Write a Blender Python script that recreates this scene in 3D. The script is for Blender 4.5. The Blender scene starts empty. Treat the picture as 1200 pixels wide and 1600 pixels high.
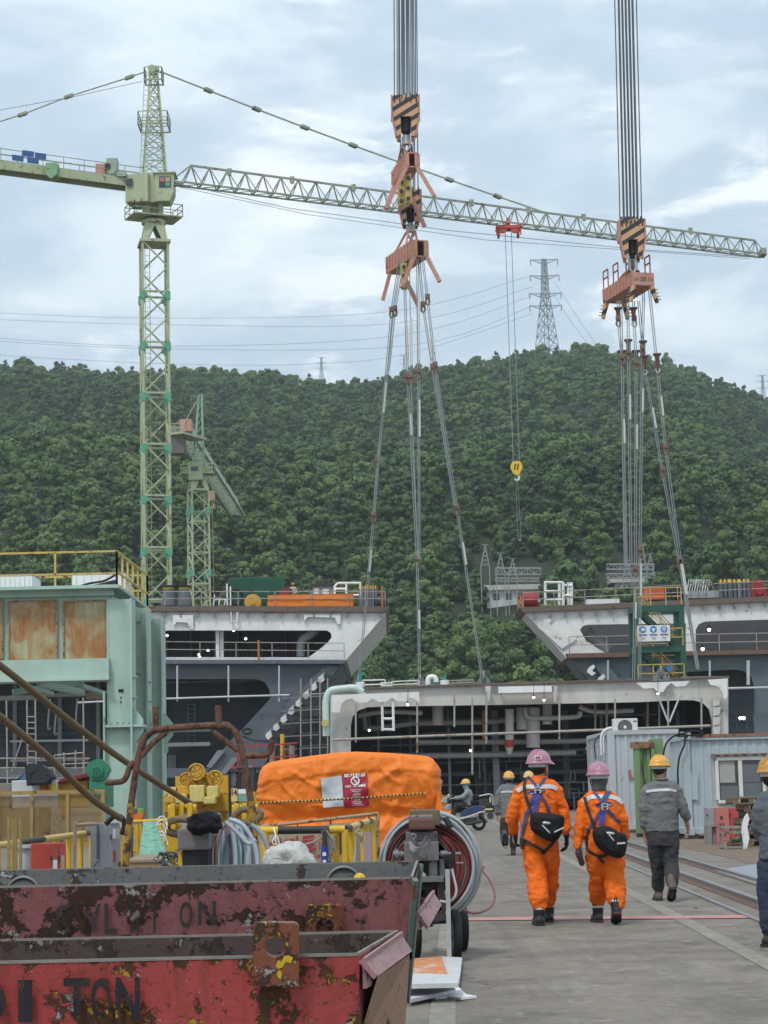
import bpy,bmesh,math,random
from mathutils import Vector as V,Matrix,noise,geometry,Quaternion
from mathutils.bvhtree import BVHTree

random.seed(7)
sc=bpy.context.scene
COL=sc.collection
PI=math.pi
F,CX,CY,CAMZ=3200.0,600.0,800.0,1.4
PITCH,ROLL=math.radians(7.72),math.radians(1.3)
FW=V((0,math.cos(PITCH),math.sin(PITCH)))
U0=V((0,-math.sin(PITCH),math.cos(PITCH)))
R0=V((1,0,0))
RT=R0*math.cos(ROLL) -U0*math.sin(ROLL)
UP=U0*math.cos(ROLL) +R0*math.sin(ROLL)
EYE=V((0,0,CAMZ))
ZZ=V((0,0,1))

def ray(px,py):return FW+RT*((px-CX) /F) +UP*((CY-py) /F)
def P(px,py,Y):
    "the point of the vertical plane at distance Y that a photo pixel shows"
    d=ray(px,py);return EYE+d*(Y/d.y)
def G(px,py,z=0.0):
    d=ray(px,py);return EYE+d*((z-CAMZ) /d.z)
def S(Y):return F/Y
def PL(pts,Y):return [P(x,y,Y) for x,y in pts]

# ------------------------------------------------------------------ mesh builder
class MB:
    def __init__(s):s.v=[];s.f=[];s.mi=[];s.sm=[];s.m=0
    def add(s,vs,fs,smooth=False):
        o=len(s.v);s.v +=[tuple(v) for v in vs]
        for f in fs:
            s.f.append([i+o for i in f]);s.mi.append(s.m);s.sm.append(smooth)
        return s
    def box(s,c,d,rot=None):
        c=V(c);hx,hy,hz=d[0] /2,d[1] /2,d[2] /2
        vs=[V((x,y,z)) for z in (-hz,hz) for x,y in ((-hx,-hy),(hx,-hy),(hx,hy),(-hx,hy))]
        if rot is not None:vs=[rot @v for v in vs]
        return s.add([v+c for v in vs],[(3,2,1,0),(4,5,6,7),(0,1,5,4),(1,2,6,5),(2,3,7,6),(3,0,4,7)])
    def bx(s,a,b):
        a=V(a);b=V(b);return s.box((a+b) /2,[abs(b[i] -a[i]) for i in range(3)])
    def pbox(s,x0,y0,x1,y1,Y,dep,dy=0):
        "upright box whose front face covers the photo rectangle at distance Y"
        a=P(x0,(y0+y1) /2,Y);b=P(x1,(y0+y1) /2,Y);t=P((x0+x1) /2,y0,Y);u=P((x0+x1) /2,y1,Y)
        return s.bx((a.x,Y+dy,u.z),(b.x,Y+dy+dep,t.z))
    def bbox(s,c,d,r=0.02,rot=None,seg=2):
        "box with rounded edges"
        bm=bmesh.new();bmesh.ops.create_cube(bm,size=1.0)
        for v in bm.verts:v.co=V((v.co.x*d[0],v.co.y*d[1],v.co.z*d[2]))
        bmesh.ops.bevel(bm,geom=bm.edges[:],offset=min(r,min(d) *.45),segments=seg,affect='EDGES',profile=.6)
        bm.verts.index_update()
        vs=[v.co.copy() for v in bm.verts]
        if rot is not None:vs=[rot @v for v in vs]
        fs=[[v.index for v in f.verts] for f in bm.faces];bm.free()
        return s.add([v+V(c) for v in vs],fs)
    def bar(s,a,b,w,h=None,up=None):
        a=V(a);b=V(b);h=h or w;d=b-a;L=d.length
        if L<1e-6:return s
        d /=L;up=V(up) if up is not None else (ZZ if abs(d.z) <.95 else V((0,1,0)))
        sx=d.cross(up).normalized();sz=sx.cross(d)
        vs=[p+sx*(i*w/2) +sz*(j*h/2) for p in (a,b) for i,j in ((-1,-1),(1,-1),(1,1),(-1,1))]
        return s.add(vs,[(0,1,2,3),(7,6,5,4),(0,4,5,1),(1,5,6,2),(2,6,7,3),(3,7,4,0)])
    def cyl(s,a,b,r0,r1=None,n=12,caps=True):
        a=V(a);b=V(b);r1=r0 if r1 is None else r1;d=(b-a).normalized()
        up=ZZ if abs(d.z) <.95 else V((0,1,0));x=d.cross(up).normalized();y=d.cross(x)
        vs=[p+(x*math.cos(t) +y*math.sin(t)) *r for p,r in ((a,r0),(b,r1)) for t in [2*PI*k/n for k in range(n)]]
        s.add(vs,[(k,(k+1) %n,n+(k+1) %n,n+k) for k in range(n)],n>6)
        if caps:s.add(vs,[list(range(n))[::-1],list(range(n,2*n))])
        return s
    def tube(s,pts,r,n=6,closed=False,caps=True):
        pts=[V(p) for p in pts];m=len(pts);rs=r if isinstance(r,(list,tuple)) else [r] *m
        tang=[]
        for i in range(m):
            if closed:t=pts[(i+1) %m] -pts[i-1]
            else:t=pts[min(i+1,m-1)] -pts[max(i-1,0)]
            tang.append(t.normalized() if t.length>1e-9 else V((0,0,1)))
        t0=tang[0];ref=ZZ if abs(t0.z) <.9 else V((1,0,0));x=t0.cross(ref).normalized();vs=[]
        for i in range(m):
            t=tang[i];x=(x-t*x.dot(t));x=x.normalized() if x.length>1e-6 else t.orthogonal().normalized();y=t.cross(x)
            vs +=[pts[i] +(x*math.cos(2*PI*k/n) +y*math.sin(2*PI*k/n)) *rs[i] for k in range(n)]
        fs=[(i*n+k,i*n+(k+1) %n,(i+1) *n+(k+1) %n,(i+1) *n+k) for i in range(m-1) for k in range(n)]
        if closed:fs +=[((m-1) *n+k,(m-1) *n+(k+1) %n,(k+1) %n,k) for k in range(n)]
        s.add(vs,fs,n>4)
        if caps and not closed:s.add(vs,[list(range(n))[::-1],list(range((m-1) *n,m*n))])
        return s
    def limb(s,pts,rs,n=12):
        "tapered limb with round ends"
        pts=[V(p) for p in pts];d0=(pts[0] -pts[1]).normalized();d1=(pts[-1] -pts[-2]).normalized()
        a=[pts[0] +d0*rs[0] *k for k in (.9,.6)];b=[pts[-1] +d1*rs[-1] *k for k in (.6,.9)]
        return s.tube(a+pts+b,[rs[0] *.4,rs[0] *.8] +list(rs) +[rs[-1] *.8,rs[-1] *.4],n)
    def rings(s,rg,n=20,caps=True):
        "loft of level ellipses (centre, rx, ry)"
        vs=[V(c) +V((rx*math.cos(2*PI*k/n),ry*math.sin(2*PI*k/n),0)) for c,rx,ry in rg for k in range(n)]
        m=len(rg)
        s.add(vs,[(i*n+k,i*n+(k+1) %n,(i+1) *n+(k+1) %n,(i+1) *n+k) for i in range(m-1) for k in range(n)],True)
        if caps:s.add(vs,[list(range(n))[::-1],list(range((m-1) *n,m*n))])
        return s
    def ball(s,c,r,n=12,rot=None,zmin=-1.0):
        c=V(c);r=V(r) if hasattr(r,'__len__') else V((r,r,r));m=max(4,n //2);vs=[]
        t1=math.acos(max(-1,zmin))
        for i in range(m+1):
            th=max(1e-3,t1*i/m) if zmin>-1 else 1e-3+(PI-2e-3) *i/m
            for k in range(n):
                q=V((math.sin(th) *math.cos(2*PI*k/n) *r.x,math.sin(th) *math.sin(2*PI*k/n) *r.y,math.cos(th) *r.z))
                vs.append(c+(rot @q if rot is not None else q))
        s.add(vs,[(i*n+k,(i+1) *n+k,(i+1) *n+(k+1) %n,i*n+(k+1) %n) for i in range(m) for k in range(n)],True)
        s.add(vs,[list(range(m*n,m*n+n))]);return s
    def plate(s,loops,off,T=None):
        "sheet with holes: loops of 3-D points (outer first), thickened by the vector off"
        off=V(off);loops=[[V(p) for p in l] for l in loops]
        tris=geometry.tessellate_polygon(loops);flat=[p for l in loops for p in l];n=len(flat)
        vs=flat+[p+off for p in flat];fs=[]
        for t in tris:
            a,b,c=[flat[i] for i in t]
            if (b-a).cross(c-a).length<1e-9:continue
            if (b-a).cross(c-a).dot(off) >0:t=t[::-1]
            fs +=[tuple(t),tuple(i+n for i in t[::-1])]
        o=0
        for l in loops:
            m=len(l)
            fs +=[(o+k,o+(k+1) %m,n+o+(k+1) %m,n+o+k) for k in range(m)]
            o +=m
        return s.add(vs,fs)
    def pplate(s,loops,Y,dep):return s.plate([PL(l,Y) for l in loops],(0,dep,0))
    def text(s,body,o,rt,upv,w,h,bold=0.0,lift=0.0):
        "lettering fitted into w x h at corner o, in the plane (rt, upv)"
        cu=bpy.data.curves.new('t','FONT');cu.body=body;cu.size=1;cu.offset=bold;cu.resolution_u=3
        ob=bpy.data.objects.new('t',cu);COL.objects.link(ob);dg=bpy.context.evaluated_depsgraph_get();dg.update()
        me=bpy.data.meshes.new_from_object(ob.evaluated_get(dg));vs=[v.co.copy() for v in me.vertices];fs=[list(p.vertices) for p in me.polygons]
        bpy.data.objects.remove(ob);bpy.data.curves.remove(cu);bpy.data.meshes.remove(me)
        if not vs:return s
        x0=min(v.x for v in vs);x1=max(v.x for v in vs);y0=min(v.y for v in vs);y1=max(v.y for v in vs)
        rt=V(rt).normalized();upv=V(upv).normalized();nn=rt.cross(upv)
        return s.add([V(o) +rt*((v.x-x0) /(x1-x0) *w) +upv*((v.y-y0) /(y1-y0) *h) +nn*lift for v in vs],fs)
    def mesh(s,name,mats):
        me=bpy.data.meshes.new(name);me.from_pydata(s.v,[],s.f)
        for m in (mats if isinstance(mats,(list,tuple)) else [mats]):me.materials.append(m)
        me.polygons.foreach_set('material_index',s.mi);me.polygons.foreach_set('use_smooth',s.sm);me.update();return me
    def build(s,name,mats,parent=None,label=None,bevel=0):
        w=V((0,0,0));p=parent
        while p is not None:w +=p.location;p=p.parent
        s.v=[tuple(V(v) -w) for v in s.v]
        o=bpy.data.objects.new(name,s.mesh(name,mats));COL.objects.link(o);o.parent=parent
        if label:o['label'] =label
        if bevel:
            md=o.modifiers.new('Bevel','BEVEL');md.width=bevel;md.segments=2;md.limit_method='ANGLE'
        return o

def tag(o,label=None,cat=None,group=None,kind=None):
    for k,x in (('label',label),('category',cat),('group',group),('kind',kind)):
        if x:o[k] =x
    return o
def thing(name,label,cat,loc,group=None):
    o=bpy.data.objects.new(name,None);COL.objects.link(o);o.location=V(loc);o.empty_display_size=.2
    return tag(o,label,cat,group)
def solo(mb,name,mats,label,cat,group=None,base=None,bevel=0):
    "a thing that is one mesh, origin at its base"
    if base is None:
        xs=[v[0] for v in mb.v];ys=[v[1] for v in mb.v];zs=[v[2] for v in mb.v]
        base=V(((min(xs) +max(xs)) /2,(min(ys) +max(ys)) /2,min(zs)))
    base=V(base);mb.v=[tuple(V(v) -base) for v in mb.v]
    o=mb.build(name,mats,None,None,bevel);o.location=base
    return tag(o,label,cat,group)
def copy_thing(src,loc,rz=0,label=None):
    r=src.copy();COL.objects.link(r);r.location=V(loc);r.rotation_euler=(0,0,rz)
    if label:r['label'] =label
    for ch in src.children:
        c=ch.copy();COL.objects.link(c);c.parent=r
        for g in ch.children:
            d=g.copy();COL.objects.link(d);d.parent=c
    return r
def structure(mb,name,mats,label=None):return tag(mb.build(name,mats),label,None,None,'structure')
def smooth_path(pts,k=6,closed=False):
    pts=[V(p) for p in pts];n=len(pts);out=[]
    for i in range(n if closed else n-1):
        g=(lambda j:pts[j %n]) if closed else (lambda j:pts[min(max(j,0),n-1)])
        p0,p1,p2,p3=g(i-1),g(i),g(i+1),g(i+2)
        for j in range(k):
            t=j/k
            out.append(.5*((2*p1) +(p2-p0) *t+(2*p0-5*p1+4*p2-p3) *t*t+(3*p1-p0-3*p2+p3) *t **3))
    if not closed:out.append(pts[-1])
    return out
def arc2(cx,cy,r,a0,a1,n=8,ry=None):
    ry=ry or r
    return [(cx+r*math.cos(math.radians(a0+(a1-a0) *i/n)),cy+ry*math.sin(math.radians(a0+(a1-a0) *i/n))) for i in range(n+1)]
def sag(a,b,d,n=14):
    a=V(a);b=V(b)
    return [a.lerp(b,i/n) -V((0,0,4*d*(i/n) *(1-i/n))) for i in range(n+1)]

# ------------------------------------------------------------------ materials
MATS={}
class NT:
    def __init__(s,name):
        s.mat=bpy.data.materials.new(name);s.mat.use_nodes=True;s.t=s.mat.node_tree;s.n=s.t.nodes
        s.b=s.n['Principled BSDF'];s.pos=None
    def new(s,t,**kw):
        n=s.n.new(t)
        for k,v in kw.items():setattr(n,k,v)
        return n
    def ln(s,a,b):s.t.links.new(a,b)
    def P(s,scale=(1,1,1)):
        if s.pos is None:s.pos=s.new('ShaderNodeNewGeometry').outputs['Position']
        if scale ==(1,1,1):return s.pos
        m=s.new('ShaderNodeMapping');m.inputs['Scale'].default_value=scale;s.ln(s.pos,m.inputs['Vector']);return m.outputs[0]
    def noise(s,scale,detail=6,rough=.6,stretch=(1,1,1),dist=0.0):
        n=s.new('ShaderNodeTexNoise');n.inputs['Scale'].default_value=scale;n.inputs['Detail'].default_value=detail
        n.inputs['Roughness'].default_value=rough;n.inputs['Distortion'].default_value=dist;s.ln(s.P(stretch),n.inputs['Vector']);return n.outputs['Fac']
    def ramp(s,x,a,b,lo=0.0,hi=1.0):
        n=s.new('ShaderNodeMapRange');n.inputs['From Min'].default_value=a;n.inputs['From Max'].default_value=b
        n.inputs['To Min'].default_value=lo;n.inputs['To Max'].default_value=hi;s.ln(x,n.inputs['Value']);return n.outputs[0]
    def mix(s,f,a,b,mode='MIX'):
        n=s.new('ShaderNodeMix',data_type='RGBA',blend_type=mode)
        for i,x in ((0,f),(6,a),(7,b)):
            if isinstance(x,(int,float)):n.inputs[i].default_value=x
            elif isinstance(x,(tuple,list)):n.inputs[i].default_value=(*x[:3],1)
            else:s.ln(x,n.inputs[i])
        return n.outputs[2]
    def math(s,op,a,b=0.0):
        n=s.new('ShaderNodeMath',operation=op)
        for i,x in ((0,a),(1,b)):
            if isinstance(x,(int,float)):n.inputs[i].default_value=x
            else:s.ln(x,n.inputs[i])
        return n.outputs[0]
    def bump(s,h,strength,dist=.01,prev=None):
        n=s.new('ShaderNodeBump');n.inputs['Strength'].default_value=strength;n.inputs['Distance'].default_value=dist
        s.ln(h,n.inputs['Height'])
        if prev is not None:s.ln(prev,n.inputs['Normal'])
        return n.outputs[0]
    def done(s,col,rough=.6,metal=0.0,nrm=None,spec=.4):
        for k,x in (('Base Color',col),('Roughness',rough),('Metallic',metal),('Specular IOR Level',spec)):
            i=s.b.inputs[k]
            if isinstance(x,(int,float)):i.default_value=x
            elif isinstance(x,(tuple,list)):i.default_value=(*x[:3],1)
            else:s.ln(x,i)
        if nrm is not None:s.ln(nrm,s.b.inputs['Normal'])
        return s.mat
def sc3(c,k):return tuple(min(1,x*k) for x in c)

def mk(name,col,rough=.6,metal=0.0,var=.18,scale=2.0,rust=0.0,rcol=(.16,.07,.03),rscale=3.0,streak=0.0,dirt=0.25,bump=.15,spec=.35):
    "painted or plain surface: tone drift, grime, vertical streaks, rust patches"
    if name in MATS:return MATS[name]
    t=NT(name)
    c=t.mix(t.noise(scale,5,.65),sc3(col,1-var),sc3(col,1+var))
    if dirt:c=t.mix(t.math('MULTIPLY',t.ramp(t.noise(scale*2.7,8,.7),.48,.78),dirt),c,sc3(tuple(.5*x+.5*y for x,y in zip(col,(.06,.05,.04))),.55))
    if streak:c=t.mix(t.math('MULTIPLY',t.ramp(t.noise(scale*3,5,.6,(1,1,.06)),.5,.75),streak),c,rcol)
    r=None
    if rust:
        r=t.ramp(t.noise(rscale,10,.68,dist=.3),.66-.3*rust,.70-.3*rust)
        c=t.mix(r,c,t.mix(t.noise(rscale*5,6,.7),sc3(rcol,.5),sc3(rcol,1.6)))
    nr=t.bump(t.noise(scale*12,5,.6),bump,.01) if bump else None
    MATS[name] =t.done(c,rough if r is None else t.ramp(r,0,1,rough,.9),metal,nr,spec)
    return MATS[name]
def emit(name,col,st):
    if name in MATS:return MATS[name]
    t=NT(name);t.b.inputs['Emission Color'].default_value=(*col,1);t.b.inputs['Emission Strength'].default_value=st
    MATS[name] =t.done(col,.4);return MATS[name]
def cloth(name,col,var=.14,rough=.85,wr=.35,scale=9):
    if name in MATS:return MATS[name]
    t=NT(name);n1=t.noise(scale,4,.55,(1,1,2.2),.6);n2=t.noise(scale*2.6,3,.5,(1,1,1.4),.8)
    c=t.mix(t.noise(3,5,.6),sc3(col,1-var),sc3(col,1+var))
    c=t.mix(t.math('MULTIPLY',t.ramp(t.noise(10,7,.75),.52,.75),.4),c,sc3(col,.5))
    nr=t.bump(n2,wr*.7,.012,t.bump(n1,wr,.03));MATS[name] =t.done(c,rough,0,nr,.25);return MATS[name]

def flake(name,paint,paint2,rustc,light,cover,scale=5.0,yellow=0.0,accent=(.42,.25,.02),rim=0):
    "thick old paint flaking off a steel skip"
    if name in MATS:return MATS[name]
    t=NT(name)
    big=t.noise(scale,9,.62,dist=.25);fine=t.noise(scale*4.2,8,.7,dist=.4)
    mix_h=t.math('ADD',t.math('MULTIPLY',big,.68),t.math('MULTIPLY',fine,.32))
    pc=t.mix(t.noise(scale*.7,4,.6),paint,paint2)
    pc=t.mix(t.math('MULTIPLY',t.ramp(t.noise(scale*9,6,.7),.5,.75),.45),pc,sc3(paint,.45))
    scr=t.ramp(t.noise(scale*3,6,.75,(1,1,9)),.66,.70)
    pc=t.mix(t.math('MULTIPLY',scr,.35),pc,light)
    rc=t.mix(t.noise(scale*7,8,.75),sc3(rustc,.35),sc3(rustc,1.7))
    rc=t.mix(t.ramp(t.noise(scale*2.2,7,.6),.60,.62),rc,light)
    if yellow:rc=t.mix(t.ramp(t.noise(scale*3.1,7,.7,dist=.5),.62-yellow*.2,.64-yellow*.2),rc,accent)
    if rim:
        sz=t.new('ShaderNodeSeparateXYZ');t.ln(t.P(),sz.inputs[0]);mix_h=t.math('ADD',mix_h,t.math('MULTIPLY',t.ramp(sz.outputs[2],rim-.07,rim,0,1),.055))
        drip=t.math('MULTIPLY',t.ramp(t.noise(scale*4,6,.65,(1,1,.10)),.50,.72),.55);pc=t.mix(drip,pc,sc3(rustc,1.3));rc=t.mix(drip,rc,sc3(rustc,.4))
    chip=t.ramp(t.noise(scale*5.5,9,.72,dist=.6),.605,.612);gr=t.ramp(t.noise(scale*14,6,.75,(1,.5,3)),.62,.66,0,.6)
    m=t.math('MAXIMUM',t.math('MAXIMUM',t.ramp(mix_h,.56-cover*.14,.565-cover*.14),chip),gr)
    c=t.mix(m,pc,rc)
    edge=t.ramp(mix_h,.545-cover*.14,.575-cover*.14)
    nr=t.bump(edge,.9,-.006,t.bump(fine,.35,.008))
    MATS[name] =t.done(c,t.ramp(m,0,1,.45,.85),0,nr,.4);return MATS[name]

white=mk('white_paint',(.74,.74,.71),.55,streak=.2,rust=.12,scale=.35,rscale=.8,dirt=.35,rcol=(.28,.2,.14))
cream=mk('cream_paint',(.56,.54,.50),.6,streak=.25,rust=.15,scale=.4,rscale=.9,rcol=(.24,.17,.12))
hullgrey=mk('grey_primer',(.105,.12,.14),.55,var=.25,scale=.5,rscale=.8,rust=.1,rcol=(.18,.17,.16),dirt=.4)
hullteal=mk('blue_grey_primer',(.12,.155,.17),.55,var=.2,scale=.5,dirt=.3)
hulldark=mk('dark_primer',(.035,.038,.044),.8,var=.3,scale=.6)
deckbrown=mk('deck_edge_paint',(.14,.11,.09),.7,rust=.35,rscale=2)
steel=mk('galvanised_steel',(.42,.43,.43),.45,.5,scale=6)
greysteel=mk('grey_steel',(.2,.205,.21),.5,.4,scale=5,rust=.15)
darksteel=mk('dark_steel',(.05,.05,.052),.6,.3,scale=5)
wire=mk('wire_rope',(.27,.29,.29),.5,.3,scale=4,var=.25)
hoistwire=mk('hoist_rope',(.10,.105,.115),.6,.4,scale=4)
ferr=mk('ferrule_metal',(.55,.54,.5),.4,.6,scale=3)
black=mk('black_rubber',(.014,.014,.015),.7,scale=8)
yellow=mk('yellow_paint',(.62,.38,.025),.5,scale=5,rust=.18,rscale=9,rcol=(.16,.08,.02))
paleyel=mk('pale_yellow_rail_paint',(.55,.40,.12),.6,scale=3,rust=.25,rscale=4)
blackpaint=mk('black_paint',(.022,.022,.024),.5,scale=6)
red=mk('red_paint',(.42,.05,.035),.55,scale=4)
rusty=mk('rusted_steel',(.13,.055,.025),.85,scale=7,var=.45,rust=.5,rcol=(.07,.035,.02),rscale=14,bump=.5)
craneg=mk('crane_green_paint',(.38,.43,.27),.6,scale=.6,rust=.24,rscale=1.3,streak=.25,rcol=(.22,.13,.06))
cranejoint=mk('crane_joint_green',(.10,.33,.21),.55,scale=1)
cranesteel=mk('crane_weathered_green',(.28,.31,.24),.65,scale=.8,rust=.35,rscale=1.5,rcol=(.16,.1,.07))
salmon=mk('salmon_steel_paint',(.50,.26,.19),.6,scale=1.5,rust=.22,rscale=3,rcol=(.2,.09,.05),streak=.2)
portal=mk('mint_green_paint',(.38,.51,.44),.5,scale=.5,var=.1,streak=.14,rcol=(.12,.16,.11),rust=.06,rscale=1.6,dirt=.3)
glass=mk('dark_glass',(.03,.035,.04),.08,0,var=.3,scale=2,dirt=.1,bump=0,spec=.6)
skin=mk('skin',(.42,.22,.15),.55,var=.1,scale=12,dirt=0,bump=.05)
hair=mk('black_hair',(.015,.012,.011),.6,scale=30)
lampm=emit('lit_lamp',(1,.97,.9),5)
whiteplain=mk('white_board',(.72,.72,.72),.5,var=.05,dirt=.12,scale=3)
# ------------------------------------------------------------------ camera, light, sky
cd=bpy.data.cameras.new('camera');cam=bpy.data.objects.new('camera',cd);COL.objects.link(cam)
cam.matrix_world=Matrix(((RT.x,UP.x,-FW.x,EYE.x),(RT.y,UP.y,-FW.y,EYE.y),(RT.z,UP.z,-FW.z,EYE.z),(0,0,0,1)))
cd.sensor_fit='VERTICAL';cd.sensor_height=36;cd.lens=36*F/1600;cd.clip_start=.1;cd.clip_end=9000
sc.camera=cam
EL,AZ=math.radians(58),math.radians(205)  # azimuth clockwise from +Y
sd=bpy.data.lights.new('sun','SUN');sd.energy=1.5;sd.angle=math.radians(10);sd.color=(1,.96,.9)
so=bpy.data.objects.new('sun',sd);COL.objects.link(so)
sv=V((math.sin(AZ) *math.cos(EL),math.cos(AZ) *math.cos(EL),math.sin(EL)))
so.rotation_euler=sv.to_track_quat('Z','Y').to_euler();so.location=sv*50
w=bpy.data.worlds.new('World');sc.world=w;w.use_nodes=True;t=w.node_tree;n=t.nodes;L=t.links.new
bg=n['Background'];bg.inputs['Strength'].default_value=.122
sk=n.new('ShaderNodeTexSky');sk.sky_type='NISHITA';sk.sun_disc=False;sk.sun_elevation=EL;sk.sun_rotation=AZ;sk.air_density=1.2;sk.dust_density=2
tc=n.new('ShaderNodeTexCoord')
def wn(scale,detail,st,rough=.55,loc=(0,0,0)):
    m=n.new('ShaderNodeMapping');m.inputs['Scale'].default_value=st;m.inputs['Location'].default_value=loc;L(tc.outputs['Generated'],m.inputs['Vector'])
    x=n.new('ShaderNodeTexNoise');x.inputs['Scale'].default_value=scale;x.inputs['Detail'].default_value=detail;x.inputs['Roughness'].default_value=rough
    x.inputs['Distortion'].default_value=.35;L(m.outputs[0],x.inputs['Vector']);return x.outputs['Fac']
def wr(x,a,b,lo=0,hi=1):
    q=n.new('ShaderNodeMapRange');q.interpolation_type='SMOOTHSTEP'
    for k,v in (('From Min',a),('From Max',b),('To Min',lo),('To Max',hi)):q.inputs[k].default_value=v
    L(x,q.inputs['Value']);return q.outputs[0]
def wm(f,a,b):
    q=n.new('ShaderNodeMix',);q.data_type='RGBA'
    for i,x in ((0,f),(6,a),(7,b)):
        if isinstance(x,(tuple,list)):q.inputs[i].default_value=(*x,1)
        elif isinstance(x,float):q.inputs[i].default_value=x
        else:L(x,q.inputs[i])
    return q.outputs[2]
cl=wm(wr(wn(5.5,7,(1,1,2.6),.58,(1.3,0,.4)),.41,.59),(4.2,5.2,6.2),(6.6,7.4,7.9))  # blue-grey banks against paler cloud
cl=wm(wr(wn(9,8,(1,1,3.2),.6,(.2,.7,0)),.53,.66),cl,(8.1,8.5,8.8))  # bright breaks
cl=wm(wr(wn(3.2,5,(1,1,2.2),.5,(4,2,1)),.50,.64,0,.7),cl,(3.9,4.9,5.9))
cl=wm(wr(wn(14,8,(1,1,4.5),.6,(7,1,2)),.52,.8,0,.5),cl,(8.3,8.6,9.0))
L(wm(.9,sk.outputs[0],cl),bg.inputs['Color'])
sc.view_settings.view_transform='Standard';sc.view_settings.look='None';sc.view_settings.gamma=1;sc.view_settings.exposure=.40
sc.cycles.use_denoising=True;sc.cycles.max_bounces=6;sc.cycles.diffuse_bounces=3;sc.cycles.glossy_bounces=2
sc.cycles.transparent_max_bounces=8;sc.cycles.volume_bounces=0;sc.cycles.caustics_reflective=False;sc.cycles.caustics_refractive=False

# ------------------------------------------------------------------ ground and its markings
RD=ray(690,1232);RD.z=0;RD.normalize();RN=V((RD.y,-RD.x,0))  # the roadway runs towards RD
t=NT('concrete')
c=t.mix(t.noise(.35,6,.6),(.16,.142,.118),(.26,.232,.196))
c=t.mix(t.math('MULTIPLY',t.ramp(t.noise(1.1,10,.72),.45,.62),.75),c,(.105,.094,.079))
c=t.mix(t.math('MULTIPLY',t.ramp(t.noise(2.2,7,.65,(2.6,.3,1)),.52,.7),.35),c,(.31,.30,.27))
c=t.mix(t.math('MULTIPLY',t.ramp(t.noise(14,6,.75),.55,.72),.5),c,(.10,.09,.08))
c=t.mix(t.ramp(t.noise(.9,8,.6,dist=.6),.62,.68,0,.5),c,(.07,.063,.055))
c=t.mix(t.ramp(t.noise(2.6,9,.75,dist=.4),.57,.63,0,.6),c,(.33,.30,.262))
c=t.mix(t.math('MULTIPLY',t.ramp(t.noise(.6,6,.6,(3.5,.12,1)),.55,.7),.4),c,(.09,.082,.072))
c=t.mix(t.math('MULTIPLY',t.ramp(t.noise(11,10,.8),.48,.62),.45),c,(.095,.083,.070))
c=t.mix(t.math('MULTIPLY',t.ramp(t.noise(19,8,.8,(1,.6,1)),.58,.68),.5),c,(.36,.335,.30))
c=t.mix(t.math('MULTIPLY',t.ramp(t.noise(.25,5,.6,(1,.5,1)),.45,.6),.25),c,(.10,.088,.073))
vo=t.new('ShaderNodeTexVoronoi',feature='DISTANCE_TO_EDGE');vo.inputs['Scale'].default_value=.33
nw=t.new('ShaderNodeTexNoise');nw.inputs['Scale'].default_value=1.4;nw.inputs['Detail'].default_value=8
va=t.new('ShaderNodeVectorMath',operation='ADD');t.ln(t.P(),va.inputs[0]);t.ln(t.P(),nw.inputs['Vector']);t.ln(nw.outputs['Color'],va.inputs[1]);t.ln(va.outputs[0],vo.inputs['Vector'])
ck=t.math('MULTIPLY',t.ramp(vo.outputs['Distance'],.008,.002),t.ramp(t.noise(.5,3,.5),.5,.6))
c=t.mix(t.math('MULTIPLY',ck,.7),c,(.045,.04,.036))
concrete=t.done(c,.85,0,t.bump(t.noise(30,6,.7),.4,.01,t.bump(ck,.5,-.01)),.3)
m=MB();N=40
ys=[-30+10*i for i in range(35)] +[400,700,1200,2500,3600]
xs=[-1200,-800,-300] +[-150+10*i for i in range(31)] +[300,800,1200]
m.add([(x,y,0) for y in ys for x in xs],[(j*len(xs) +i,j*len(xs) +i+1,(j+1) *len(xs) +i+1,(j+1) *len(xs) +i) for j in range(len(ys) -1) for i in range(len(xs) -1)])
structure(m,'ground',concrete,'grey stained concrete yard floor')
def worn(name,col,thr):
    t=NT(name);c=t.mix(t.noise(9,8,.7),sc3(col,.8),sc3(col,1.1))
    c=t.mix(t.ramp(t.noise(5,10,.75),thr,thr+.08),c,(.19,.18,.155));MATS[name] =t.done(c,.8,0,t.bump(t.noise(30,6,.7),.3,.01));return MATS[name]
liney=worn('worn_yellow_marking',(.29,.26,.185),.44);liner=worn('worn_red_marking',(.46,.22,.21),.56)
def road_strip(name,a,b,w,mat,z=.004,label=None,th=0):
    a=V(a);b=V(b);d=(b-a).normalized();s=V((d.y,-d.x,0)) *(w/2);m=MB();k=24;pts=[]
    for i in range(k+1):
        q=a.lerp(b,i/k);pts +=[q-s,q+s]
    for p in pts:p.z=z
    m.add(pts,[(2*i,2*i+1,2*i+3,2*i+2) for i in range(k)]);return structure(m,name,mat,label)
pA,pB=G(980,1392),G(1200,1507);dd=(pA-pB).normalized()
road_strip('road_marking',pB-dd*12,pA+dd*60,.17,liney,.004,'faded yellow lane line on the concrete')
road_strip('road_marking',G(690,1620),G(700,1440),.16,liney,.004,'worn cream stripe beside the skips')
road_strip('road_marking',G(722,1437),G(1172,1433),.5,liner,.008,'worn red line across the roadway')
# dirt verge right of the rails
dirt=mk('dirt',(.17,.125,.09),.95,scale=1.2,var=.35,dirt=.5,bump=.5)
qa=G(1056,1341);m=MB();e=[qa-RD*25,qa+RD*50,qa+RD*50+RN*40,qa-RD*25+RN*40]
sh=RN*.9
m.add([V((p+sh).to_tuple()) *1+V((0,0,.004)) for p in e],[(0,1,2,3)][::1]);m.f=[f[::-1] for f in m.f]
structure(m,'dirt_verge',dirt,'brown dirt verge beyond the rails')
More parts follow.
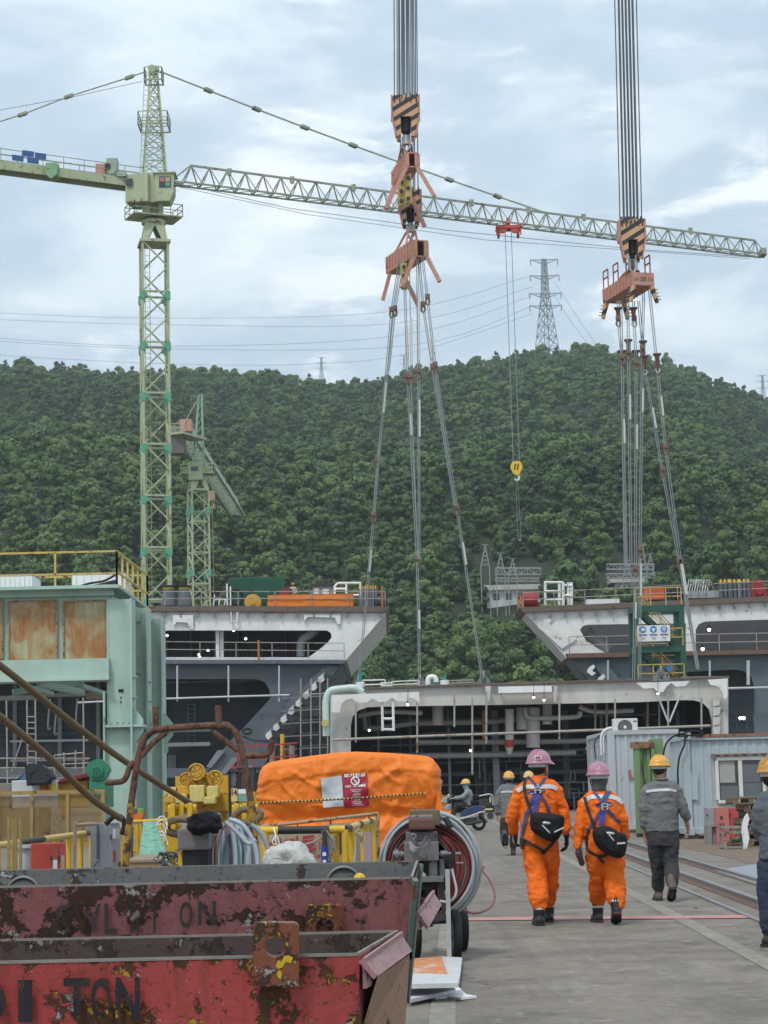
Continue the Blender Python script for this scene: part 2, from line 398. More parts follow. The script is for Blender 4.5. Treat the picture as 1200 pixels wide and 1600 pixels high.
# crane rails: ground points of the photograph, run on along the roadway
rails=mk('polished_rail_steel',(.26,.25,.25),.4,.6,scale=8,var=.2);railbed=mk('rusty_rail_bed',(.12,.075,.055),.9,scale=3,rust=.3)
for q,lab,wd in ((G(978.7,1337),'bright crane rail nearer the roadway, in a rusty slot',.07),(G(1057,1341),'thin crane rail nearer the blue container',.06)):
    a=q-RD*22;b=q+RD*75;r=thing('crane_rail',lab,'rail',a,'rails of the crane track')
    m=MB();m.bar(a+V((0,0,.03)),b+V((0,0,.03)),wd,.05);m.build('rail_head',rails,r)
    m=MB();m.bar(a+V((0,0,.006)) +RN*.13,b+V((0,0,.006)) +RN*.13,.05,.03);m.build('guard_bar',rails,r)
    m=MB();m.bar(a+V((0,0,.003)) -RN*.02,b+V((0,0,.003)) -RN*.02,wd+.24,.012);m.build('slot_bed',railbed,r)
q=G(1010,1366);m=MB();m.bar(q-RD*18+V((0,0,.008)),q+RD*60+V((0,0,.008)),.06,.02)
structure(m,'kerb_strip',rails,'flat steel edging strip along the rail slot')
tagd=mk('blue_grey_mat',(.24,.26,.29),.8,scale=3)
m=MB();a=G(1140,1362);m.plate([[G(1118,1360,.012),G(1210,1390,.012),G(1260,1370,.012),G(1180,1350,.012)]],(0,0,-.008))
solo(m,'floor_sheet',tagd,'pale blue grey sheet lying on the ground by the pallets','sheet')
m=MB()
for k,(x0,y0,x1,y1) in enumerate(((930,1352,1010,1392),(1085,1418,1090,1419),(1125,1438,1200,1468))):
    pts=[G(x0+(x1-x0) *i/16+random.uniform(-2,2),y0+(y1-y0) *i/16+random.uniform(-1,1),.006) for i in range(17)]
    for a,b in zip(pts,pts[1:]):
        wd=random.uniform(.015,.05);m.add([a,b,b+V((0,wd,0)),a+V((0,wd,0))],[(0,1,2,3)])
structure(m,'pavement_crack',mk('crack_dark',(.035,.03,.027),.95),'dark cracks in the concrete')

# ------------------------------------------------------------------ hills and forest
RIDGE=[(-400,560),(-100,566),(0,571),(60,573),(130,577),(220,584),(300,583),(380,589),(440,592),(500,602),(550,603),(600,592),(660,580),(720,572),(780,562),(850,550),(920,547),(980,554),(1030,567),(1090,583),(1140,603),(1180,618),(1260,650),(1600,760)]
def ridge_y(px):
    for (x0,y0),(x1,y1) in zip(RIDGE,RIDGE[1:]):
        if x0 <=px <=x1:return y0+(y1-y0) *(px-x0) /(x1-x0)
    return RIDGE[0][1] if px<RIDGE[0][0] else RIDGE[-1][1]
YF,YR=300.0,880.0
def hill_z(x,y):
    a=x/y;px=CX+a*F;zr=P(px,ridge_y(px),YR).z-5.5
    t=(y-YF) /(YR-YF)
    if t <=0:return 0.0
    nb=noise.fractal(V((x*.006,y*.006,3.1)),.9,2.1,4)
    if t <=1:return zr*(.15*min(1,t*6) +.85*t) *1.0+nb*16*math.sin(PI*min(t,1)) *(1 if t<1 else 0)
    return zr*max(0,1-(t-1) *1.6)
m=MB();nx,ny=90,70
gx=[(-.42+.84*i/nx) for i in range(nx+1)];gy=[280+(1300-280) *j/ny for j in range(ny+1)]
m.add([(a*y,y,hill_z(a*y,y) +(.02 if y>290 else -.5)) for y in gy for a in gx],[(j*(nx+1) +i,j*(nx+1) +i+1,(j+1) *(nx+1) +i+1,(j+1) *(nx+1) +i) for j in range(ny) for i in range(nx)],True)
soil=mk('forest_floor',(.03,.04,.02),.95,scale=.1)
structure(m,'hill',soil,'steep wooded hill behind the yard')
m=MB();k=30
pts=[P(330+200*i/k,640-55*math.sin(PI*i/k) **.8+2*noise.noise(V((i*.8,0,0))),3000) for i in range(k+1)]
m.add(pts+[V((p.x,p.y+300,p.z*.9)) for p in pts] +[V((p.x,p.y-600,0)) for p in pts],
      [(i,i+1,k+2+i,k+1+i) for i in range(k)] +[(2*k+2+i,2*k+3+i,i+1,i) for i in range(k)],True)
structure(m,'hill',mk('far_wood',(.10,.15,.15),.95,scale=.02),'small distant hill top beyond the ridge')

def leafmat(name,c0,c1):
    t=NT(name);oi=t.new('ShaderNodeObjectInfo')
    c=t.mix(oi.outputs['Random'],c0,c1)
    c=t.mix(t.ramp(t.noise(.02,3,.6),.35,.65),sc3(c0,.75),c) if False else c
    c=t.mix(t.ramp(t.noise(.55,3,.6),.4,.7,0,.5),c,sc3(c1,1.35))
    c=t.mix(t.ramp(t.noise(.012,3,.6),.42,.62,0,.55),c,sc3(c0,.7))
    MATS[name] =t.done(c,.6,0,None,.25);return MATS[name]
leafA=leafmat('broadleaf_foliage',(.052,.102,.028),(.118,.178,.048));leafB=leafmat('pine_foliage',(.042,.08,.032),(.085,.130,.048))
leafC=leafmat('bright_foliage',(.09,.15,.04),(.12,.18,.055))
bark=mk('bark',(.09,.07,.055),.95,scale=3)
def crown(mb,kind,nf,size,rng,H=9.0,R=3.4):
    "crown of leaf-sized faces gathered in clumps through its volume"
    cl=[]
    if kind =='pine':
        for k in range(26):
            h=rng.uniform(.28,1.0);rr=R*(1.08-h) **.7*rng.uniform(.5,1) *1.1;a=rng.uniform(0,2*PI)
            cl.append((V((rr*math.cos(a),rr*math.sin(a),H*h)),V((R*.34,R*.34,R*.16)) *rng.uniform(.7,1.3)))
        cl.append((V((0,0,H)),V((R*.15,R*.15,R*.3))))
    else:
        for k in range(20):
            h=rng.uniform(.3,.95);prof=math.sin(PI*min(1,max(.05,(h-.12) /.98))) **.6;a=rng.uniform(0,2*PI);rr=R*prof*rng.uniform(.25,.85)
            cl.append((V((rr*math.cos(a),rr*math.sin(a),H*h)),V((1,1,.75)) *R*rng.uniform(.28,.46)))
    for i in range(nf):
        c,r=cl[rng.randrange(len(cl))]
        d=V((rng.gauss(0,1),rng.gauss(0,1),rng.gauss(.25,1))).normalized();q=c+V((d.x*r.x,d.y*r.y,d.z*r.z)) *rng.uniform(.72,1.06)
        nrm=(d+V((rng.uniform(-.4,.4),rng.uniform(-.4,.4),rng.uniform(-.2,.5)))).normalized();x=nrm.orthogonal().normalized();y=nrm.cross(x);a=rng.uniform(0,PI)
        x,y=x*math.cos(a) +y*math.sin(a),y*math.cos(a) -x*math.sin(a);s=size*rng.uniform(.6,1.4)
        if kind =='pine':x=x*1.5;y=y*.55
        mb.add([q-x*s-y*s*.3,q+x*.2*s-y*s,q+x*s+y*s*.2,q-x*.1*s+y*s],[(0,1,2,3)])
def trunk(mb,H,r,rng):
    p=[V((0,0,-.5))]
    for k in range(1,6):p.append(V((rng.uniform(-.25,.25),rng.uniform(-.25,.25),H*.9*k/5)))
    mb.tube(p,[r*(1-.16*k) for k in range(6)],7)
    for k in range(6):
        a=rng.uniform(0,2*PI);b=p[2+k %3];e=b+V((math.cos(a) *H*.22,math.sin(a) *H*.22,H*rng.uniform(.08,.25)))
        mb.tube([b,b.lerp(e,.5) +V((0,0,.2)),e],[r*.45,r*.3,r*.12],5)
rng=random.Random(11)
pc=bpy.data.collections.new('forest_kinds')  # not in the scene: read by the forest's nodes only
for k in range(8):
    kind='pine' if k in (2,5,7) else 'broad';mb=MB();crown(mb,kind,2300 if kind =='broad' else 2300,.30 if kind =='broad' else .27,rng,rng.uniform(8,11),rng.uniform(3.0,4.1) if kind =='broad' else 2.7)
    me=mb.mesh('forest_tree',leafB if kind =='pine' else leafA);o=bpy.data.objects.new('forest_tree',me);pc.objects.link(o)
pts=[];scs=[]
y=YF+10
while y<YR+45:
    st=3.5+1.5*(y-YF) /(YR-YF);x=-.235*y-20
    while x<.235*y+20:
        qx=x+rng.uniform(-st,st) *.6;qy=y+rng.uniform(-st,st) *.6
        hz_=hill_z(qx,qy);qp=CX+qx/qy*F;lim=9
        if 318<qy<372:
            for l_,r_,yb_ in ((752,852,938),(944,1026,908)):
                if l_<qp<r_:lim=max(.12,(CAMZ+(1232-yb_-rng.uniform(-6,4)) /F*qy-hz_) /10) if qy<356 else .15
        pts.append((qx,qy,hz_-.8));scs.append(min(lim,1) *rng.choice((.34,.44,.52,.58,.66,.78,1.0)) *(1+.3*noise.noise(V((qx*.02,qy*.02,9)))));x +=st*1.05
    y +=st
me=bpy.data.meshes.new('forest');me.from_pydata(pts,[],[]);at=me.attributes.new('tree_scale','FLOAT','POINT');at.data.foreach_set('value',scs)
fo=bpy.data.objects.new('forest',me);COL.objects.link(fo);tag(fo,'dense green forest covering the hillside',None,None,'stuff')
ng=bpy.data.node_groups.new('forest_nodes','GeometryNodeTree');ng.interface.new_socket('Geometry',in_out='INPUT',socket_type='NodeSocketGeometry');ng.interface.new_socket('Geometry',in_out='OUTPUT',socket_type='NodeSocketGeometry')
N=ng.nodes;LK=ng.links.new;gi=N.new('NodeGroupInput');go=N.new('NodeGroupOutput');ip=N.new('GeometryNodeInstanceOnPoints');ci=N.new('GeometryNodeCollectionInfo')
ci.inputs['Collection'].default_value=pc;ci.inputs['Separate Children'].default_value=True;ci.inputs['Reset Children'].default_value=True;ip.inputs['Pick Instance'].default_value=True
rv=N.new('FunctionNodeRandomValue');rv.data_type='FLOAT_VECTOR';rv.inputs[0].default_value=(-.08,-.08,0);rv.inputs[1].default_value=(.08,.08,6.28)
na=N.new('GeometryNodeInputNamedAttribute');na.data_type='FLOAT';na.inputs['Name'].default_value='tree_scale'
LK(gi.outputs[0],ip.inputs['Points']);LK(ci.outputs[0],ip.inputs['Instance']);LK(rv.outputs[0],ip.inputs['Rotation']);LK(na.outputs['Attribute'],ip.inputs['Scale']);LK(ip.outputs[0],go.inputs[0])
md=fo.modifiers.new('trees','NODES');md.node_group=ng

# single trees along the foot of the hill
protos=[]
for k in range(6):
    kind='pine' if k in (1,4) else 'broad';H=rng.uniform(9.5,12);mb=MB();crown(mb,kind,6500,.17,rng,H,4.3 if kind =='broad' else 3.0)
    lab=('dark pine with layered branches at the foot of the hill','mid green leafy tree at the foot of the hill','bright yellow green leafy tree at the foot of the hill')[0 if kind =='pine' else (2 if k ==3 else 1)]
    r=thing('pine_tree' if kind =='pine' else 'leafy_tree',lab,'tree',(0,0,0),{0:'pines at the foot of the hill',1:'leafy trees at the foot of the hill',2:'bright leafy trees at the foot of the hill'}[0 if kind =='pine' else (2 if k ==3 else 1)])
    tm=MB();trunk(tm,H,.22,rng);tm.build('trunk',bark,r);mb.build('crown',leafB if kind =='pine' else (leafC if k ==3 else leafA),r);protos.append(r)
spots=[]
for k in range(150):
    px=rng.uniform(300,1230) if k %3 else rng.uniform(520,880);Y=rng.uniform(225,330)
    x=P(px,1000,Y).x
    if any((x-a) **2+(Y-b) **2<20 for a,b in spots):continue
    if 740<px<850 and Y<262 or 940<px<1035 and Y<262:continue
    spots.append((x,Y))
for k,(x,Y) in enumerate(spots):
    src=protos[k %6] if k<6 else protos[(0,1,2,4,5,0,2,4,5,3,1,0,2)[k %13]]
    o=src if k<6 else copy_thing(src,(0,0,0));s=rng.uniform(.75,1.2) *(1+(330-Y) *-.0015)
    o.location=(x,Y,hill_z(x,Y));o.rotation_euler=(0,0,rng.uniform(0,6.28));o.scale=(s,s,s)
# ------------------------------------------------------------------ air
hz=bpy.data.materials.new('haze');hz.use_nodes=True;hn=hz.node_tree;hn.nodes.remove(hn.nodes['Principled BSDF']);pv=hn.nodes.new('ShaderNodeVolumePrincipled');pv.inputs['Color'].default_value=(.82,.91,.94,1);pv.inputs['Density'].default_value=.00021;pv.inputs['Anisotropy'].default_value=.2
hn.links.new(pv.outputs[0],hn.nodes['Material Output'].inputs['Volume'])
m=MB();m.bx((-1300,-120,-1.2),(1300,3700,660));hzo=m.build('haze',hz);tag(hzo,'thin pale air over the yard and hill',None,None,'stuff')
# ------------------------------------------------------------------ lattice helpers
def square_mast(mb,base,H,w,panel,rc,rb,yaw,zig=2):
    rot=Matrix.Rotation(yaw,3,'Z');cs=[rot @V((i*w/2,j*w/2,0)) for i,j in ((-1,-1),(1,-1),(1,1),(-1,1))];base=V(base)
    for c in cs:mb.bar(base+c,base+c+V((0,0,H)),rc*2,up=rot @V((0,1,0)))
    k=max(1,round(H/panel));dz=H/k/zig
    for j in range(k*zig):
        z0,z1=j*dz,(j+1) *dz
        for q in range(4):
            a,b=cs[q],cs[(q+1) %4]
            if j %2:a,b=b,a
            mb.bar(base+a+V((0,0,z0)),base+b+V((0,0,z1)),rb*2)
            if j %zig ==0:mb.bar(base+a+V((0,0,z0)),base+b+V((0,0,z0)),rb*2.6)
    return cs
def tri_truss(mb,a,b,w,h,n,rc,rb,h1=None):
    "triangular truss: two lower chords, one upper"
    a=V(a);b=V(b);d=(b-a).normalized();s=d.cross(ZZ).normalized();L=(b-a).length;h1=h1 or h
    lo=lambda t,k:a.lerp(b,t) +s*(k*w/2);hi=lambda t:a.lerp(b,t) +V((0,0,h+(h1-h) *t))
    mb.bar(lo(0,-1),lo(1,-1),rc*2);mb.bar(lo(0,1),lo(1,1),rc*2);mb.bar(hi(.5/n),hi(1-.5/n),rc*2.4)
    for i in range(n):
        t0,tm,t1=i/n,(i+.5) /n,(i+1) /n
        for k in (-1,1):
            mb.bar(lo(t0,k),hi(tm),rb*2);mb.bar(hi(tm),lo(t1,k),rb*2)
        mb.bar(lo(t0,-1),lo(t0,1),rb*2);mb.bar(lo(t0,-1),lo(t1,1),rb*1.6)
def rail_fence(mb,pts,h,r,step=1.5,mids=(.5,)):
    pts=[V(p) for p in pts]
    for a,b in zip(pts,pts[1:]):
        n=max(1,round((b-a).length/step))
        for f in (1,) +tuple(mids):mb.bar(a+V((0,0,h*f)),b+V((0,0,h*f)),r*2)
        for i in range(n+1):
            q=a.lerp(b,i/n);mb.bar(q,q+V((0,0,h)),r*2)
def taper_tower(mb,base,H,w0,w1,n,r,yaw=0):
    rot=Matrix.Rotation(yaw,3,'Z');base=V(base)
    def c(q,t):
        i,j=((-1,-1),(1,-1),(1,1),(-1,1))[q %4];w_=w0+(w1-w0) *t
        return base+rot @V((i*w_/2,j*w_/2,H*t))
    for q in range(4):
        mb.bar(c(q,0),c(q,1),r*2.4)
        for i in range(n):
            t0=1-(1-i/n) **1.0;t1=(i+1) /n
            mb.bar(c(q,t0),c(q+1,t1),r*1.6);mb.bar(c(q+1,t0),c(q,t1),r*1.6);mb.bar(c(q,t1),c(q+1,t1),r*1.4)
    return c

# ------------------------------------------------------------------ the tall tower crane
Y1=170.0;b0=P(246,1100,Y1);b0.z=0;zsl=P(240,382,Y1).z;zj=P(250,278,Y1).z;ztop=P(240,110,Y1).z
tcr=thing('tower_crane','tall green lattice tower crane with long horizontal jib and box cab','crane',b0)
m=MB();square_mast(m,b0,zsl,2.15,4.36,.10,.062,math.radians(12));mast=m.build('mast',craneg,tcr)
m=MB();zz=zsl-P(240,466,Y1).z
for k in range(13):
    z=P(240,466,Y1).z-4.36*k
    if z<0:break
    for i,j in ((-1,-1),(1,-1),(1,1),(-1,1)):
        c=b0+Matrix.Rotation(math.radians(12),3,'Z') @V((i*1.075,j*1.075,0)) +V((0,0,z));m=MB();m.box(c,(.34,.34,.7));m.box(c+V((-i*.25,0,0)),(.3,.24,.34));m.build('joint_plate',cranejoint,mast)
m=MB();x0=b0+V((-.6,.2,0))
for k in (-.2,.2):m.bar(x0+V((k,0,0)),x0+V((k,0,zsl)),.05)
for k in range(int(zsl/.5)):m.bar(x0+V((-.2,0,k*.5)),x0+V((.2,0,k*.5)),.035)
for k in range(0,int(zsl),1):m.tube([x0+V((.38*math.cos(a),-.3-.38*math.sin(a),k)) for a in [PI*i/6 for i in range(7)]],.018,4)
m.build('ladder',craneg,mast)
JD=V((53.7,25,0)).normalized();JS=JD.cross(ZZ)
m=MB();tr=b0+V((0,0,zsl));rot=Matrix.Rotation(math.radians(12),3,'Z')
rr=[rot @V((i,j,0)) for i,j in ((-1.1,-1.1),(1.1,-1.1),(1.1,1.1),(-1.1,1.1))]
for q in range(4):
    a,b=rr[q],rr[(q+1) %4];up_=V((0,0,1.75));ins=.72
    m.plate([[tr+a,tr+b,tr+b*ins+up_,tr+a*ins+up_],[tr+a.lerp(b,.25) +V((0,0,.25)),tr+a.lerp(b,.5) *.82+V((0,0,1.45)),tr+a.lerp(b,.75) +V((0,0,.25))]],-(a+b).normalized() *.08)
m.cyl(tr+V((0,0,1.75)),tr+V((0,0,2.05)),1.05,1.05,20);m.box(tr+V((0,0,.05)),(2.6,2.6,.22),rot);m.build('slewing_base',craneg,tcr)
m=MB();pz=zsl+2.3;pf=MB();cpl=b0+V((0,0,pz))
pf.box(cpl+V((0,0,0)),(4.3,2.6,.12),Matrix.Rotation(math.radians(25),3,'Z'))
rt=Matrix.Rotation(math.radians(25),3,'Z');cor=[cpl+rt @V(q) for q in ((-2.15,-1.3,0),(2.15,-1.3,0),(2.15,1.3,0),(-2.15,1.3,0),(-2.15,-1.3,0))]
rail_fence(pf,cor,1.05,.03,1.2);plat=pf.build('slewing_platform',craneg,tcr)
m=MB();m.cyl(cpl,cpl+V((0,0,1.4)),.75,.75,14);m.box(cpl+V((.7,-.9,.7)),(.4,.4,1.3));m.box(cpl+V((-.5,-.8,.6)),(.7,.5,1.0));m.build('slewing_motor',craneg,plat)
cz0,cz1=P(225,326,Y1).z,P(225,282,Y1).z
m=MB();m.bbox((P(222,300,Y1).x,Y1-1.0,(cz0+cz1) /2),(2.0,2.2,cz1-cz0),.05,Matrix.Rotation(math.radians(-12),3,'Z'));m.bbox((P(243,300,Y1).x,Y1-.9,(cz0+cz1) /2+.05),(.6,1.6,cz1-cz0),.04)
eh=m.build('machine_house',craneg,tcr)
m=MB();q=P(207,296,Y1);m.box(q+V((0,-2.12,0)),(.55,.06,.6),Matrix.Rotation(math.radians(-12),3,'Z'));m.build('window',glass,eh)
m=MB();cx0,cx1=P(246,300,Y1).x,P(270,300,Y1).x;yy=Y1-1.9
m.plate([[(cx0,yy,cz0+.1),(cx1-.1,yy,cz0+.1),(cx1+.25,yy,cz0+.9),(cx1+.3,yy,cz1),(cx0,yy,cz1)]],(0,1.8,0));m.box(((cx0+cx1) /2+.15,yy+.9,cz1+.06),(cx1-cx0+.6,2.1,.1));cab=m.build('cab',craneg,tcr)
m=MB();m.box(((cx0+cx1) /2+.2,yy-.02,cz1-.75),(1.0,.05,.95));m.box((cx1+.27,yy+.9,cz1-.7),(.06,1.4,.9));m.build('window',glass,cab)
m=MB()
for k,(dx,dz) in enumerate(((-.25,.2),(.22,.2),(-.25,-.22),(.22,-.22))):m.m=k;m.box(((cx0+cx1) /2+.2+dx,yy-.06,cz1-.75+dz),(.4,.02,.36))
m.build('window_sticker',[mk('poster_pink',(.4,.16,.16)),mk('poster_sand',(.4,.36,.2)),mk('poster_ink',(.05,.05,.1)),mk('poster_teal',(.1,.3,.25))],cab)
m=MB();hd=b0+V((.1,0,zj-.4));HH=ztop-hd.z;c=taper_tower(m,hd,HH,2.0,.55,9,.045,math.radians(12));m.box(hd+V((0,0,HH+.1)),(.9,.7,.4));m.cyl(hd+V((-.1,-.5,HH)),hd+V((-.1,.5,HH)),.35,.35,14);head=m.build('tower_head',craneg,tcr)
m=MB()
for f,wd in ((.955,1.5),(.545,2.5)):
    q=hd+V((0,0,HH*f-.6));e=[q+V(k) *wd/2 for k in ((-1,-1,0),(1,-1,0),(1,1,0),(-1,1,0),(-1,-1,0))]
    for a,b in zip(e,e[1:]):m.bar(a,b,.12,.1)
    rail_fence(m,e,1.1,.03,.9);m.build('head_walkway',craneg,head);m=MB()
m=MB()
for k in (-.2,.2):m.bar(hd+V((-1.0+k,-.6,0)),hd+V((-.55+k,-.3,HH)),.05)
for k in range(int(HH/.45)):
    q=(hd+V((-1.0,-.6,0))).lerp(hd+V((-.55,-.3,HH)),k*.45/HH);m.bar(q+V((-.2,0,0)),q+V((.2,0,0)),.035)
m.build('ladder',craneg,head)
jr=b0+JD*1.4+V((0,0,zj-.25));tip=P(1192,400,195.5);tip.z=P(1180,400,195.5).z
m=MB();jl=(tip-jr).length;tri_truss(m,jr+JD*1.2,tip,1.25,1.75,36,.068,.043,1.45)
m.bar(jr,jr+JD*1.2,.3,.4);m.box(tip+V((0,0,.3)),(.5,1.3,.7));m.bar(jr,jr+JD*2.0+V((0,0,1.75)),.12)
jib=m.build('jib',cranesteel,tcr)
m=MB();rng2=random.Random(3)
for k in range(9):
    q=(jr+JD*2).lerp(tip,.06+.1*k) +V((0,0,1.62));m.box(q+V((0,0,.12)),(.4,.3,.3));m.cyl(q+V((0,-.6,-.3)),q+V((0,-.4,-.3)),.22,.22,10)
m.build('rope_support',cranesteel,jib)
m=MB();a=b0-JD*1.0+V((0,0,zj-.55));cj=b0-JD*17+V((0,0,zj-.15))
m.bar(a,cj,1.5,.12)
for k in (-1,1):m.bar(a+JS*k*.72-V((0,0,.3)),cj+JS*k*.72-V((0,0,.3)),.16,.75)
for k in range(6):q=a.lerp(cj,k/6);m.bar(q-JS*.7-V((0,0,.4)),q+JS*.7-V((0,0,.4)),.14)
cjo=m.build('counter_jib',craneg,tcr)
m=MB();e0=a+V((0,0,.06));e1=cj+V((0,0,.06))
for k in (-.72,.72):rail_fence(m,[e0+JS*k,e1+JS*k],1.05,.028,1.7)
m.build('walkway_railing',cranesteel,cjo)
m=MB()
cjp=lambda t_,s_,z_:a.lerp(cj,t_) +JS*s_+V((0,0,z_))
q=cjp(.505,.9,-.35);m.bbox(q,(.95,1.8,1.05),.03);m.plate([[q+V((-.45,-.95,-.5)),q+V((.45,-.95,-.5)),q+V((0,-.95,-.85))]],(0,.2,0));m.build('clamp_box',mk('crane_bracket_green',(.2,.36,.2),.6,rust=.2),cjo)
m=MB();q=cjp(.19,.1,.62);m.m=0;m.bbox(q+V((-.6,0,0)),(.85,1.0,1.05),.04);m.m=1;m.bbox(q+V((.35,0,.25)),(.95,1.0,1.5),.05);m.cyl(q+V((.3,-.6,0)),q+V((.3,.6,0)),.45,.45,16)
m.m=2;m.cyl(q+V((0,-.62,.2)),q+V((0,-.4,.2)),.3,.3,12);m.m=1;m.box(q+V((1.1,0,-.4)),(.9,.9,.4));m.build('hoist_winch',[salmon,mk('winch_grey_green',(.3,.35,.29),.6),darksteel],cjo)
m=MB()
for t_,z_ in ((.72,.45),(.665,.95),(.64,.42),(.60,.90)):m.bar(cjp(t_,.8,z_),cjp(t_-.06,.8,z_),.05,.5)
m.build('sign_panel',mk('blue_panel',(.04,.10,.26),.5),cjo)
def pend(pts,Y,nm,par,two=.35,r=.05):
    m=MB();ps=[P(x,y,yy) for x,y,yy in pts]
    for k in (0,1):
        m.tube([p+V((0,two*k,two*.5*k)) for p in ps],r,5)
    for p in ps[1:-1]:m.bbox(p+V((0,two*.5,two*.25)),(.8,.5,.3),.08,(ps[1] -ps[0]).to_track_quat('X','Z').to_matrix())
    return m.build(nm,cranesteel,par)
def along(x0,y0,Ya,x1,y1,Yb,n,dip=0):return [(x0+(x1-x0) *i/n,y0+(y1-y0) *i/n+dip*math.sin(PI*i/n),Ya+(Yb-Ya) *i/n) for i in range(n+1)]
pend(along(250,112,Y1,853,333,186,8,5),0,'pendant_bar',tcr,.25,.06)
pend([(228,112,Y1),(202,121,169.5),(107,151,168),(35,179,166.5),(-160,240,163)],0,'pendant_bar',tcr,.3)
m=MB();m.tube(PL([(222,127),(120,150),(0,172),(-160,205)],168),.03,4);m.tube([P(270,285,Y1),P(450,325,174),P(700,360,182),P(1000,390,190),P(1180,402,195)],.03,4);m.tube([P(270,290,Y1),P(480,335,175),P(760,375,184),P(1170,404,195)],.025,4)
m.build('trolley_rope',wire,tcr)
YT=184.0;m=MB();q=P(794,357,YT)
m.box(q,(2.3,1.5,.2));
for k in (-1,1):m.box(q+V((k*.9,0,-.35)),(.2,1.2,.9));m.cyl(q+V((k*.55,-.7,-.25)),q+V((k*.55,-.5,-.25)),.38,.38,14);m.bar(q+V((k*1.1,-.7,.3)),q+V((k*1.1,-.7,-.8)),.12)
m.box(q+V((0,-.2,.35)),(.3,.8,1.0));m.bar(q+V((-1.2,-.7,-.1)),q+V((1.2,-.7,-.1)),.12);m.build('trolley',mk('trolley_red',(.5,.06,.045),.6,rust=.2),tcr)
hk=P(807,732,YT)
h=thing('crane_hook_block','yellow round hook block hanging from the tall tower crane by two thin ropes','hook',hk)
m=MB();m.m=0
for k in (-.2,.2):m.plate([[hk+V((x,k,z)) for x,z in [(a*.01,b*.01) for a,b in ((-52,30),(-38,58),(-15,66),(15,66),(38,58),(52,30),(52,0),(30,-45),(12,-60),(-12,-60),(-30,-45),(-52,0))]]],(0,.06,0))
m.cyl(hk+V((0,-.14,.1)),hk+V((0,.2,.1)),.48,.48,18);m.m=1
for k in (-.15,.12):m.bar(hk+V((k-.06,-.23,-.15)),hk+V((k+.06,-.23,.4)),.1,.03,(0,1,0))
m.build('sheave_housing',[mk('hook_yellow',(.75,.48,.03),.5,rust=.08),black],h)
m=MB();m.tube([hk+V((.22*math.cos(t),0,-.85+.24*math.sin(t))) for t in [math.radians(100-k*24) for k in range(12)]],[.05,.08,.09,.1,.1,.1,.1,.09,.08,.07,.05,.03],8);m.cyl(hk+V((0,0,-.6)),hk+V((0,0,-.5)),.1);m.build('hook',whiteplain,h)
for k in (-.28,.28):
    m=MB();m.tube([hk+V((k,0,.3)),V((q.x+k,q.y,q.z-.4))],.035,5);m.build('hoist_rope',wire,h)
m=MB()
for k in (-.1,.08):m.tube([hk+V((k,0,-1.0)),hk+V((k*1.5+.1,0,-6.5))],.02,4)
m.ball(hk+V((.1,0,-6.6)),.12,8);m.build('tag_line',wire,h)

# ------------------------------------------------------------------ the second, farther tower crane
Y2=270.0;b2=P(313,1100,Y2);b2.z=0
z2=P(312,768,Y2).z;c2=thing('tower_crane','smaller farther green tower crane whose jib points away over the trees','crane',b2)
m=MB();square_mast(m,b2,z2,2.3,4.2,.11,.07,math.radians(20));ma=m.build('mast',craneg,c2)
m=MB()
for k in range(6):
    z=P(312,897,Y2).z+(k-1) *8.4
    if z>z2:break
    for i,j in ((-1,-1),(1,-1),(1,1),(-1,1)):
        m=MB();m.box(b2+Matrix.Rotation(math.radians(20),3,'Z') @V((i*1.15,j*1.15,0)) +V((0,0,z)),(.5,.5,.9));m.build('joint_plate',cranejoint,ma)
m=MB();t2=b2+V((0,0,z2));rr=[Matrix.Rotation(math.radians(20),3,'Z') @V((i,j,0)) for i,j in ((-1.2,-1.2),(1.2,-1.2),(1.2,1.2),(-1.2,1.2))]
for q_ in range(4):a,b=rr[q_],rr[(q_+1) %4];m.plate([[t2+a,t2+b,t2+b*.7+V((0,0,1.9)),t2+a*.7+V((0,0,1.9))],[t2+a.lerp(b,.25) +V((0,0,.3)),t2+a.lerp(b,.5) *.8+V((0,0,1.5)),t2+a.lerp(b,.75) +V((0,0,.3))]],-(a+b).normalized() *.1)
m.cyl(t2+V((0,0,1.9)),t2+V((0,0,2.3)),1.1,1.1,18);e=[t2+V((x,y,2.4)) for x,y in ((-2.3,-1.4),(2.2,-1.4),(2.2,1.4),(-2.3,1.4),(-2.3,-1.4))]
m.box(t2+V((0,0,2.35)),(4.4,2.7,.15));rail_fence(m,e,1.1,.045,1.2);m.build('slewing_base',craneg,c2)
m=MB();zc=P(311,773-45,Y2).z;m.bbox((b2.x-.2,Y2-.6,P(311,739,Y2).z),(1.9,1.9,2.3),.06);cb=m.build('cab',craneg,c2)
m=MB();m.box((b2.x-.3,Y2-1.57,P(311,735,Y2).z),(.9,.06,.6));m.build('window',glass,cb)
zj2=P(300,700,Y2).z;m=MB();ap=P(313,617,Y2);lo=V((b2.x-.6,Y2,zj2))
for x,y in ((-.6,-.8),(.8,-.8),(.8,.8),(-.6,.8)):m.bar(V((b2.x+x,Y2+y,zc)),ap+V((x*.25,y*.2,0)),.2)
for k in range(9):
    f=k/9;pa=V((b2.x-.6,Y2-.8,zc)).lerp(ap,f);pb=V((b2.x+.8,Y2-.8,zc)).lerp(ap,f+.1);m.bar(pa,pb,.1)
m.build('tower_head',mk('crane_mint',(.25,.40,.28),.6,rust=.15),c2)
m=MB();e2=P(372,812,349);s2=P(293,688,Y2+1.5);tri_truss(m,s2,V((e2.x,349,e2.z+.6)),2.3,2.4,24,.17,.085);m.build('jib',mk('crane_pale_green',(.40,.50,.37),.6,rust=.3,rcol=(.28,.12,.06)),c2)
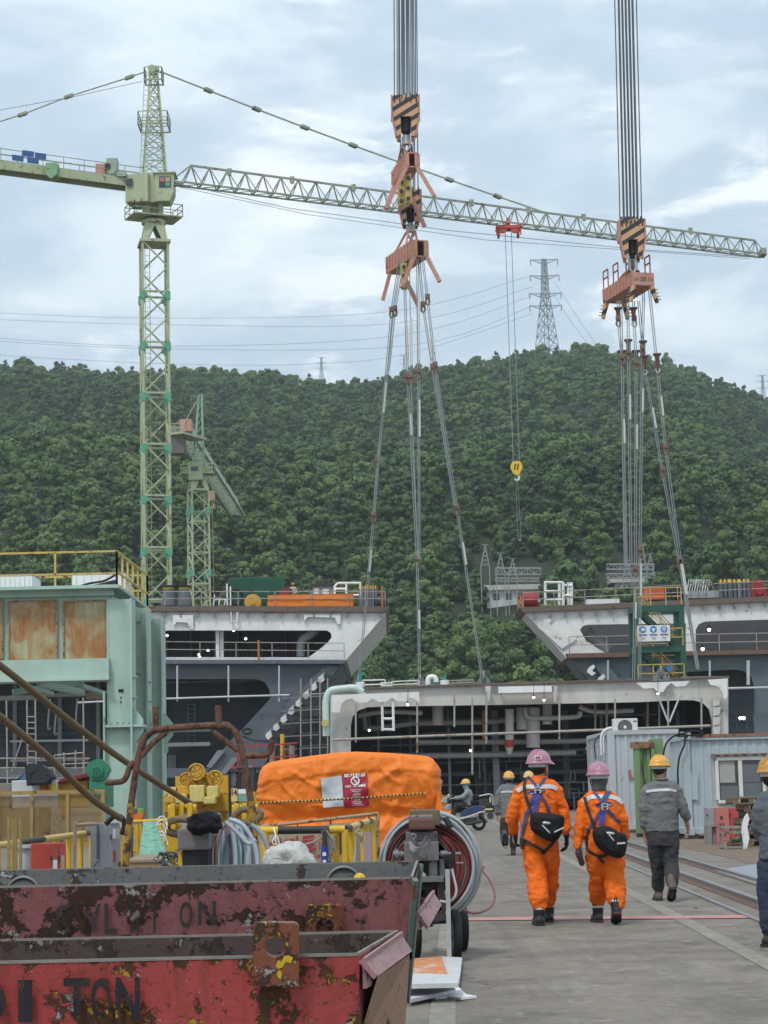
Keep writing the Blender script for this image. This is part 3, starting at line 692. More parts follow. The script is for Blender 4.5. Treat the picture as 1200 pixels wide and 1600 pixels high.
m=MB();s3=V((b2.x+.3,Y2-1,zj2+.9));s4=V((b2.x-2.4,Y2-6,zj2+1));m.bar(s3,s4,2.4,.3);rail_fence(m,[s3+V((-1.2,0,.15)),s4+V((-1.2,0,.15)),s4+V((1.2,0,.15))],1.1,.04,1.5);m.build('counter_jib',craneg,c2)
m=MB();m.bbox(s4+V((0,1.5,-1.3)),(2.3,2.0,2.6),.05);m.build('counterweight',mk('weathered_concrete_block',(.13,.12,.11),.9,rust=.3),c2)
m=MB();m.m=0;m.bbox(s4+V((1.2,3,1.4)),(1.6,2,1.6),.05);m.m=1;m.bbox(s4+V((-.4,4,.9)),(1.8,1.6,1.2),.05);m.build('hoist_winch',[salmon,greysteel],c2)
m=MB();m.tube([ap,P(355,757,315)],.07,5);m.tube([ap,s4+V((.5,0,0))],.07,5);m.build('pendant_bar',cranesteel,c2)
m=MB();q=P(332,800,Y2+6);m.tube([q+V((0,0,3)),q+V((0,0,7))],.03,4);m.bbox(q+V((0,0,2.2)),(.7,.5,1.4),.2);m.tube([q+V((.25*math.cos(t_),0,.8+.3*math.sin(t_))) for t_ in [math.radians(100-k_*26) for k_ in range(11)]],.12,6);m.tube([q+V((0,0,.5)),q+V((.1,0,-15))],.035,4);m.build('hook',mk('hook_sand',(.5,.33,.2),.6),c2)

# ------------------------------------------------------------------ pylons and power lines on the ridge
pyl=mk('pylon_steel',(.22,.23,.25),.6,.2,scale=.2)
def pylon(px,ytop,ybot,Y,lab,arms=3,wide=1.0):
    b=P(px,ybot,Y);tp=P(px,ytop,Y);H=tp.z-b.z;b.x=tp.x;u=H/38.0;r=thing('transmission_tower',lab,'pylon',b)
    m=MB();taper_tower(m,b-V((0,0,6*u)),H*.62+6*u,8.2*u,2.4*u,7,.12*u,.5);taper_tower(m,b+V((0,0,H*.62)),H*.38,2.4*u,1.3*u,6,.11*u,.5);m.build('lattice_body',pyl,r)
    for k in range(arms):
        z=H*(.99,.82,.63,.5)[k];wd=(6.0,6.4,7.0,7)[k] *u*wide;q=b+V((0,0,z));m=MB()
        for s_ in (-1,1):
            for y_ in (-.6,.6):m.bar(q+V((s_*.6*u,y_*u,0)),q+V((s_*wd,0,.3*u)),.16*u);m.bar(q+V((s_*.6*u,y_*u,-1.6*u)),q+V((s_*wd,0,.3*u)),.16*u)
            for t_ in (.3,.6):m.bar(q+V((s_*wd*t_,0,.1*u)),q+V((s_*wd*t_,0,-1.2*u*(1-t_))),.12*u)
            m.tube([q+V((s_*wd,0,.2*u)),q+V((s_*wd*.97,0,-2.0*u))],.2*u,5)
        m.build('cross_arm',pyl,r)
    return r
pylon(850,405,552,870,'tall lattice transmission tower standing on the right hill top',4,.9)
pylon(502,558,604,1500,'small lattice transmission tower on the saddle left of the hoist slings',3)
pylon(631,555,592,1700,'faint small transmission tower seen between the middle slings',3)
pylon(1191,586,640,1000,'lattice transmission tower at the right end of the ridge',3,.9)
lines=[([(-60,486),(240,497),(610,487),(832,430)],'uppermost power line sweeping left from the hill top tower'),([(-60,497),(240,507),(620,505),(832,448)],'second power line sweeping left from the hill top tower'),
         ([(-60,524),(240,541),(620,525),(832,462)],'power line sagging to the left, third from the top'),([(-60,530),(250,545),(640,540),(832,478)],'power line sagging to the left, fourth from the top'),
         ([(-60,552),(250,568),(480,569),(640,552),(832,490)],'lowest power line sweeping left, nearly touching the ridge'),([(866,440),(930,535),(990,600)],'power line dropping right from the hill top tower'),([(866,462),(905,520),(950,575)],'shorter power line dropping right from the hill top tower')]
for k,(pts,lab) in enumerate(lines):
    m=MB();m.tube(smooth_path([P(x,y,860+10*k) for x,y in pts],6),.075,4);solo(m,'power_line',pyl,lab,'power line')

# ------------------------------------------------------------------ gantry hoists with spreader beams and slings
stripe=NT('hazard_stripes');sp=stripe.new('ShaderNodeSeparateXYZ');stripe.ln(stripe.P(),sp.inputs[0])
v=stripe.math('FRACT',stripe.math('MULTIPLY',stripe.math('SUBTRACT',sp.outputs[2],stripe.math('MULTIPLY',sp.outputs[0],.62)),1.55));c=stripe.mix(stripe.math('GREATER_THAN',v,.46),(.03,.03,.03),stripe.mix(stripe.noise(3,5,.6),(.60,.34,.18),(.50,.27,.14)))
hazard=stripe.done(c,.55)
def hook_block(px,ytop,ybot,Y,wpx,lab,nrope,ropetop,ropespan):
    sY=S(Y);w_=wpx/sY;tp=P(px,ytop,Y);H=tp.z-P(px,ybot,Y).z;r=thing('hoist_block',lab,'hoist block',tp-V((0,0,H)),'gantry hoist blocks');c=tp
    for k in (-1,1):
        m=MB();y_=k*.55
        m.plate([[c+V((-w_/2,y_,0)),c+V((-w_/2,y_,-H*.45)),c+V((-w_*.34,y_,-H)),c+V((-w_*.2,y_,-H)),c+V((-w_*.2,y_,-H*.52)),c+V((w_*.2,y_,-H*.52)),c+V((w_*.2,y_,-H)),c+V((w_*.34,y_,-H)),c+V((w_/2,y_,-H*.45)),c+V((w_/2,y_,0))][::-1]],(0,.07,0))
        m.build('striped_plate',hazard,r)
    for k in (-1,1):m=MB();m.box(c+V((k*(w_/2+.05),0,-H*.25)),(.08,1.3,H*.5));m.bar(c+V((k*(w_/2+.05),-.4,-H*.48)),c+V((k*w_*.38,-.4,-H)),.08,.5);m.build('side_plate',salmon,r)
    m=MB();ns=max(4,nrope //2)
    for k in range(ns):x=-w_*.42+w_*.84*k/(ns-1);m.cyl(c+V((x-.04,0,-H*.12)),c+V((x+.04,0,-H*.12)),.58,.58,22)
    m.build('sheaves',darksteel,r)
    m=MB();m.cyl(c+V((0,0,-H*.5)),c+V((0,0,-H*.85)),w_*.19,w_*.19,16);m.cyl(c+V((0,0,-H*.85)),c+V((0,0,-H*.97)),w_*.13,w_*.1,16);m.build('swivel',black,r)
    for k in range(nrope):
        x=-w_*.44*ropespan+w_*.88*ropespan*(k+.5*(k %2) *.5) /(nrope-.5);m=MB();y_=-.58 if k %2 else .58
        m.tube([c+V((x,y_,-H*.1)),V((c.x+x*1.02+.42,c.y+y_,ropetop))],.036,5);m.build('hoist_rope',hoistwire,r)
    return c-V((0,0,H))
def spreader(px0,px1,ytop,ybot,Y,Lx,Ly,lab,hook_pt,legs,spikes=False,text=None):
    sY=S(Y);c=P((px0+px1) /2,(ytop+ybot) /2,Y);w_=(px1-px0) /sY;h=(ybot-ytop) /sY;ax=V((Lx,Ly,0));L_=ax.length;d=ax.normalized();sx=V((d.y,-d.x,0));mid=c+ax/2
    r=thing('spreader_beam',lab,'spreader beam',mid-V((0,0,h/2)))
    m=MB()
    for k in (-1,1):o=sx*k*(w_/2-.04);m.bar(c+o,c+o+ax,.08,h)
    for z in (-1,1):m.bar(c+V((0,0,z*(h/2-.04))),c+ax+V((0,0,z*(h/2-.04))),w_-.165,.07)
    for t_ in (0,.33,.66,1):m.bar(c+ax*t_-sx*(w_/2-.085),c+ax*t_-sx*w_*.2,.06,h-.16);m.bar(c+ax*t_+sx*w_*.2,c+ax*t_+sx*(w_/2-.085),.06,h-.16)
    for k in range(9):
        for s_ in (-1,1):q=c+ax*((k+.5) /9) +sx*s_*(w_/2+.05);m.box(q,(.06,.1,h*.96),Matrix.Rotation(math.atan2(d.y,d.x),3,'Z'))
    if text:m.bar(c-sx*w_*.48-d*.03,c+sx*w_*.48-d*.03,.05,h*.94)
    m.build('beam',salmon,r)
    if text:
        m=MB();rt_=sx;o=c-d*.06-sx*w_*.43-V((0,0,h*.17));m.text('S.H.I',o,rt_,ZZ,w_*.24,h*.26,.01);m.text('200',o+sx*w_*.30-V((0,0,h*.03)),rt_,ZZ,w_*.26,h*.36,.02);m.text('TON',o+sx*w_*.64,rt_,ZZ,w_*.22,h*.26,.01);m.build('lettering',blackpaint,r)
    m=MB();base=[mid+d*a*L_*.2+sx*b*w_*.38+V((0,0,h/2)) for a,b in ((-1,-1),(1,-1),(1,1),(-1,1))];top=[hook_pt+V((d.x*a+sx.x*b,d.y*a+sx.y*b,0)) *.22-V((0,0,.35)) for a,b in ((-1,-1),(1,-1),(1,1),(-1,1))]
    if text:
        top=[p.lerp(b_,.35) for p,b_ in zip(top,base)]
        m.add(base+top,[(0,1,5,4),(1,2,6,5),(2,3,7,6),(3,0,4,7),(4,5,6,7)])
    else:
        for a,b in zip(base,top):m.bar(a,b,.12)
    m.build('hanger_bracket',salmon,r)
    m=MB();m.cyl(top[0].lerp(top[2],.5),hook_pt+V((0,0,.2)),.22,.2,12);m.tube([hook_pt+V((.16,0,.1)),hook_pt+V((.2,0,-.5)),hook_pt+V((0,0,-.8)),hook_pt+V((-.2,0,-.5)),hook_pt+V((-.16,0,.1))],.1,8);m.build('shackle',steel,r)
    bot=c-V((0,0,h/2))
    for t_,s_,dx,dy,dz in legs:
        a=bot+ax*t_+sx*s_*w_*.4;b=a+V((dx,dy,dz));m=MB();m.bar(a,b,.22,.22) if not spikes else m.cyl(a,b,.17,.12,10)
        lg=m.build('leg',hazard if spikes else salmon,r);m=MB()
        for k in range(1,5):
            q=a.lerp(b,k/5);m.bar(q,q+V((.3*(1 if dx >=0 else -1),0,0)),.05)
        if spikes or t_>2:m.build('spike',greysteel,lg)
    if text:
        m=MB()
        for t_,s_ in ((.06,-1),(.85,-1),(.06,1),(.5,-1)):
            q=c+ax*t_+sx*s_*w_*.42+V((0,0,h/2));rail_fence(m,[q,q+d*.75],1.15,.035,.75,(.6,))
        m.build('guard_rail',mk('rail_red',(.3,.05,.05),.6),r)
    return c,ax,sx,w_,h
YA,YB,YC=118.0,123.0,118.0
hp1=hook_block(633,153,217,YA,42,'striped hoist block at the top of the middle hoist, hanging on a fan of ropes',10,62,.95)
hp2=hook_block(640,300,354,YB,34,'lower striped hoist block half hidden behind the upper spreader of the middle hoist',8,62,.95)
hp3=hook_block(986,346,407,YC,38,'striped hoist block above the 200 ton spreader beam',12,62,.95)
spreader(632,655,237,262,YA,-.75,4.0,'upper pink brown spreader beam of the middle hoist, with splayed legs',hp1,((0,-1,-1.3,-.3,-2.6),(0,1,.95,-.3,-1.9),(.9,-1,-.6,.2,-1.5),(.9,1,1.1,.2,-2.6)))
spreader(643,671,374,402,YA+2,-1.6,4.2,'lower pink brown spreader beam of the middle hoist, nearer the slings',hp2,((0,-1,-.8,-.3,-2.0),(0,1,.7,-.3,-1.6),(.9,-1,-.5,.2,-1.7),(.9,1,.9,.2,-2.0)))
spreader(985,1024,425,447,YC,-1.25,4.4,'big pink brown spreader beam lettered 200 TON with guard rails',hp3,((0.02,-1,-.2,0,-.95),(0.02,1,.3,0,-1.0),(.95,-1,-.25,.1,-1.0),(.95,1,.2,.1,-1.0)),True,'200')
linky=mk('link_plate_yellow',(.46,.36,.12),.6,rust=.35,rscale=4)
for px,y0,y1,Y,lab in ((627,278,322,YA+1,'left yellow link plates below the upper spreader'),(638,272,318,YA+.3,'right yellow link plates below the upper spreader'),(631,412,452,YA+2,'yellow link plates below the lower spreader')):
    a=P(px,y0,Y);b=P(px,y1,Y);m=MB();m.m=0
    for k in (-.12,.12):m.bbox((a+b) /2+V((0,k,0)),(.4,.06,a.z-b.z),.1)
    m.m=1
    for f in (.15,.5,.85):q=a.lerp(b,f);m.cyl(q+V((0,-.25,0)),q+V((0,.25,0)),.11,.11,10)
    solo(m,'link_plate',[linky,darksteel],lab,'link plate','yellow link plates')
def sling(pts,Ys,lab,marks=(),n2=2,gap=.1,r=.028,top_clamp=False):
    Yn=lambda i:Ys[0] +(Ys[1] -Ys[0]) *i/max(1,len(pts) -1);ps=[P(x,y,Yn(i)) for i,(x,y) in enumerate(pts)]
    rt_=thing('lifting_sling',lab,'sling',ps[-1],'wire slings of the gantry hoists')
    for k in range(n2):
        o=V((gap*(k-(n2-1) /2),0.06*(k %2),0));m=MB();m.tube([p+o for p in ps],r,5);m.build('wire_rope',wire,rt_)
    for f0,f1 in marks:
        m=MB();a=ps[0].lerp(ps[-1],f0) if len(ps) ==2 else ps[int(f0)].lerp(ps[min(int(f0) +1,len(ps) -1)],f0 %1);b=ps[0].lerp(ps[-1],f1) if len(ps) ==2 else ps[int(f1)].lerp(ps[min(int(f1) +1,len(ps) -1)],f1 %1)
        m.cyl(a+V((gap/2,0,0)),b+V((gap/2,0,0)),.065,.065,8);m.build('ferrule',ferr,rt_)
    for p in ps[1:-1]:
        m=MB();m.tube([p+V((.13*math.cos(t_),0,.2*math.sin(t_) -.2)) for t_ in [PI*k_/4 for k_ in range(8)]],.055,6,True);m.bbox(p+V((0,0,.12)),(.3,.22,.3),.05);m.build('shackle',mk('shackle_steel',(.2,.12,.09),.6,.3,scale=6),rt_)
    return rt_
sling([(624,408),(612,486),(584,806),(560,1072)],(120,122),'left outer sling of the middle hoist, running to the block roof',((1.35,1.5),(2.2,2.33)))
sling([(629,408),(617,484),(590,720),(584,806)],(120.5,122),'left inner sling of the middle hoist, joined to its outer neighbour',((1.2,1.4),))
sling([(631,406),(637,590),(652,875),(656,1072)],(120,118),'central left sling of the middle hoist',((.6,.85),(1.2,1.32),(2.4,2.55)))
sling([(640,404),(642,590),(653,873)],(120,118),'thin central sling of the middle hoist',((.5,.9),),1)
sling([(652,404),(654,582),(655,873)],(120,118),'central right sling of the middle hoist',((.3,.9),(1.15,1.35)),2)
sling([(660,402),(668,466),(680,572),(714,795),(754,1062)],(120,118),'right outer sling of the middle hoist, running to the block roof',((2.0,.6) and (1.6,1.8),(3.2,3.33)))
sling([(655,404),(661,478),(676,575),(711,790)],(121,118),'right inner sling of the middle hoist',((1.6,1.85),))
for pts,lab,mk_ in (([(966,470),(966,500),(972,560),(977,880)],'leftmost sling under the 200 ton spreader',((2.3,2.42),)),([(970,470),(972,567),(979,885)],'second sling from the left under the 200 ton spreader',((1.3,1.4),)),([(981,465),(982,552),(986,880)],'third sling from the left under the 200 ton spreader',((1.2,1.32),)),
                      ([(990,470),(991,500),(994,568),(993,890),(990,1062)],'sling under the 200 ton spreader reaching the stair tower',((2.3,2.42),(3.3,3.45))),([(1006,445),(1004,545),(1000,860),(1000,1066)],'thick sling ending beside the stair tower post',((1.2,1.32),(2.1,2.35))),([(998,470),(1007,572),(1035,735),(1062,880),(1090,1045)],'right inner sling slanting to the white block roof',((1.4,1.6),(3.0,3.3))),([(1014,445),(1027,575),(1040,700),(1064,880),(1091,1046)],'right outer sling slanting to the white block roof',((1.35,1.6),(3.0,3.3)))):
    sling(pts,(119.5,118),lab,mk_,2,.12)
for k,(x,y,lab) in enumerate(((966,491,'rope socket hanging highest on the left, under the 200 ton spreader'),(990,491,'rope socket hanging highest on the right, under the 200 ton spreader'),(972,558,'leftmost of the lower rope sockets under the 200 ton spreader'),(982,541,'second rope socket of the lower row, hanging a little higher'),(994,558,'middle rope socket of the lower row'),(1005,543,'rope socket of the lower row right of the middle one'),(1007,566,'socket below and beside its neighbour in the lower row'),(1027,563,'rightmost rope socket, on the slanting outer sling'))):
    q=P(x,y,119.1);m=MB();m.m=0;m.plate([[q+V((a*.01,-.1,b*.01)) for a,b in ((-20,36),(-13,20),(-10,-20),(-13,-40),(13,-40),(10,-20),(13,20),(20,36))]],(0,.2,0));m.box(q+V((0,0,.36)),(.46,.3,.1));m.m=1
    m.tube([q+V((.12*math.cos(t_),0,.18*math.sin(t_) -.58)) for t_ in [PI*k_/4 for k_ in range(8)]],.045,6,True);solo(m,'rope_socket',[mk('socket_brown',(.10,.045,.035),.7,rust=.3),ferr],lab,'rope socket','rope sockets under the right spreader')
# ------------------------------------------------------------------ hull sections
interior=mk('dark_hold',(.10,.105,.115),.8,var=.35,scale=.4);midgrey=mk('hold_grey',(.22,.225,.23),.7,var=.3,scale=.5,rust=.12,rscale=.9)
palerail=mk('pale_rail_steel',(.34,.32,.28),.6,scale=2,rust=.3,rcol=(.25,.12,.05),rscale=2);whitepipe=mk('pale_pipe_paint',(.5,.52,.52),.5,scale=1,streak=.15,rust=.08)
redprimer=mk('red_primer',(.22,.05,.04),.7,scale=1.5);orangerust=mk('orange_rust',(.35,.15,.06),.8,scale=2)
def lamp_at(px,py,Y,par,r=.09):
    p=P(px,py,Y);m=MB();m.m=0;m.ball(p,r,8);m.m=1;m.cyl(p+V((0,0,r*.8)),p+V((0,0,r*2.4)),r*.7,r*.5,8);m.tube([p+V((0,0,r*2)),p+V((.05,.1,.9))],.015,4)
    return m.build('work_lamp',[lampm,darksteel],par)
def prail(par,pts,Y,hpx,r=.03,step=2.2,mat=palerail,mids=(.5,),name='railing'):
    m=MB();rail_fence(m,PL(pts,Y),hpx/S(Y),r,step,mids);return m.build(name,mat,par)
def ptube(pts,Y,r,mat,par,name='pipe',n=8,k=5,sm=True):
    m=MB();q=PL(pts,Y);m.tube(smooth_path(q,k) if sm else q,r,n);return m.build(name,mat,par)

def side(m,a,b,Y,dep,th):
    p,q=P(*a,Y),P(*b,Y);o=V((0,dep,0));m.plate([[p,q,q+o,p+o]],(-th,0,.02))
# ---- left hull section (cut end towards the yard)
YL=150.0;zg=0.0
lh=thing('ship_section','left grey and white hull section with slanting flared end and open decks','ship section',V((P(300,1000,YL).x,YL,0)))
m=MB();m.m=0;m.pplate([[(-340,955),(604,957),(541,1031),(-340,1031)],[(-320,985),(-320,1026),(482,1027),(500,1014),(512,1004),(518,996),(517,989),(511,985)]],YL,.35)
m.m=0;side(m,(604,957),(541,1031),YL+.36,21,.2);m.build('upper_side',white,lh)
m=MB();m.plate([PL([(-340,947),(608,947),(605,956),(-340,954)],YL-.4)],(0,23,0));m.build('deck',deckbrown,lh)
m=MB();m.plate([PL([(-340,1031),(541,1031),(537,1037),(-340,1037)],YL-.9)],(0,20,0));m.build('middle_deck',hullgrey,lh)
m=MB();m.pplate([[(-340,1037),(537,1037),(516,1058),(432,1158),(396,1215),(-340,1215)],[(-300,1061),(-300,1200),(330,1200),(372,1146),(422,1092),(421,1078),(414,1066),(402,1061)]],YL,.35)
side(m,(537,1037),(410,1190),YL+.36,19,.2);m.build('lower_side',hullgrey,lh)
m=MB();m.pplate([[(-340,1040),(500,1040),(380,1262),(-340,1262)]],YL+7,.2);m.build('recessed_bulkhead',mk('recess_shade_grey',(.055,.062,.072),.7,var=.3,scale=.5),lh)  # hull grey darkened: the shade of the recess is put into the colour
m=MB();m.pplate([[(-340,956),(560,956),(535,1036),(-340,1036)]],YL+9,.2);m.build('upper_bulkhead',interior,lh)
m=MB()
for x in (-60,120,170):m.pbox(x,986,x+5,1030,YL+6,.2)
for x in range(260,500,37):m.pbox(x,986,x+2,1030,YL+8.6,.3)
m.build('stiffener',midgrey,lh)
m=MB();m.pbox(337,985,342,1031,YL+.6,.5);m.pbox(343,985,349,1031,YL+.9,.5);m.build('white_pillar',white,lh)
for x0,x1,y0,y1 in ((270,302,961,983),(475,532,960,975)):
    m=MB();m.pplate([[(x0,y0),(x1,y0),(x1,y1),(x1-5,y1),(x1-9,y1-10),(x0+6,y1-11),(x0+2,y1-6),(x0,y1-6)]],YL-.25,.12);m.build('bracket',white,lh)
m=MB();m.tube(PL([(361,956),(361,972),(371,972),(371,956)],YL-.3),.07,6);m.build('handhold',white,lh)
for x in range(255,600,26):
    m=MB();m.pbox(x,956,x+3,964,YL-.3,.2);m.build('deck_clip',midgrey,lh)
ptube([(470,1026),(470,1008),(474,998),(484,992),(494,984)],YL+2.5,.32,whitepipe,lh)
prail(lh,[(200,1026),(538,1029)],YL-.7,24,.028,2.6);prail(lh,[(200,946),(602,946)],YL-.2,22,.03,2.6)
m=MB()
for x,y in ((404,1030),(597,946)):m.pbox(x-1.6,y-30,x+1.6,y+2,YL-.9,.1)
m.build('rusty_post',orangerust,lh)
# notched sloping girder
ang=math.atan2(-(1047-1150),518-428)
m=MB();m.pplate([[(428,1092),(447,1099),(508,1040),(530,1042),(440,1152),(432,1158),(396,1156),(372,1146)]],YL-.5,.25);m.pplate([[(368,1148),(396,1156),(436,1156),(410,1200),(380,1228),(300,1228)]],YL-.4,.2);gd=m.build('sloping_girder',hullgrey,lh)
for k in range(8):
    f=k/7.0;x=505-82*f;y=1052+88*f;m=MB();m.pplate([[(x,y),(x+14,y+3),(x+20,y+9),(x+9,y+14),(x+2,y+9)]],YL-1.0,.6);m.build('notch_block',hulldark,gd)
    m=MB();m.pplate([[(x-8,y+7),(x+1,y-1),(x+5,y+2),(x+1,y+6),(x+4,y+9),(x-4,y+16),(x-8,y+12)]],YL-.7,.12);m.build('bright_lug',whiteplain if k %3 else white,gd)
m=MB();m.tube([p for p in PL(arc2(386,1142,7,0,360,14,4)[:-1],YL-.55)],.05,5,True);m.build('access_hole',hulldark,gd)
for k in range(3):
    m=MB();m.pplate([[(340+22*k,1172+12*k),(352+22*k,1172+12*k),(330+22*k,1200+10*k),(322+22*k,1198+10*k)]],YL-.7,.15);m.build('web_plate',midgrey,gd)
for x in (277,357,436):ptube([(x,1040),(x,1096)],YL-1.2,.07,whitepipe,lh,'stand_pipe',6,1)
ptube([(120,1098),(256,1092),(345,1089),(452,1086)],YL-1.3,.08,whitepipe,lh,'scaffold_pipe',6,2)
m=MB()
for x in (-40,20,90,150):m.pbox(x,1060,x+6,1200,YL+6.5,.4)
m.pbox(255,1063,420,1066,YL+5.5,.5);m.pbox(255,1140,330,1144,YL+3,2);m.pbox(255,1160,328,1166,YL+1,4);m.pbox(262,1180,275,1205,YL+6.8,.2);m.build('frame_bar',midgrey,lh);m=MB();m.pbox(360,1180,366,1240,YL-.3,.5);m.build('frame_bar',midgrey,lh)
m=MB()
for k in range(9):m.pbox(293,1100+7*k,305,1101+7*k,YL+6.7,.1)
m.pbox(293,1100,294,1165,YL+6.6,.1);m.pbox(304,1100,305,1165,YL+6.6,.1);m.build('wall_ladder',greysteel,lh)
m=MB()
for k in range(14):y=1100+10*(k %7);x=-20+250*(k //7) *.6;m.pbox(x,y,x+140,y+1.2,YL+6.6,.15)
m.build('wall_stiffener',hulldark,lh)
for x,y in ((261,993),(365,985),(384,998),(325,1016),(312,1026),(440,983),(311,1023)):lamp_at(x,y,YL+1.2,lh,.09)
# things on the left deck
for k,(x,lab) in enumerate(((264,'left dark mooring bitt with yellow band on the left deck'),(288,'right dark mooring bitt with yellow band on the left deck'))):
    b=P(x,947,YL+1.5);m=MB();m.m=0;m.cyl(b,b+V((0,0,1.25)),.62,.42,16);m.m=1;m.cyl(b+V((0,0,1.25)),b+V((0,0,1.36)),.45,.46,16);m.m=2;m.cyl(b+V((0,0,1.36)),b+V((0,0,1.52)),.5,.5,16);solo(m,'mooring_bitt',[hullgrey,yellow,black],lab,'bitt','bitts on the left deck',b)
m=MB();m.pbox(360,902,442,947,YL+3,2.4);gc=solo(m,'green_container',mk('dark_green_paint',(.012,.085,.05),.55,scale=.7),'dark green steel container standing on the left deck','container',None,None,.03)
m=MB();o=gc.location
for k in range(13):q=P(363+6.2*k,924,YL+2.97);m.box(q,(.12,.06,1.9))
m.build('corrugation_panel',mk('dark_green_paint',(.012,.085,.05)),gc)
def draped(name,x0,x1,y0,y1,Y,dep,mat,lab,cat,seed=0,flare=3):
    "cloth cover over a box-like load: folds, sagging edges"
    a=P(x0,y0,Y);b=P(x1,y1,Y);W=b.x-a.x;H=a.z-b.z;nx_,nz_=34,12;m=MB();r_=random.Random(seed)
    def row(u,prof):  # prof 0..1 down the front
        return 0
    vs=[];loop=[(0,dep)] +[(0,dep*(1-k/5)) for k in range(1,6)] +[(W*k/nx_,0) for k in range(1,nx_)] +[(W,dep*k/5) for k in range(6)]
    n_=len(loop)
    for j in range(nz_+1):
        f=j/nz_
        for (x,y) in loop:
            nn=noise.noise(V((x*1.7+seed,y*2,f*1.2))) *.10+noise.noise(V((x*4+seed,y*3,f*3))) *.04
            out=V((x-W/2,y-dep/2,0));out.normalize();k=nn*(.4+f) +.03*math.sin(f*3.1)
            vs.append(V((a.x+x,Y+y,a.z-H*f)) +out*k*min(1,H) +V((0,0,-.05*abs(nn) *8*(1-f))))
    m.add(vs,[(j*n_+i,(j+1) *n_+i,(j+1) *n_+i+1,j*n_+i+1) for j in range(nz_) for i in range(n_-1)],True)
    top=vs[:n_];m.add(top,[list(range(n_))[::-1]])
    return solo(m,name,mat,lab,cat)
tarpo=cloth('orange_tarpaulin',(.72,.20,.025),.1,.55,.5,3)
draped('tarpaulin',418,552,930,955,YL-.1,2.2,tarpo,'long orange tarpaulin over goods on the left deck edge','tarpaulin',4)
m=MB();q=P(395,941,YL+1.5);m.cyl(q,q+V((0,.6,0)),.62,.62,22);m.cyl(q+V((0,-.1,0)),q,.2,.2,10);m.bar(q+V((-.5,.3,0)),q+V((-.6,.3,-.75)),.1);m.bar(q+V((.5,.3,0)),q+V((.6,.3,-.75)),.1);solo(m,'cable_reel',mk('ochre_paint',(.55,.33,.05),.6,rust=.2),'yellow round cable reel in front of the dark green container','reel')
m=MB();q=P(369,933,YL+1.7);m.tube([q+V((.5*math.cos(t_),0,.6*math.sin(t_))) for t_ in [2*PI*k/16 for k in range(16)]],.09,6,True);m.tube([q+V((.42*math.cos(t_),.1,.5*math.sin(t_))) for t_ in [2*PI*k/16 for k in range(16)]],.08,6,True);m.bar(q+V((0,.1,-.5)),q+V((0,.1,-.75)),.3);solo(m,'hose_coil',black,'black hose coil hanging at the left end of the dark green container','hose')
m=MB();b=P(355,946,YL+.5);m.bar(b,b+V((0,0,1.6)),.1);m.bar(b+V((.25,0,0)),b+V((.25,0,1.4)),.1);solo(m,'white_post',white,'pair of white posts beside the dark green container','post')
m=MB();b=P(344,946,YL+.6)
for k in range(3):q=b+V((-.5+.4*k,0,0));m.bar(q,q+V((.1,0,.8-.2*k)),.07);m.bar(q+V((0,0,.4)),q+V((.5,.1,.5)),.06)
solo(m,'folded_stool',white,'tangle of white steel stools left of the white posts','stool')
m=MB();q=P(446,931,YL+3);m.cyl(q-V((0,0,.8)),q+V((0,0,.5)),.5,.5,16);
for k in (-.5,-.05,.45):m.cyl(q+V((0,0,k)),q+V((0,0,k+.06)),.53,.53,16)
solo(m,'oil_drum',redprimer,'dark red drum behind the orange tarpaulin','drum')
m=MB();m.m=0;m.pbox(488,915,521,947,YL+4,2.4);m.m=1;m.pbox(485,911,524,915,YL+3.8,2.9);m.m=2;m.pbox(491,919,498,928,YL+3.96,.1);m.pbox(504,920,514,930,YL+3.96,.1);solo(m,'deck_shed',[mk('shed_grey',(.3,.29,.27),.7,scale=1),darksteel,whiteplain],'small grey shed with notices behind the orange tarpaulin','shed')
m=MB()
for a,b in (((523,930),(523,916)),((523,916),(528,911)),((528,911),(563,911)),((563,911),(563,932)),((523,930),(563,930)),((541,911),(541,930)),((523,920),(541,920))):
    m.tube(PL([a,b],YL+1),.09,6);q1,q2=P(*a,YL+2.2),P(*b,YL+2.2);m.tube([q1,q2],.09,6)
for p in ((523,916),(563,911),(563,930)):m.tube([P(*p,YL+1),P(*p,YL+2.2)],.09,6)
m.tube(PL([(523,930),(523,947)],YL+1),.09,6);m.tube(PL([(563,930),(563,947)],YL+1),.09,6);solo(m,'tube_stand',white,'white tube frame standing right of the grey shed','frame')
for k,(x,lab) in enumerate(((569,'left gas bottle bundle beside the white tube frame'),(581,'right gas bottle bundle near the hull tip'))):
    m=MB();b=P(x,947,YL+1)
    for j in range(4):q=b+V((-.3+.2*j,.1*(j %2),0));m.m=0;m.cyl(q,q+V((0,0,1.3)),.1,.1,10);m.m=1;m.cyl(q+V((0,0,1.3)),q+V((0,0,1.55)),.09,.03,8)
    solo(m,'gas_bottle_bundle',[greysteel,mk('bottle_cap_orange',(.6,.3,.05))],lab,'gas bottles','gas bottle bundles on the left deck',b)
m=MB();q=P(594,941,YL+1.2);m.cyl(q+V((-.4,0,0)),q+V((.4,.1,0)),.45,.45,18);m.box(q+V((0,.2,-.4)),(1.2,.8,.2));m.box(q+V((.1,.5,.3)),(.8,.4,.8));solo(m,'deck_winch',darksteel,'dark winch at the tip of the left deck','winch')

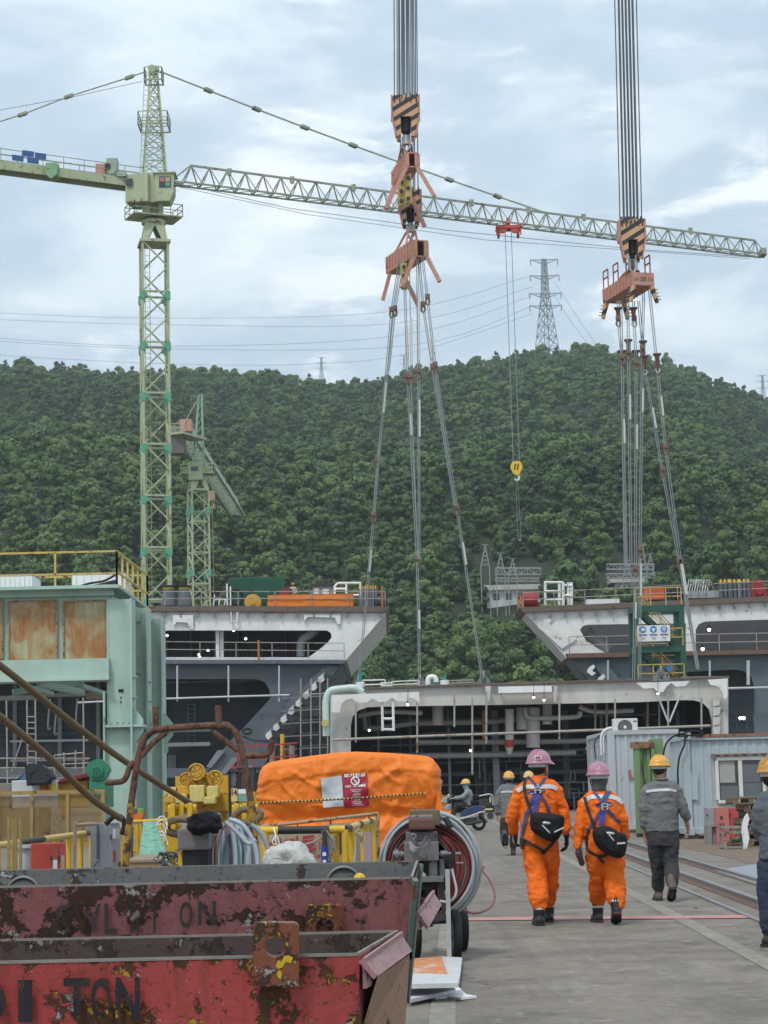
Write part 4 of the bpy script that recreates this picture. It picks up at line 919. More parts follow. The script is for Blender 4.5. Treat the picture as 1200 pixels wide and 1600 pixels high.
# ---- right hull section
YR_=152.0
rh=thing('ship_section','right white and blue grey hull section with flared end behind the green stair tower','ship section',V((P(1050,1000,YR_).x,YR_,0)))
m=MB();m.pplate([[(820,957),(1480,927),(1480,1016),(1200,1023),(885,1028)],[(906,984),(911,978),(918,976),(1072,974),(1072,1020),(950,1022),(932,1012),(915,1000)],[(1087,984),(1092,975),(1102,971),(1470,960),(1470,1010),(1200,1018),(1087,1021)]],YR_,.35)
side(m,(820,957),(885,1028),YR_+.36,5,-.2);m.build('upper_side',white,rh)
m=MB();m.plate([PL([(812,949),(1480,919),(1480,927),(818,957)],YR_-.4)],(0,6.5,0));m.build('deck',deckbrown,rh)
m=MB();m.plate([PL([(885,1021),(1480,1010),(1480,1016),(888,1028)],YR_-.9)],(0,9.5,0));m.build('middle_deck',mk('ledge_rust',(.16,.10,.08),.7,rust=.4),rh)
m=MB();m.pplate([[(888,1028),(1480,1017),(1480,1262),(1010,1262),(946,1090)],[(1020,1052),(1020,1200),(1179,1200),(1179,1074),(1174,1058),(1164,1049),(1150,1046)],[(1207,1052),(1207,1200),(1460,1200),(1460,1046),(1218,1046)]],YR_,.35)
side(m,(888,1028),(1010,1180),YR_+.36,4,-.2);m.build('lower_side',hullteal,rh)
m=MB();m.pplate([[(970,1035),(1480,1025),(1480,1262),(1040,1262)]],YR_+6,.2);m.build('recessed_bulkhead',hullteal,rh)
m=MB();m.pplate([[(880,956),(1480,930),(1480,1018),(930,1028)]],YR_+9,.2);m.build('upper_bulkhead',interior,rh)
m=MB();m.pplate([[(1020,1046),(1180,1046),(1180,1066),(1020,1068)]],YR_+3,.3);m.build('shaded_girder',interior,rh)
ptube([(915,988),(926,998),(938,1010),(950,1018)],YR_+3,.55,whitepipe,rh);ptube([(1076,968),(1077,1020)],YR_+.4,.25,whitepipe,rh,'pipe',10,1)
m=MB();m.pplate([[(930,1040),(945,1034),(985,1082),(1000,1066),(1010,1090),(960,1090)]],YR_-.5,.25);m.build('sloping_girder',hullteal,rh)
for x,y in ((919,1044),(935,1059),(948,1074)):m=MB();m.pplate([[(x,y),(x+8,y-6),(x+11,y-2),(x+6,y+4),(x+12,y+8),(x+6,y+12),(x-2,y+6)]],YR_-.8,.12);m.build('bright_lug',whiteplain,rh)
m=MB();m.pplate([[(850,968),(866,966),(858,974),(870,990),(900,1000),(878,1014),(846,984)]],YR_-.15,.1);m.build('flare_bracket',white,rh)
prail(rh,[(818,948),(1300,925)],YR_-.2,22,.03,2.4);prail(rh,[(890,1021),(1300,1013)],YR_-.8,26,.03,2.6)
m=MB();m.tube(PL([(812,950),(808,930),(812,930),(818,952)],YR_-.3),.09,6);m.build('end_rail',orangerust,rh)
for x in (950,1109,1170,1168):ptube([(x,1032),(x,1070)],YR_-1.1,.08,whitepipe,rh,'stand_pipe',6,1)
ptube([(1120,1076),(1260,1073)],YR_-1.2,.1,whitepipe,rh,'scaffold_pipe',6,1)
m=MB()
for x in range(835,1200,24):m.pbox(x,960-(x-820) *.05,x+3,967-(x-820) *.05,YR_-.3,.2)
m.build('deck_clips',midgrey,rh)
m=MB();
for x in (1150,1166):m.pbox(x,1112,x+1.4,1142,YR_+5.6,.1)
for y in (1112,1125,1141):m.pbox(1140,y,1178,y+1.2,YR_+5.5,.1)
m.build('inner_rail',greysteel,rh)
for x,y in ((1108,984),(1098,1014),(1157,1122),(1162,1122)):lamp_at(x,y,YR_+1.5,rh,.13)
m=MB();q=P(829,938,YR_+1);m.cyl(q+V((-.5,0,0)),q+V((.4,0,0)),.55,.55,20);m.cyl(q+V((-.6,0,0)),q+V((-.5,0,0)),.7,.7,20);m.cyl(q+V((.4,0,0)),q+V((.5,0,0)),.7,.7,20);m.box(q+V((0,.3,-.5)),(1.3,.8,.5));solo(m,'deck_winch',mk('winch_red',(.30,.025,.03),.5,rust=.15),'dark red winch at the tip of the right deck','winch')
m=MB()
for x in (852,874,880,888,893):m.tube(PL([(x,908+(x>860) *2),(x,946)],YR_+1+(x %5) *.3),.12,6)
for y in (910,924,937):m.tube(PL([(852,y),(880,y)],YR_+1),.1,6)
for y in (914,930):m.tube(PL([(880,y),(893,y+1)],YR_+1.8),.1,6)
solo(m,'pipe_rack',white,'white tube rack standing on the right deck','rack')
m=MB();m.m=0;m.pbox(1006,917,1038,937,YR_-2+4,1.9);m.m=1;m.pbox(1004,913,1040,917,YR_+1.9,2.1);solo(m,'tool_container',[mk('orange_red_paint',(.55,.09,.03),.5,scale=1,rust=.1),darksteel],'orange red tool box on the right deck above the stair tower','box',None,None,.04)
m=MB();rg=random.Random(5)
for k in range(22):q=P(1040+rg.uniform(0,24),934-rg.uniform(0,14),YR_+2+rg.uniform(0,1.5));m.tube([q+V((.35*math.cos(t_),rg.uniform(-.1,.1),.35*math.sin(t_))) for t_ in [2*PI*j/10 for j in range(10)]],.06,5,True)
solo(m,'hose_pile',darksteel,'pile of dark hoses right of the orange red tool box','hoses')
for k,(x,lab) in enumerate(((1136,'leftmost gas bottle bundle with yellow caps on the right deck'),(1151,'middle gas bottle bundle with yellow caps on the right deck'),(1166,'rightmost gas bottle bundle with yellow caps on the right deck'))):
    m=MB();b=P(x,934,YR_+1)
    for j in range(6):q=b+V((-.4+.3*(j %3),.3*(j //3),0));m.m=0;m.cyl(q,q+V((0,0,1.15)),.13,.13,10);m.m=1;m.cyl(q+V((0,0,1.15)),q+V((0,0,1.4)),.1,.04,8)
    solo(m,'gas_bottle_bundle',[hullgrey,mk('bottle_cap_yellow',(.6,.4,.05))],lab,'gas bottles','gas bottle bundles on the right deck',b)
m=MB();b=P(1186,924,YR_+1);m.plate([[b+V((-.6,0,-.4)),b+V((.6,0,-.4)),b+V((.5,0,.3)),b+V((.1,0,.9)),b+V((-.3,0,.9))]],(0,1,0));m.cyl(b+V((0,-.2,0)),b+V((0,0,0)),.3,.3,12);solo(m,'deck_machine',mk('winch_red',(.3,.03,.03)),'dark red machine on the right deck near the picture edge','machine')
m=MB()
for k in range(9):
    a=P(1072+4*k,930,YR_+1.5+.2*(k %3));m.tube([a,a+V((.3,.2,1.2)),a+V((1.4-.1*k,.4,.5+.15*(k %4)))],.05,5)
m.pbox(1072,924,1125,934,YR_+2,1.2);solo(m,'scaffold_pile',steel,'heap of pale scaffold tubes on the right deck','tubes')
m=MB();m.pbox(917,936,968,946,YR_+.8,1.5);solo(m,'sheet_stack',whiteplain,'flat stack of pale sheets on the right deck left of the stair tower','stack')

# ---- green stair tower
YS=140.0;stg=mk('stair_green_paint',(.022,.085,.06),.55,scale=1,rust=.06)
st=thing('stair_tower','dark green steel stair tower with yellow hand rails and a white safety board','stair tower',V((P(1027,1000,YS).x,YS,0)))
zt=P(1027,946,YS).z;xa,xb=P(994,990,YS).x,P(1066,990,YS).x
m=MB()
for x in (xa,xb):
    for y in (YS,YS+2.6):m.box((x,y,zt/2),(.36,.36,zt))
for py in (946,1010,1068):z=P(1027,py,YS).z;m.bar((xa,YS,z-.2),(xb,YS,z-.2),.3,.42);m.bar((xa,YS+2.6,z-.2),(xb,YS+2.6,z-.2),.3,.42);m.bar((xa,YS,z-.2),(xa,YS+2.6,z-.2),.3,.4);m.bar((xb,YS,z-.2),(xb,YS+2.6,z-.2),.3,.4)
m.build('frame',stg,st)
for k,(y0,y1) in enumerate(((950,1006),(1014,1068))):
    m=MB();za,zb=P(1010,y0,YS).z,P(1050,y1,YS).z;a=V((xa+.3,YS+1.0,za));b=V((xb-.35,YS+1.0,zb));m.bar(a,b,.12,.36);m.bar(a+V((0,1.1,0)),b+V((0,1.1,0)),.12,.36)
    for j in range(12):q=a.lerp(b,(j+.5) /12);m.box(q+V((0,.55,0)),(.26,1.0,.05))
    fl=m.build('stair_flight',stg,st);m=MB()
    for o in (V((0,0,0)),V((0,1.1,0))):m.bar(a+o+V((.3,0,1.0)),b+o+V((.1,0,1.0)),.06);m.bar(a+o+V((.3,0,.55)),b+o+V((.1,0,.55)),.05)
    for j in range(4):q=a.lerp(b,(j+.5) /4);m.bar(q,q+V((0,0,1.0)),.06)
    m.build('hand_rail',mk('stair_yellow',(.50,.36,.10),.55,rust=.1),fl)
sy=MATS['stair_yellow']
for py in (946,1010,1066):
    z=P(1027,py,YS).z;m=MB();rail_fence(m,[V((xa,YS-.2,z)),V((xb,YS-.2,z))],1.2,.035,.95,(.5,));m.build('guard_rail',sy,st)
m=MB();za,zb=P(1020,977,YS-.5).z,P(1020,1002,YS-.5).z;x0,x1=P(996,990,YS-.5).x,P(1047,990,YS-.5).x;m.bx((x0,YS-.5,zb),(x1,YS-.45,za));sb=m.build('safety_board',whiteplain,st)
blue=mk('sign_blue',(.03,.17,.50),.5,var=.05,dirt=0)
for k in range(3):
    cx_=x0+(x1-x0) *(.17+.325*k);cz_=zb+(za-zb) *.74;m=MB();m.cyl((cx_,YS-.515,cz_),(cx_,YS-.50,cz_),.235,.235,24);m.build('blue_disc',blue,sb)
    m=MB();y_=YS-.53
    if k ==0:m.cyl((cx_,y_,cz_),(cx_,y_+.01,cz_),.11,.11,14);m.box((cx_-.13,y_,cz_),(.06,.01,.14));m.box((cx_+.13,y_,cz_),(.06,.01,.14))
    elif k ==1:m.box((cx_,y_,cz_+.03),(.26,.01,.08));m.ball((cx_,y_,cz_-.08),(.09,.01,.08),10)
    else:m.box((cx_,y_,cz_-.03),(.07,.01,.28));m.box((cx_-.1,y_,cz_+.02),(.05,.01,.2));m.box((cx_+.1,y_,cz_+.02),(.05,.01,.2));m.ball((cx_,y_,cz_+.15),(.05,.01,.05),8)
    m.build('pictogram',whiteplain,sb);m=MB()
    for j in range(5):m.box((cx_-.22+.11*j,YS-.515,cz_-.36),(.085,.02,.09));
    m.build('lettering',mk('board_ink',(.04,.06,.12)),sb);m=MB()
    for j in range(3):m.box((cx_,YS-.51,cz_-.52-.07*j),(.36-.06*j,.02,.022))
    m.build('small_print',mk('board_grey',(.4,.42,.46)),sb)
m=MB();q=P(1046,1044,YS-.4);m.box(q,(.28,.03,.4));m.build('notice',blue,st)

# ---- middle block lifted by the slings
YM=115.0
mb_=thing('ship_block','cream portal-shaped hull block with dark interior, hanging from the gantry slings','ship section',V((P(827,1080,YM).x,YM,0)))
m=MB();m.pplate([[(516,1078),(655,1074),(1138,1059),(1138,1240),(1113,1240),(1113,1128),(1108,1108),(1098,1098),(1084,1094),(1060,1094),(1000,1097),(800,1101),(600,1104),(574,1105),(560,1110),(551,1120),(548,1134),(548,1250),(516,1250)]],YM,.3)
m.build('portal_frame',cream,mb_)
m=MB();m.plate([PL([(514,1075),(1140,1056),(1140,1059),(514,1078)],YM-.3)],(0,17,0));m.build('roof_plate',deckbrown,mb_)
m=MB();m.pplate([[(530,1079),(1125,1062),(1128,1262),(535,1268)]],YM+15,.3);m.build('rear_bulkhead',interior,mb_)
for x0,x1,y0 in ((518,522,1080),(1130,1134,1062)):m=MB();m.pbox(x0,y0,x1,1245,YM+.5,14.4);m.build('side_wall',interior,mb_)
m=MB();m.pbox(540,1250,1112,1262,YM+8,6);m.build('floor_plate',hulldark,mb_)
rg=random.Random(8)
for x in (590,640,700,755,770,835,880,940,1010,1060):
    m=MB();m.pbox(x,1110,x+(10 if x in (880,770) else 4),1262,YM+4+rg.uniform(0,6),.5);m.build('inner_column',midgrey,mb_)
for k,y in enumerate((1120,1140,1158,1172,1188,1203,1222,1240)):
    m=MB();m.pbox(552+rg.uniform(0,120),y,1100-rg.uniform(0,150),y+rg.choice((2,3,6)),YM+6+(k %3) *1.5,.3);m.build('inner_beam',midgrey,mb_)
m=MB()
for k in range(40):
    x=rg.uniform(600,1080);y=rg.uniform(1150,1250);w_=rg.uniform(6,24);h=rg.uniform(6,20)
    if k %2:m.pbox(x,y,x+w_,y+1.2,YM+5.5,.1);m.pbox(x,y+h,x+w_,y+h+1.2,YM+5.5,.1);m.pbox(x,y,x+1.2,y+h,YM+5.4,.1);m.pbox(x+w_,y,x+w_+1.2,y+h,YM+5.4,.1)
    else:m.pbox(x,y,x+2,y+h*2,YM+5.2,.15)
m.build('interior_fittings',midgrey,mb_)
m=MB();m.pbox(742,1205,768,1265,YM+8.5,1.2);m.build('cable_cabinet',mk('cabinet_dark',(.09,.095,.1),.6,scale=2),mb_)
scal=[(518,1086),(655,1081),(655,1100),(649,1092),(640,1090),(633,1096),(622,1096),(612,1090),(602,1097),(592,1097),(582,1091),(572,1098),(560,1098),(549,1091),(540,1094),(533,1100),(531,1113),(518,1113)]
m=MB();m.pplate([scal],YM-1.2,.12);m.build('scalloped_plate',white,mb_)
m=MB();m.pplate([[(994,1067),(1078,1064),(1070,1072),(1056,1073),(1049,1067),(1042,1072),(1036,1081),(1029,1082),(1021,1075),(1006,1076)]],YM-1.0,.12);m.build('lifting_bracket',white,mb_)
m=MB();m.pplate([[(1106,1062),(1137,1060),(1136,1090),(1131,1092),(1128,1080),(1120,1072),(1110,1070)]],YM-.8,.12);m.build('corner_bracket',white,mb_)
m=MB();m.pbox(779,1072,865,1082,YM-.8,.4);m.build('white_fender',white,mb_)
for x in (762,866):m=MB();m.pplate([[(x-4,1072),(x+5,1072),(x+3,1096),(x,1098),(x-2,1088)]],YM-.8,.5);m.build('hanger_plate',cream,mb_)
for k in range(4):m=MB();m.pplate([[(1114,1090+15*k),(1126,1090+15*k),(1124,1102+15*k),(1114,1104+15*k)]],YM-.4,.35);m.build('side_step',cream,mb_)
gooseneck=[(510,1150),(509,1110),(510,1092),(516,1080),(528,1077),(550,1075),(560,1077),(566,1082)]
ptube(gooseneck,YM-1,.2,mk('pale_mint_pipe',(.5,.60,.56),.5,streak=.1),mb_,'drain_pipe',12);m=MB();q=P(508,1130,YM-1.2);m.cyl(q+V((0,-.3,0)),q,.2,.2,16);m.build('pipe_cap',mk('cap_cream_yellow',(.52,.42,.15)),mb_)
ptube([(566,1082),(567,1088)],YM-1,.2,whitepipe,mb_,'pipe',10,2)
ptube([(520,1156),(700,1149),(850,1144),(1005,1138),(1110,1134)],YM-1.5,.075,palerail,mb_,'scaffold_pipe',8,2)
for x,y0,y1 in ((556,1100,1160),(652,1096,1176),(710,1078,1136),(738,1090,1210),(760,1080,1162),(874,1080,1155),(961,1092,1122),(1096,1090,1140),(1044,1084,1136)):ptube([(x,y0),(x,y1)],YM-1.1,.06,palerail,mb_,'hanging_pole',6,1)
for a,b in (((1028,1088),(1044,1128)),((1063,1086),(1046,1128))):ptube([a,b],YM-1.1,.06,whitepipe,mb_,'strut',6,1)
m=MB()
for x in (597,614):m.tube(PL([(x,1092),(x+1,1142)],YM-1),.085,6)
for y in (1123,1140):m.tube(PL([(598,y),(615,y)],YM-1),.08,6)
m.build('hanging_ladder',white,mb_)
for x,y,h,r in ((684,1103,30,.32),(855,1098,34,.28),(815,1106,34,.3),(833,1106,62,.4)):m=MB();m.cyl(P(x,y,YM+3),P(x,y+h,YM+3),r,r,16);m.build('vertical_duct',cream,mb_)
m=MB();m.m=0;m.cyl(P(796,1108,YM+2),P(796,1156,YM+2),.25,.25,14);m.m=1;m.cyl(P(796,1156,YM+2),P(796,1168,YM+2),.28,.28,14);m.m=0;m.cyl(P(796,1168,YM+2),P(796,1178,YM+2),.24,.12,14);m.build('banded_pipe',[cream,red],mb_)
for pts in ([(568,1100),(570,1130),(578,1138),(640,1131)],[(640,1130),(760,1128),(820,1122),(826,1130),(815,1136)],[(650,1160),(900,1158),(1010,1150)],[(600,1182),(760,1180),(900,1176)]):ptube(pts,YM+4,.16,mk('inner_pipe_paint',(.32,.32,.31),.6),mb_,'pipe',8)
for pts in ([(820,1106),(822,1118),(835,1122),(900,1120),(906,1112)],[(905,1104),(930,1112),(990,1110)],[(560,1118),(600,1112),(660,1114)]):ptube(pts,YM+2.5,.14,whitepipe,mb_,'pipe',8)
for x in (930,948,1012,1030):ptube([(x,1096),(x,1140)],YM+2,.07,palerail,mb_,'hanging_pole',6,1)
ptube([(770,1098),(880,1096),(930,1100)],YM+2.5,.12,redprimer,mb_,'red_pipe',8)
ptube([(757,1110),(757,1155)],YM+2.5,.12,orangerust,mb_,'rusty_pipe',8,1)
for x,y,n_ in ((637,1101,0),(834,1090,0),(850,1094,0),(577,1141,0),(735,1173,0),(1028,1084,0)):lamp_at(x,y,YM-1.4,mb_,.065)
prail(mb_,[(567,1077),(602,1076)],YM+.8,14,.035,1.2,white);prail(mb_,[(612,1075),(655,1073)],YM+.8,10,.03,1.2,white);prail(mb_,[(650,1074),(740,1070)],YM+2,8,.03,1.4,palerail)
# right lower details of block
m=MB();m.pbox(1064,1057,1120,1063,YM+.5,2);m.build('roof_sheet',mk('roof_sheet',(.4,.4,.36),.6),mb_)
# things standing on the block roof
m=MB();m.pbox(595,1068,613,1077,YM+1.5,.8);m.pbox(594,1066,614,1068,YM+1.45,.9);solo(m,'roof_box',whiteplain,'small white box on the block roof beside the left rail','box',None,None,.03)
m=MB();p=PL([(565,1076),(565,1066),(568,1062),(574,1062),(577,1066),(577,1070)],YM+2);m.m=0;m.tube(smooth_path(p,4),.16,10);m.m=1;m.pbox(564,1073,582,1078,YM+1.5,.9);vp=solo(m,'vent_gooseneck',[whiteplain,mk('vent_green',(.02,.2,.1))],'white gooseneck vent on a green base','vent');vp.location +=V((3.8/1,0,.05))
for x,y0,y1,lab in ((563,1050,1074,'teal post on the block roof near the drain pipe'),(695,1055,1071,'teal post on the block roof near the second sling')):
    m=MB();a=P(x,y1,YM+1);b=P(x,y0,YM+1);m.m=0;m.cyl(a,b,.13,.09,10);m.m=1;m.cyl(a-V((0,0,.05)),a+V((0,0,.3)),.25,.25,10);solo(m,'teal_post',[mk('teal_paint',(.01,.22,.19),.5),whiteplain],lab,'post','teal posts on the block roof')
for x,y,lab in ((657,1073,'lifting lug under the central slings'),(756,1068,'lifting lug under the right outer sling'),(1033,1060,'lifting lug in front of the stair tower'),(560,1075,'lifting lug under the left outer sling')):
    q=P(x,y,YM+2.5 if x<1000 else YM-.4);m=MB();m.plate([[q+V((a*.01,0,b*.01)) for a,b in ((-45,-10),(45,-10),(30,25),(12,55),(-12,55),(-30,25))],[q+V((.14*math.cos(t_),0,.25+.14*math.sin(t_))) for t_ in [2*PI*k/10 for k in range(10)]]],(0,.1,0));m.tube([q+V((0,.05+.2*math.cos(t_),.35+.35*math.sin(t_))) for t_ in [2*PI*k/10 for k in range(10)]],.07,6,True);m.box(q+V((0,.05,-.1)),(1.1,.4,.08))
    solo(m,'lifting_lug',greysteel,lab,'lifting lug','lifting lugs on the block roof')
m=MB();p=P(856,1069,YM+1);m.ball(p,.13,8);m.cyl(p-V((0,0,.4)),p,.05,.05,6);solo(m,'roof_lamp',mk('lamp_rust',(.3,.12,.06)),'small rusty ball lamp on the block roof','lamp')

# ---- scaffold between left section and block, far dark hold behind
m=MB();m.m=0
for j in range(5):
    y=1080+20*j
    for dy in (0,2.5):m.tube(PL([(470,y+6),(514,y+3)],YM+22+dy),.05,5)
    m.m=1;m.plate([[P(440,y+12,YM+21),P(514,y+8,YM+21),P(514,y+8,YM+26),P(440,y+12,YM+26)]],(0,0,.08));m.m=0
for x in (470,486,500,512):m.tube(PL([(x,1060),(x,1210)],YM+21),.05,5);m.tube(PL([(x,1066),(x,1210)],YM+25.5),.05,5)
solo(m,'scaffold',[palerail,greysteel],'pipe scaffold in the gap left of the cream block','scaffold')
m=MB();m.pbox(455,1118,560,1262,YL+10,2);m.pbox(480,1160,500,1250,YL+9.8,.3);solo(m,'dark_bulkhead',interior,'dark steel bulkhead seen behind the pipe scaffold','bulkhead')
m=MB();m.m=0;m.cyl(P(441,1225,YM-8),P(441,1147,YM-8),.11,.11,14);m.m=1
for x in (425,456):m.cyl(P(x,1230,YM-8),P(x,1165,YM-8),.15,.15,14)
solo(m,'support_pipe',[yellow,mk('weathered_pipe',(.25,.2,.17),.8,rust=.3)],'yellow and brown upright pipes beside the red handrail','pipes')
m=MB();rail_fence(m,PL([(372,1206),(420,1204),(466,1200)],YM-12),1.25,.035,.9,(.5,));rail_fence(m,[P(466,1200,YM-12),P(466,1200,YM-7)],1.25,.035,.9)
for x in (375,466):m.bar(P(x,1203,YM-12),V((P(x,1203,YM-12).x,YM-12,0)),.07)
solo(m,'red_guard_rail',mk('handrail_red',(.40,.035,.04),.5),'thin red guard rail behind the orange cover','railing')
# ---- substation and low white buildings at the foot of the hill
YU=354.0;sub=mk('substation_steel',(.30,.32,.33),.6,.2,scale=.3)
def gantry(x0,x1,ys,towers,lab):
    r=thing('switchyard_gantry',lab,'gantry',P((x0+x1) /2,945,YU))
    for y0,y1 in ys:
        m=MB();a0,a1,b0_,b1_=P(x0,y0,YU),P(x1,y0,YU),P(x0,y1,YU),P(x1,y1,YU)
        for p,q in ((a0,a1),(b0_,b1_)):m.bar(p,q,.14);m.bar(p+V((0,1,0)),q+V((0,1,0)),.14)
        n_=7
        for k in range(n_):p=(a0 if k %2 else b0_).lerp(a1 if k %2 else b1_,k/n_);q=(b0_ if k %2 else a0).lerp(b1_ if k %2 else a1,(k+1) /n_);m.bar(p,q,.1);m.bar(a0.lerp(a1,k/n_),b0_.lerp(b1_,k/n_),.1)
        m.bar(a1,b1_,.12);m.build('cross_truss',sub,r)
    for x,yt,yb in towers:
        t_=P(x,yt,YU);m=MB();b_=P(x,yb,YU)
        for dx in (-.75,.75):m.bar((b_.x+dx,YU,22),(b_.x+dx,YU,b_.z),.14);m.bar((b_.x+dx,YU,b_.z),t_,.13)
        for k in range(5):f=k/5;m.bar(V((b_.x-.75,YU,b_.z)).lerp(t_,f),V((b_.x+.75,YU,b_.z)).lerp(t_,f+.15),.08);m.bar(V((b_.x+.75,YU,b_.z)).lerp(t_,f),V((b_.x-.75,YU,b_.z)).lerp(t_,f+.15),.08)
        m.bar(t_-V((.6,0,0)),t_+V((.6,0,0)),.1);m.build('mast',sub,r)
    return r
gantry(774,845,((887,897),(903,908)),((758,851,885),(782,864,895),(801,873,900)),'grey switchyard lattice gantry in the trees left of the white rack')
gantry(948,1022,((881,889),(896,903)),((1004,853,893),(1016,865,900),(980,876,900)),'grey switchyard lattice gantry behind the slings at the right')
for x0,x1,y0,y1,lab in ((760,846,915,951,'low white flat roofed building behind the left switchyard gantry'),(960,1000,903,915,'small white shed roof behind the stair tower')):
    m=MB();a,b=P(x0,y0,YU+4),P(x1,y1,YU+4);m.m=0;m.bx((a.x,YU+4,b.z-5),(b.x,YU+10,a.z-.9));m.m=1;m.bx((a.x-.8,YU+3.2,a.z-.9),(b.x+.8,YU+10.5,a.z));m.m=2
    for k in range(4):x=a.x+(b.x-a.x) *(.12+.22*k);m.bx((x,YU+3.95,a.z-2.6),(x+1.1,YU+4.05,a.z-1.4))
    solo(m,'low_building',[white,mk('pale_roof',(.6,.58,.52),.7,scale=.3),glass],lab,'building')
# ------------------------------------------------------------------ mint green steel portal at the left
YP=60.0
pt=thing('steel_portal','mint green steel portal with rusty plated beam and ribbed columns','portal',V((P(210,1100,YP).x,YP,0)))
_t=NT('rust_panel');_s=_t.ramp(_t.noise(5,6,.65,(1,1,.07)),.40,.60);_b=_t.ramp(_t.noise(.9,4,.6,dist=.3),.33,.55)
_c=_t.mix(_t.math('MULTIPLY',_t.math('MAXIMUM',_t.math('MULTIPLY',_s,.8),_b),_t.ramp(_t.noise(9,5,.7,(1,1,.2)),.25,.6,.55,1)),(.40,.44,.29),_t.mix(_t.noise(7,6,.7,(1,1,.12)),(.19,.075,.02),(.44,.19,.045)))
_c=_t.mix(_t.ramp(_t.noise(2.2,9,.7,(1,1,.3),.8),.66,.69,0,.8),_c,(.09,.035,.016));rustpanel=_t.done(_c,.75,0,_t.bump(_t.noise(20,5,.6),.2,.01))
_x=mk('rust_streaked_panel',(.40,.33,.17),.7,scale=.8,var=.25,streak=1.0,rust=.42,rcol=(.30,.13,.035),rscale=1.1,dirt=.5)
m=MB();m.pbox(-260,933,171,1035,YP+.25,.12);m.build('web_plate',portal,pt)
m=MB();m.pbox(-260,918,186,923,YP-.35,7.4);m.pbox(-260,924,176,935,YP+.1,.3);m.build('top_flange',portal,pt)
m=MB();m.pbox(-260,1033,170,1064,YP-.25,.5);m.pbox(-260,1064,170,1067,YP-.4,1.0);m.build('bottom_flange',portal,pt)
for x0,x1 in ((12,87),(98,166),(-75,2)):
    m=MB();a=P(x0,985,YP).x;b=P(x1,985,YP).x;zt_,zb_=P((x0+x1) /2,938,YP).z,P((x0+x1) /2,1031,YP).z;m.bx((a,YP+.18,zb_),(b,YP+.245,zt_));pn=m.build('rusty_panel',rustpanel,pt);m=MB()
    for p,q in (((a,zb_),(b,zb_)),((a,zt_),(b,zt_)),((a,zb_),(a,zt_)),((b,zb_),(b,zt_))):m.bar((p[0],YP+.16,p[1]),(q[0],YP+.16,q[1]),.05,.05)
    m.build('panel_edge',mk('panel_edge_rust',(.30,.22,.12),.8,rust=.4,rscale=4),pn)
zgn=0.0
cols=((170,206,936,YP+.0),(207,231,950,YP+3.2),(232,254,966,YP+6.4))
for k,(x0,x1,yt,Yc) in enumerate(cols):
    a,b=P(x0,1100,Yc).x,P(x1,1100,Yc).x;zt_=P(x1,yt,Yc).z;zj_=P(x1,1134+3*k,Yc).z;zk=.03*k
    m=MB();m.bx((a,Yc,zj_),(b,Yc+.10,zt_));m.bx((b,Yc-.36,zj_),(b+.05,Yc+.6,zt_));m.bx((a-.05,Yc-.02,zj_),(a,Yc+.5,zt_));up=m.build('column_upper',portal,pt)
    m=MB();m.bx((a-.09,Yc,zk),(b,Yc+.10,zj_));m.bx((b,Yc-.36,zk),(b+.05,Yc+.6,zj_));m.bx((a-.14,Yc-.22,zk),(a-.09,Yc+.6,zj_+1.0));m.build('column_lower',portal,pt)
    m=MB();m.bx((a-.06,Yc-.3,zj_-.04),(b+.36,Yc+.7,zj_+.03))
    for s_ in (1,-1):m.plate([[(b+.055,Yc-.1,zj_+s_*.04),(b+.34,Yc-.1,zj_+s_*.04),(b+.34,Yc-.1,zj_+s_*.18),(b+.055,Yc-.1,zj_+s_*.55)][::s_]],(0,.06,0))
    m.build('splice_plate',portal,pt);m=MB()
    for j in range(4):
        q=V((a+.1+.17*j,Yc-.2,zj_));m.cyl(q-V((0,0,.1)),q+V((0,0,.1)),.035,.035,6)
    m.build('bolts',mk('bolt_green',(.2,.33,.27),.6),pt);m=MB()
    for z in (zj_+1.4,zj_+.8):m.plate([[(b+.055,Yc-.2,z),(b+.2,Yc-.2,z),(b+.055,Yc+.4,z)]],(0,0,.025))
    if k<2:m.build('stiffener',portal,pt)
    m=MB();m.box((b+.1,Yc-.05,zj_-.62),(.14,.06,.26));m.build('lug',portal,pt)
m=MB();q=P(189,1079,YP-.02);m.box(q,(.14,.02,.09));m.box(q+V((0,0,-.2)),(.04,.02,.04));m.box(q+V((-.01,0,-.33)),(.04,.02,.04));m.build('slot',black,pt)
m=MB();a=P(186,925,YP);m.bar(a+V((-.4,.3,-.25)),V((P(236,950,YP+6.5).x-.1,YP+6.6,a.z-.25)),.35,.28)
for t_ in (.15,.45,.8):q=(a+V((.02,.3,-.45))).lerp(V((P(236,950,YP+6.5).x,YP+6.6,a.z-.45)),t_);m.box(q,(.3,.06,.35))
m.build('side_beam',portal,pt)
zd=P(100,918,YP).z;xr=P(184,918,YP).x;xs_=[P(x,918,YP).x for x in (-200,5,95,184)]
m=MB();rail_fence(m,[V((xs_[0],YP-.2,zd)),V((xr,YP-.2,zd))],1.02,.028,1.7,(.36,));r1=m.build('railing',paleyel,pt)
m=MB();rail_fence(m,[V((xr,YP-.2,zd)),V((xr+.1,YP+6.6,zd))],1.02,.028,1.2,(.4,));m.build('railing',paleyel,pt)
m=MB();rail_fence(m,[V((xs_[0],YP+6.6,zd)),V((xr+.1,YP+6.6,zd))],1.02,.028,2.2,(.5,));m.build('railing',paleyel,pt)
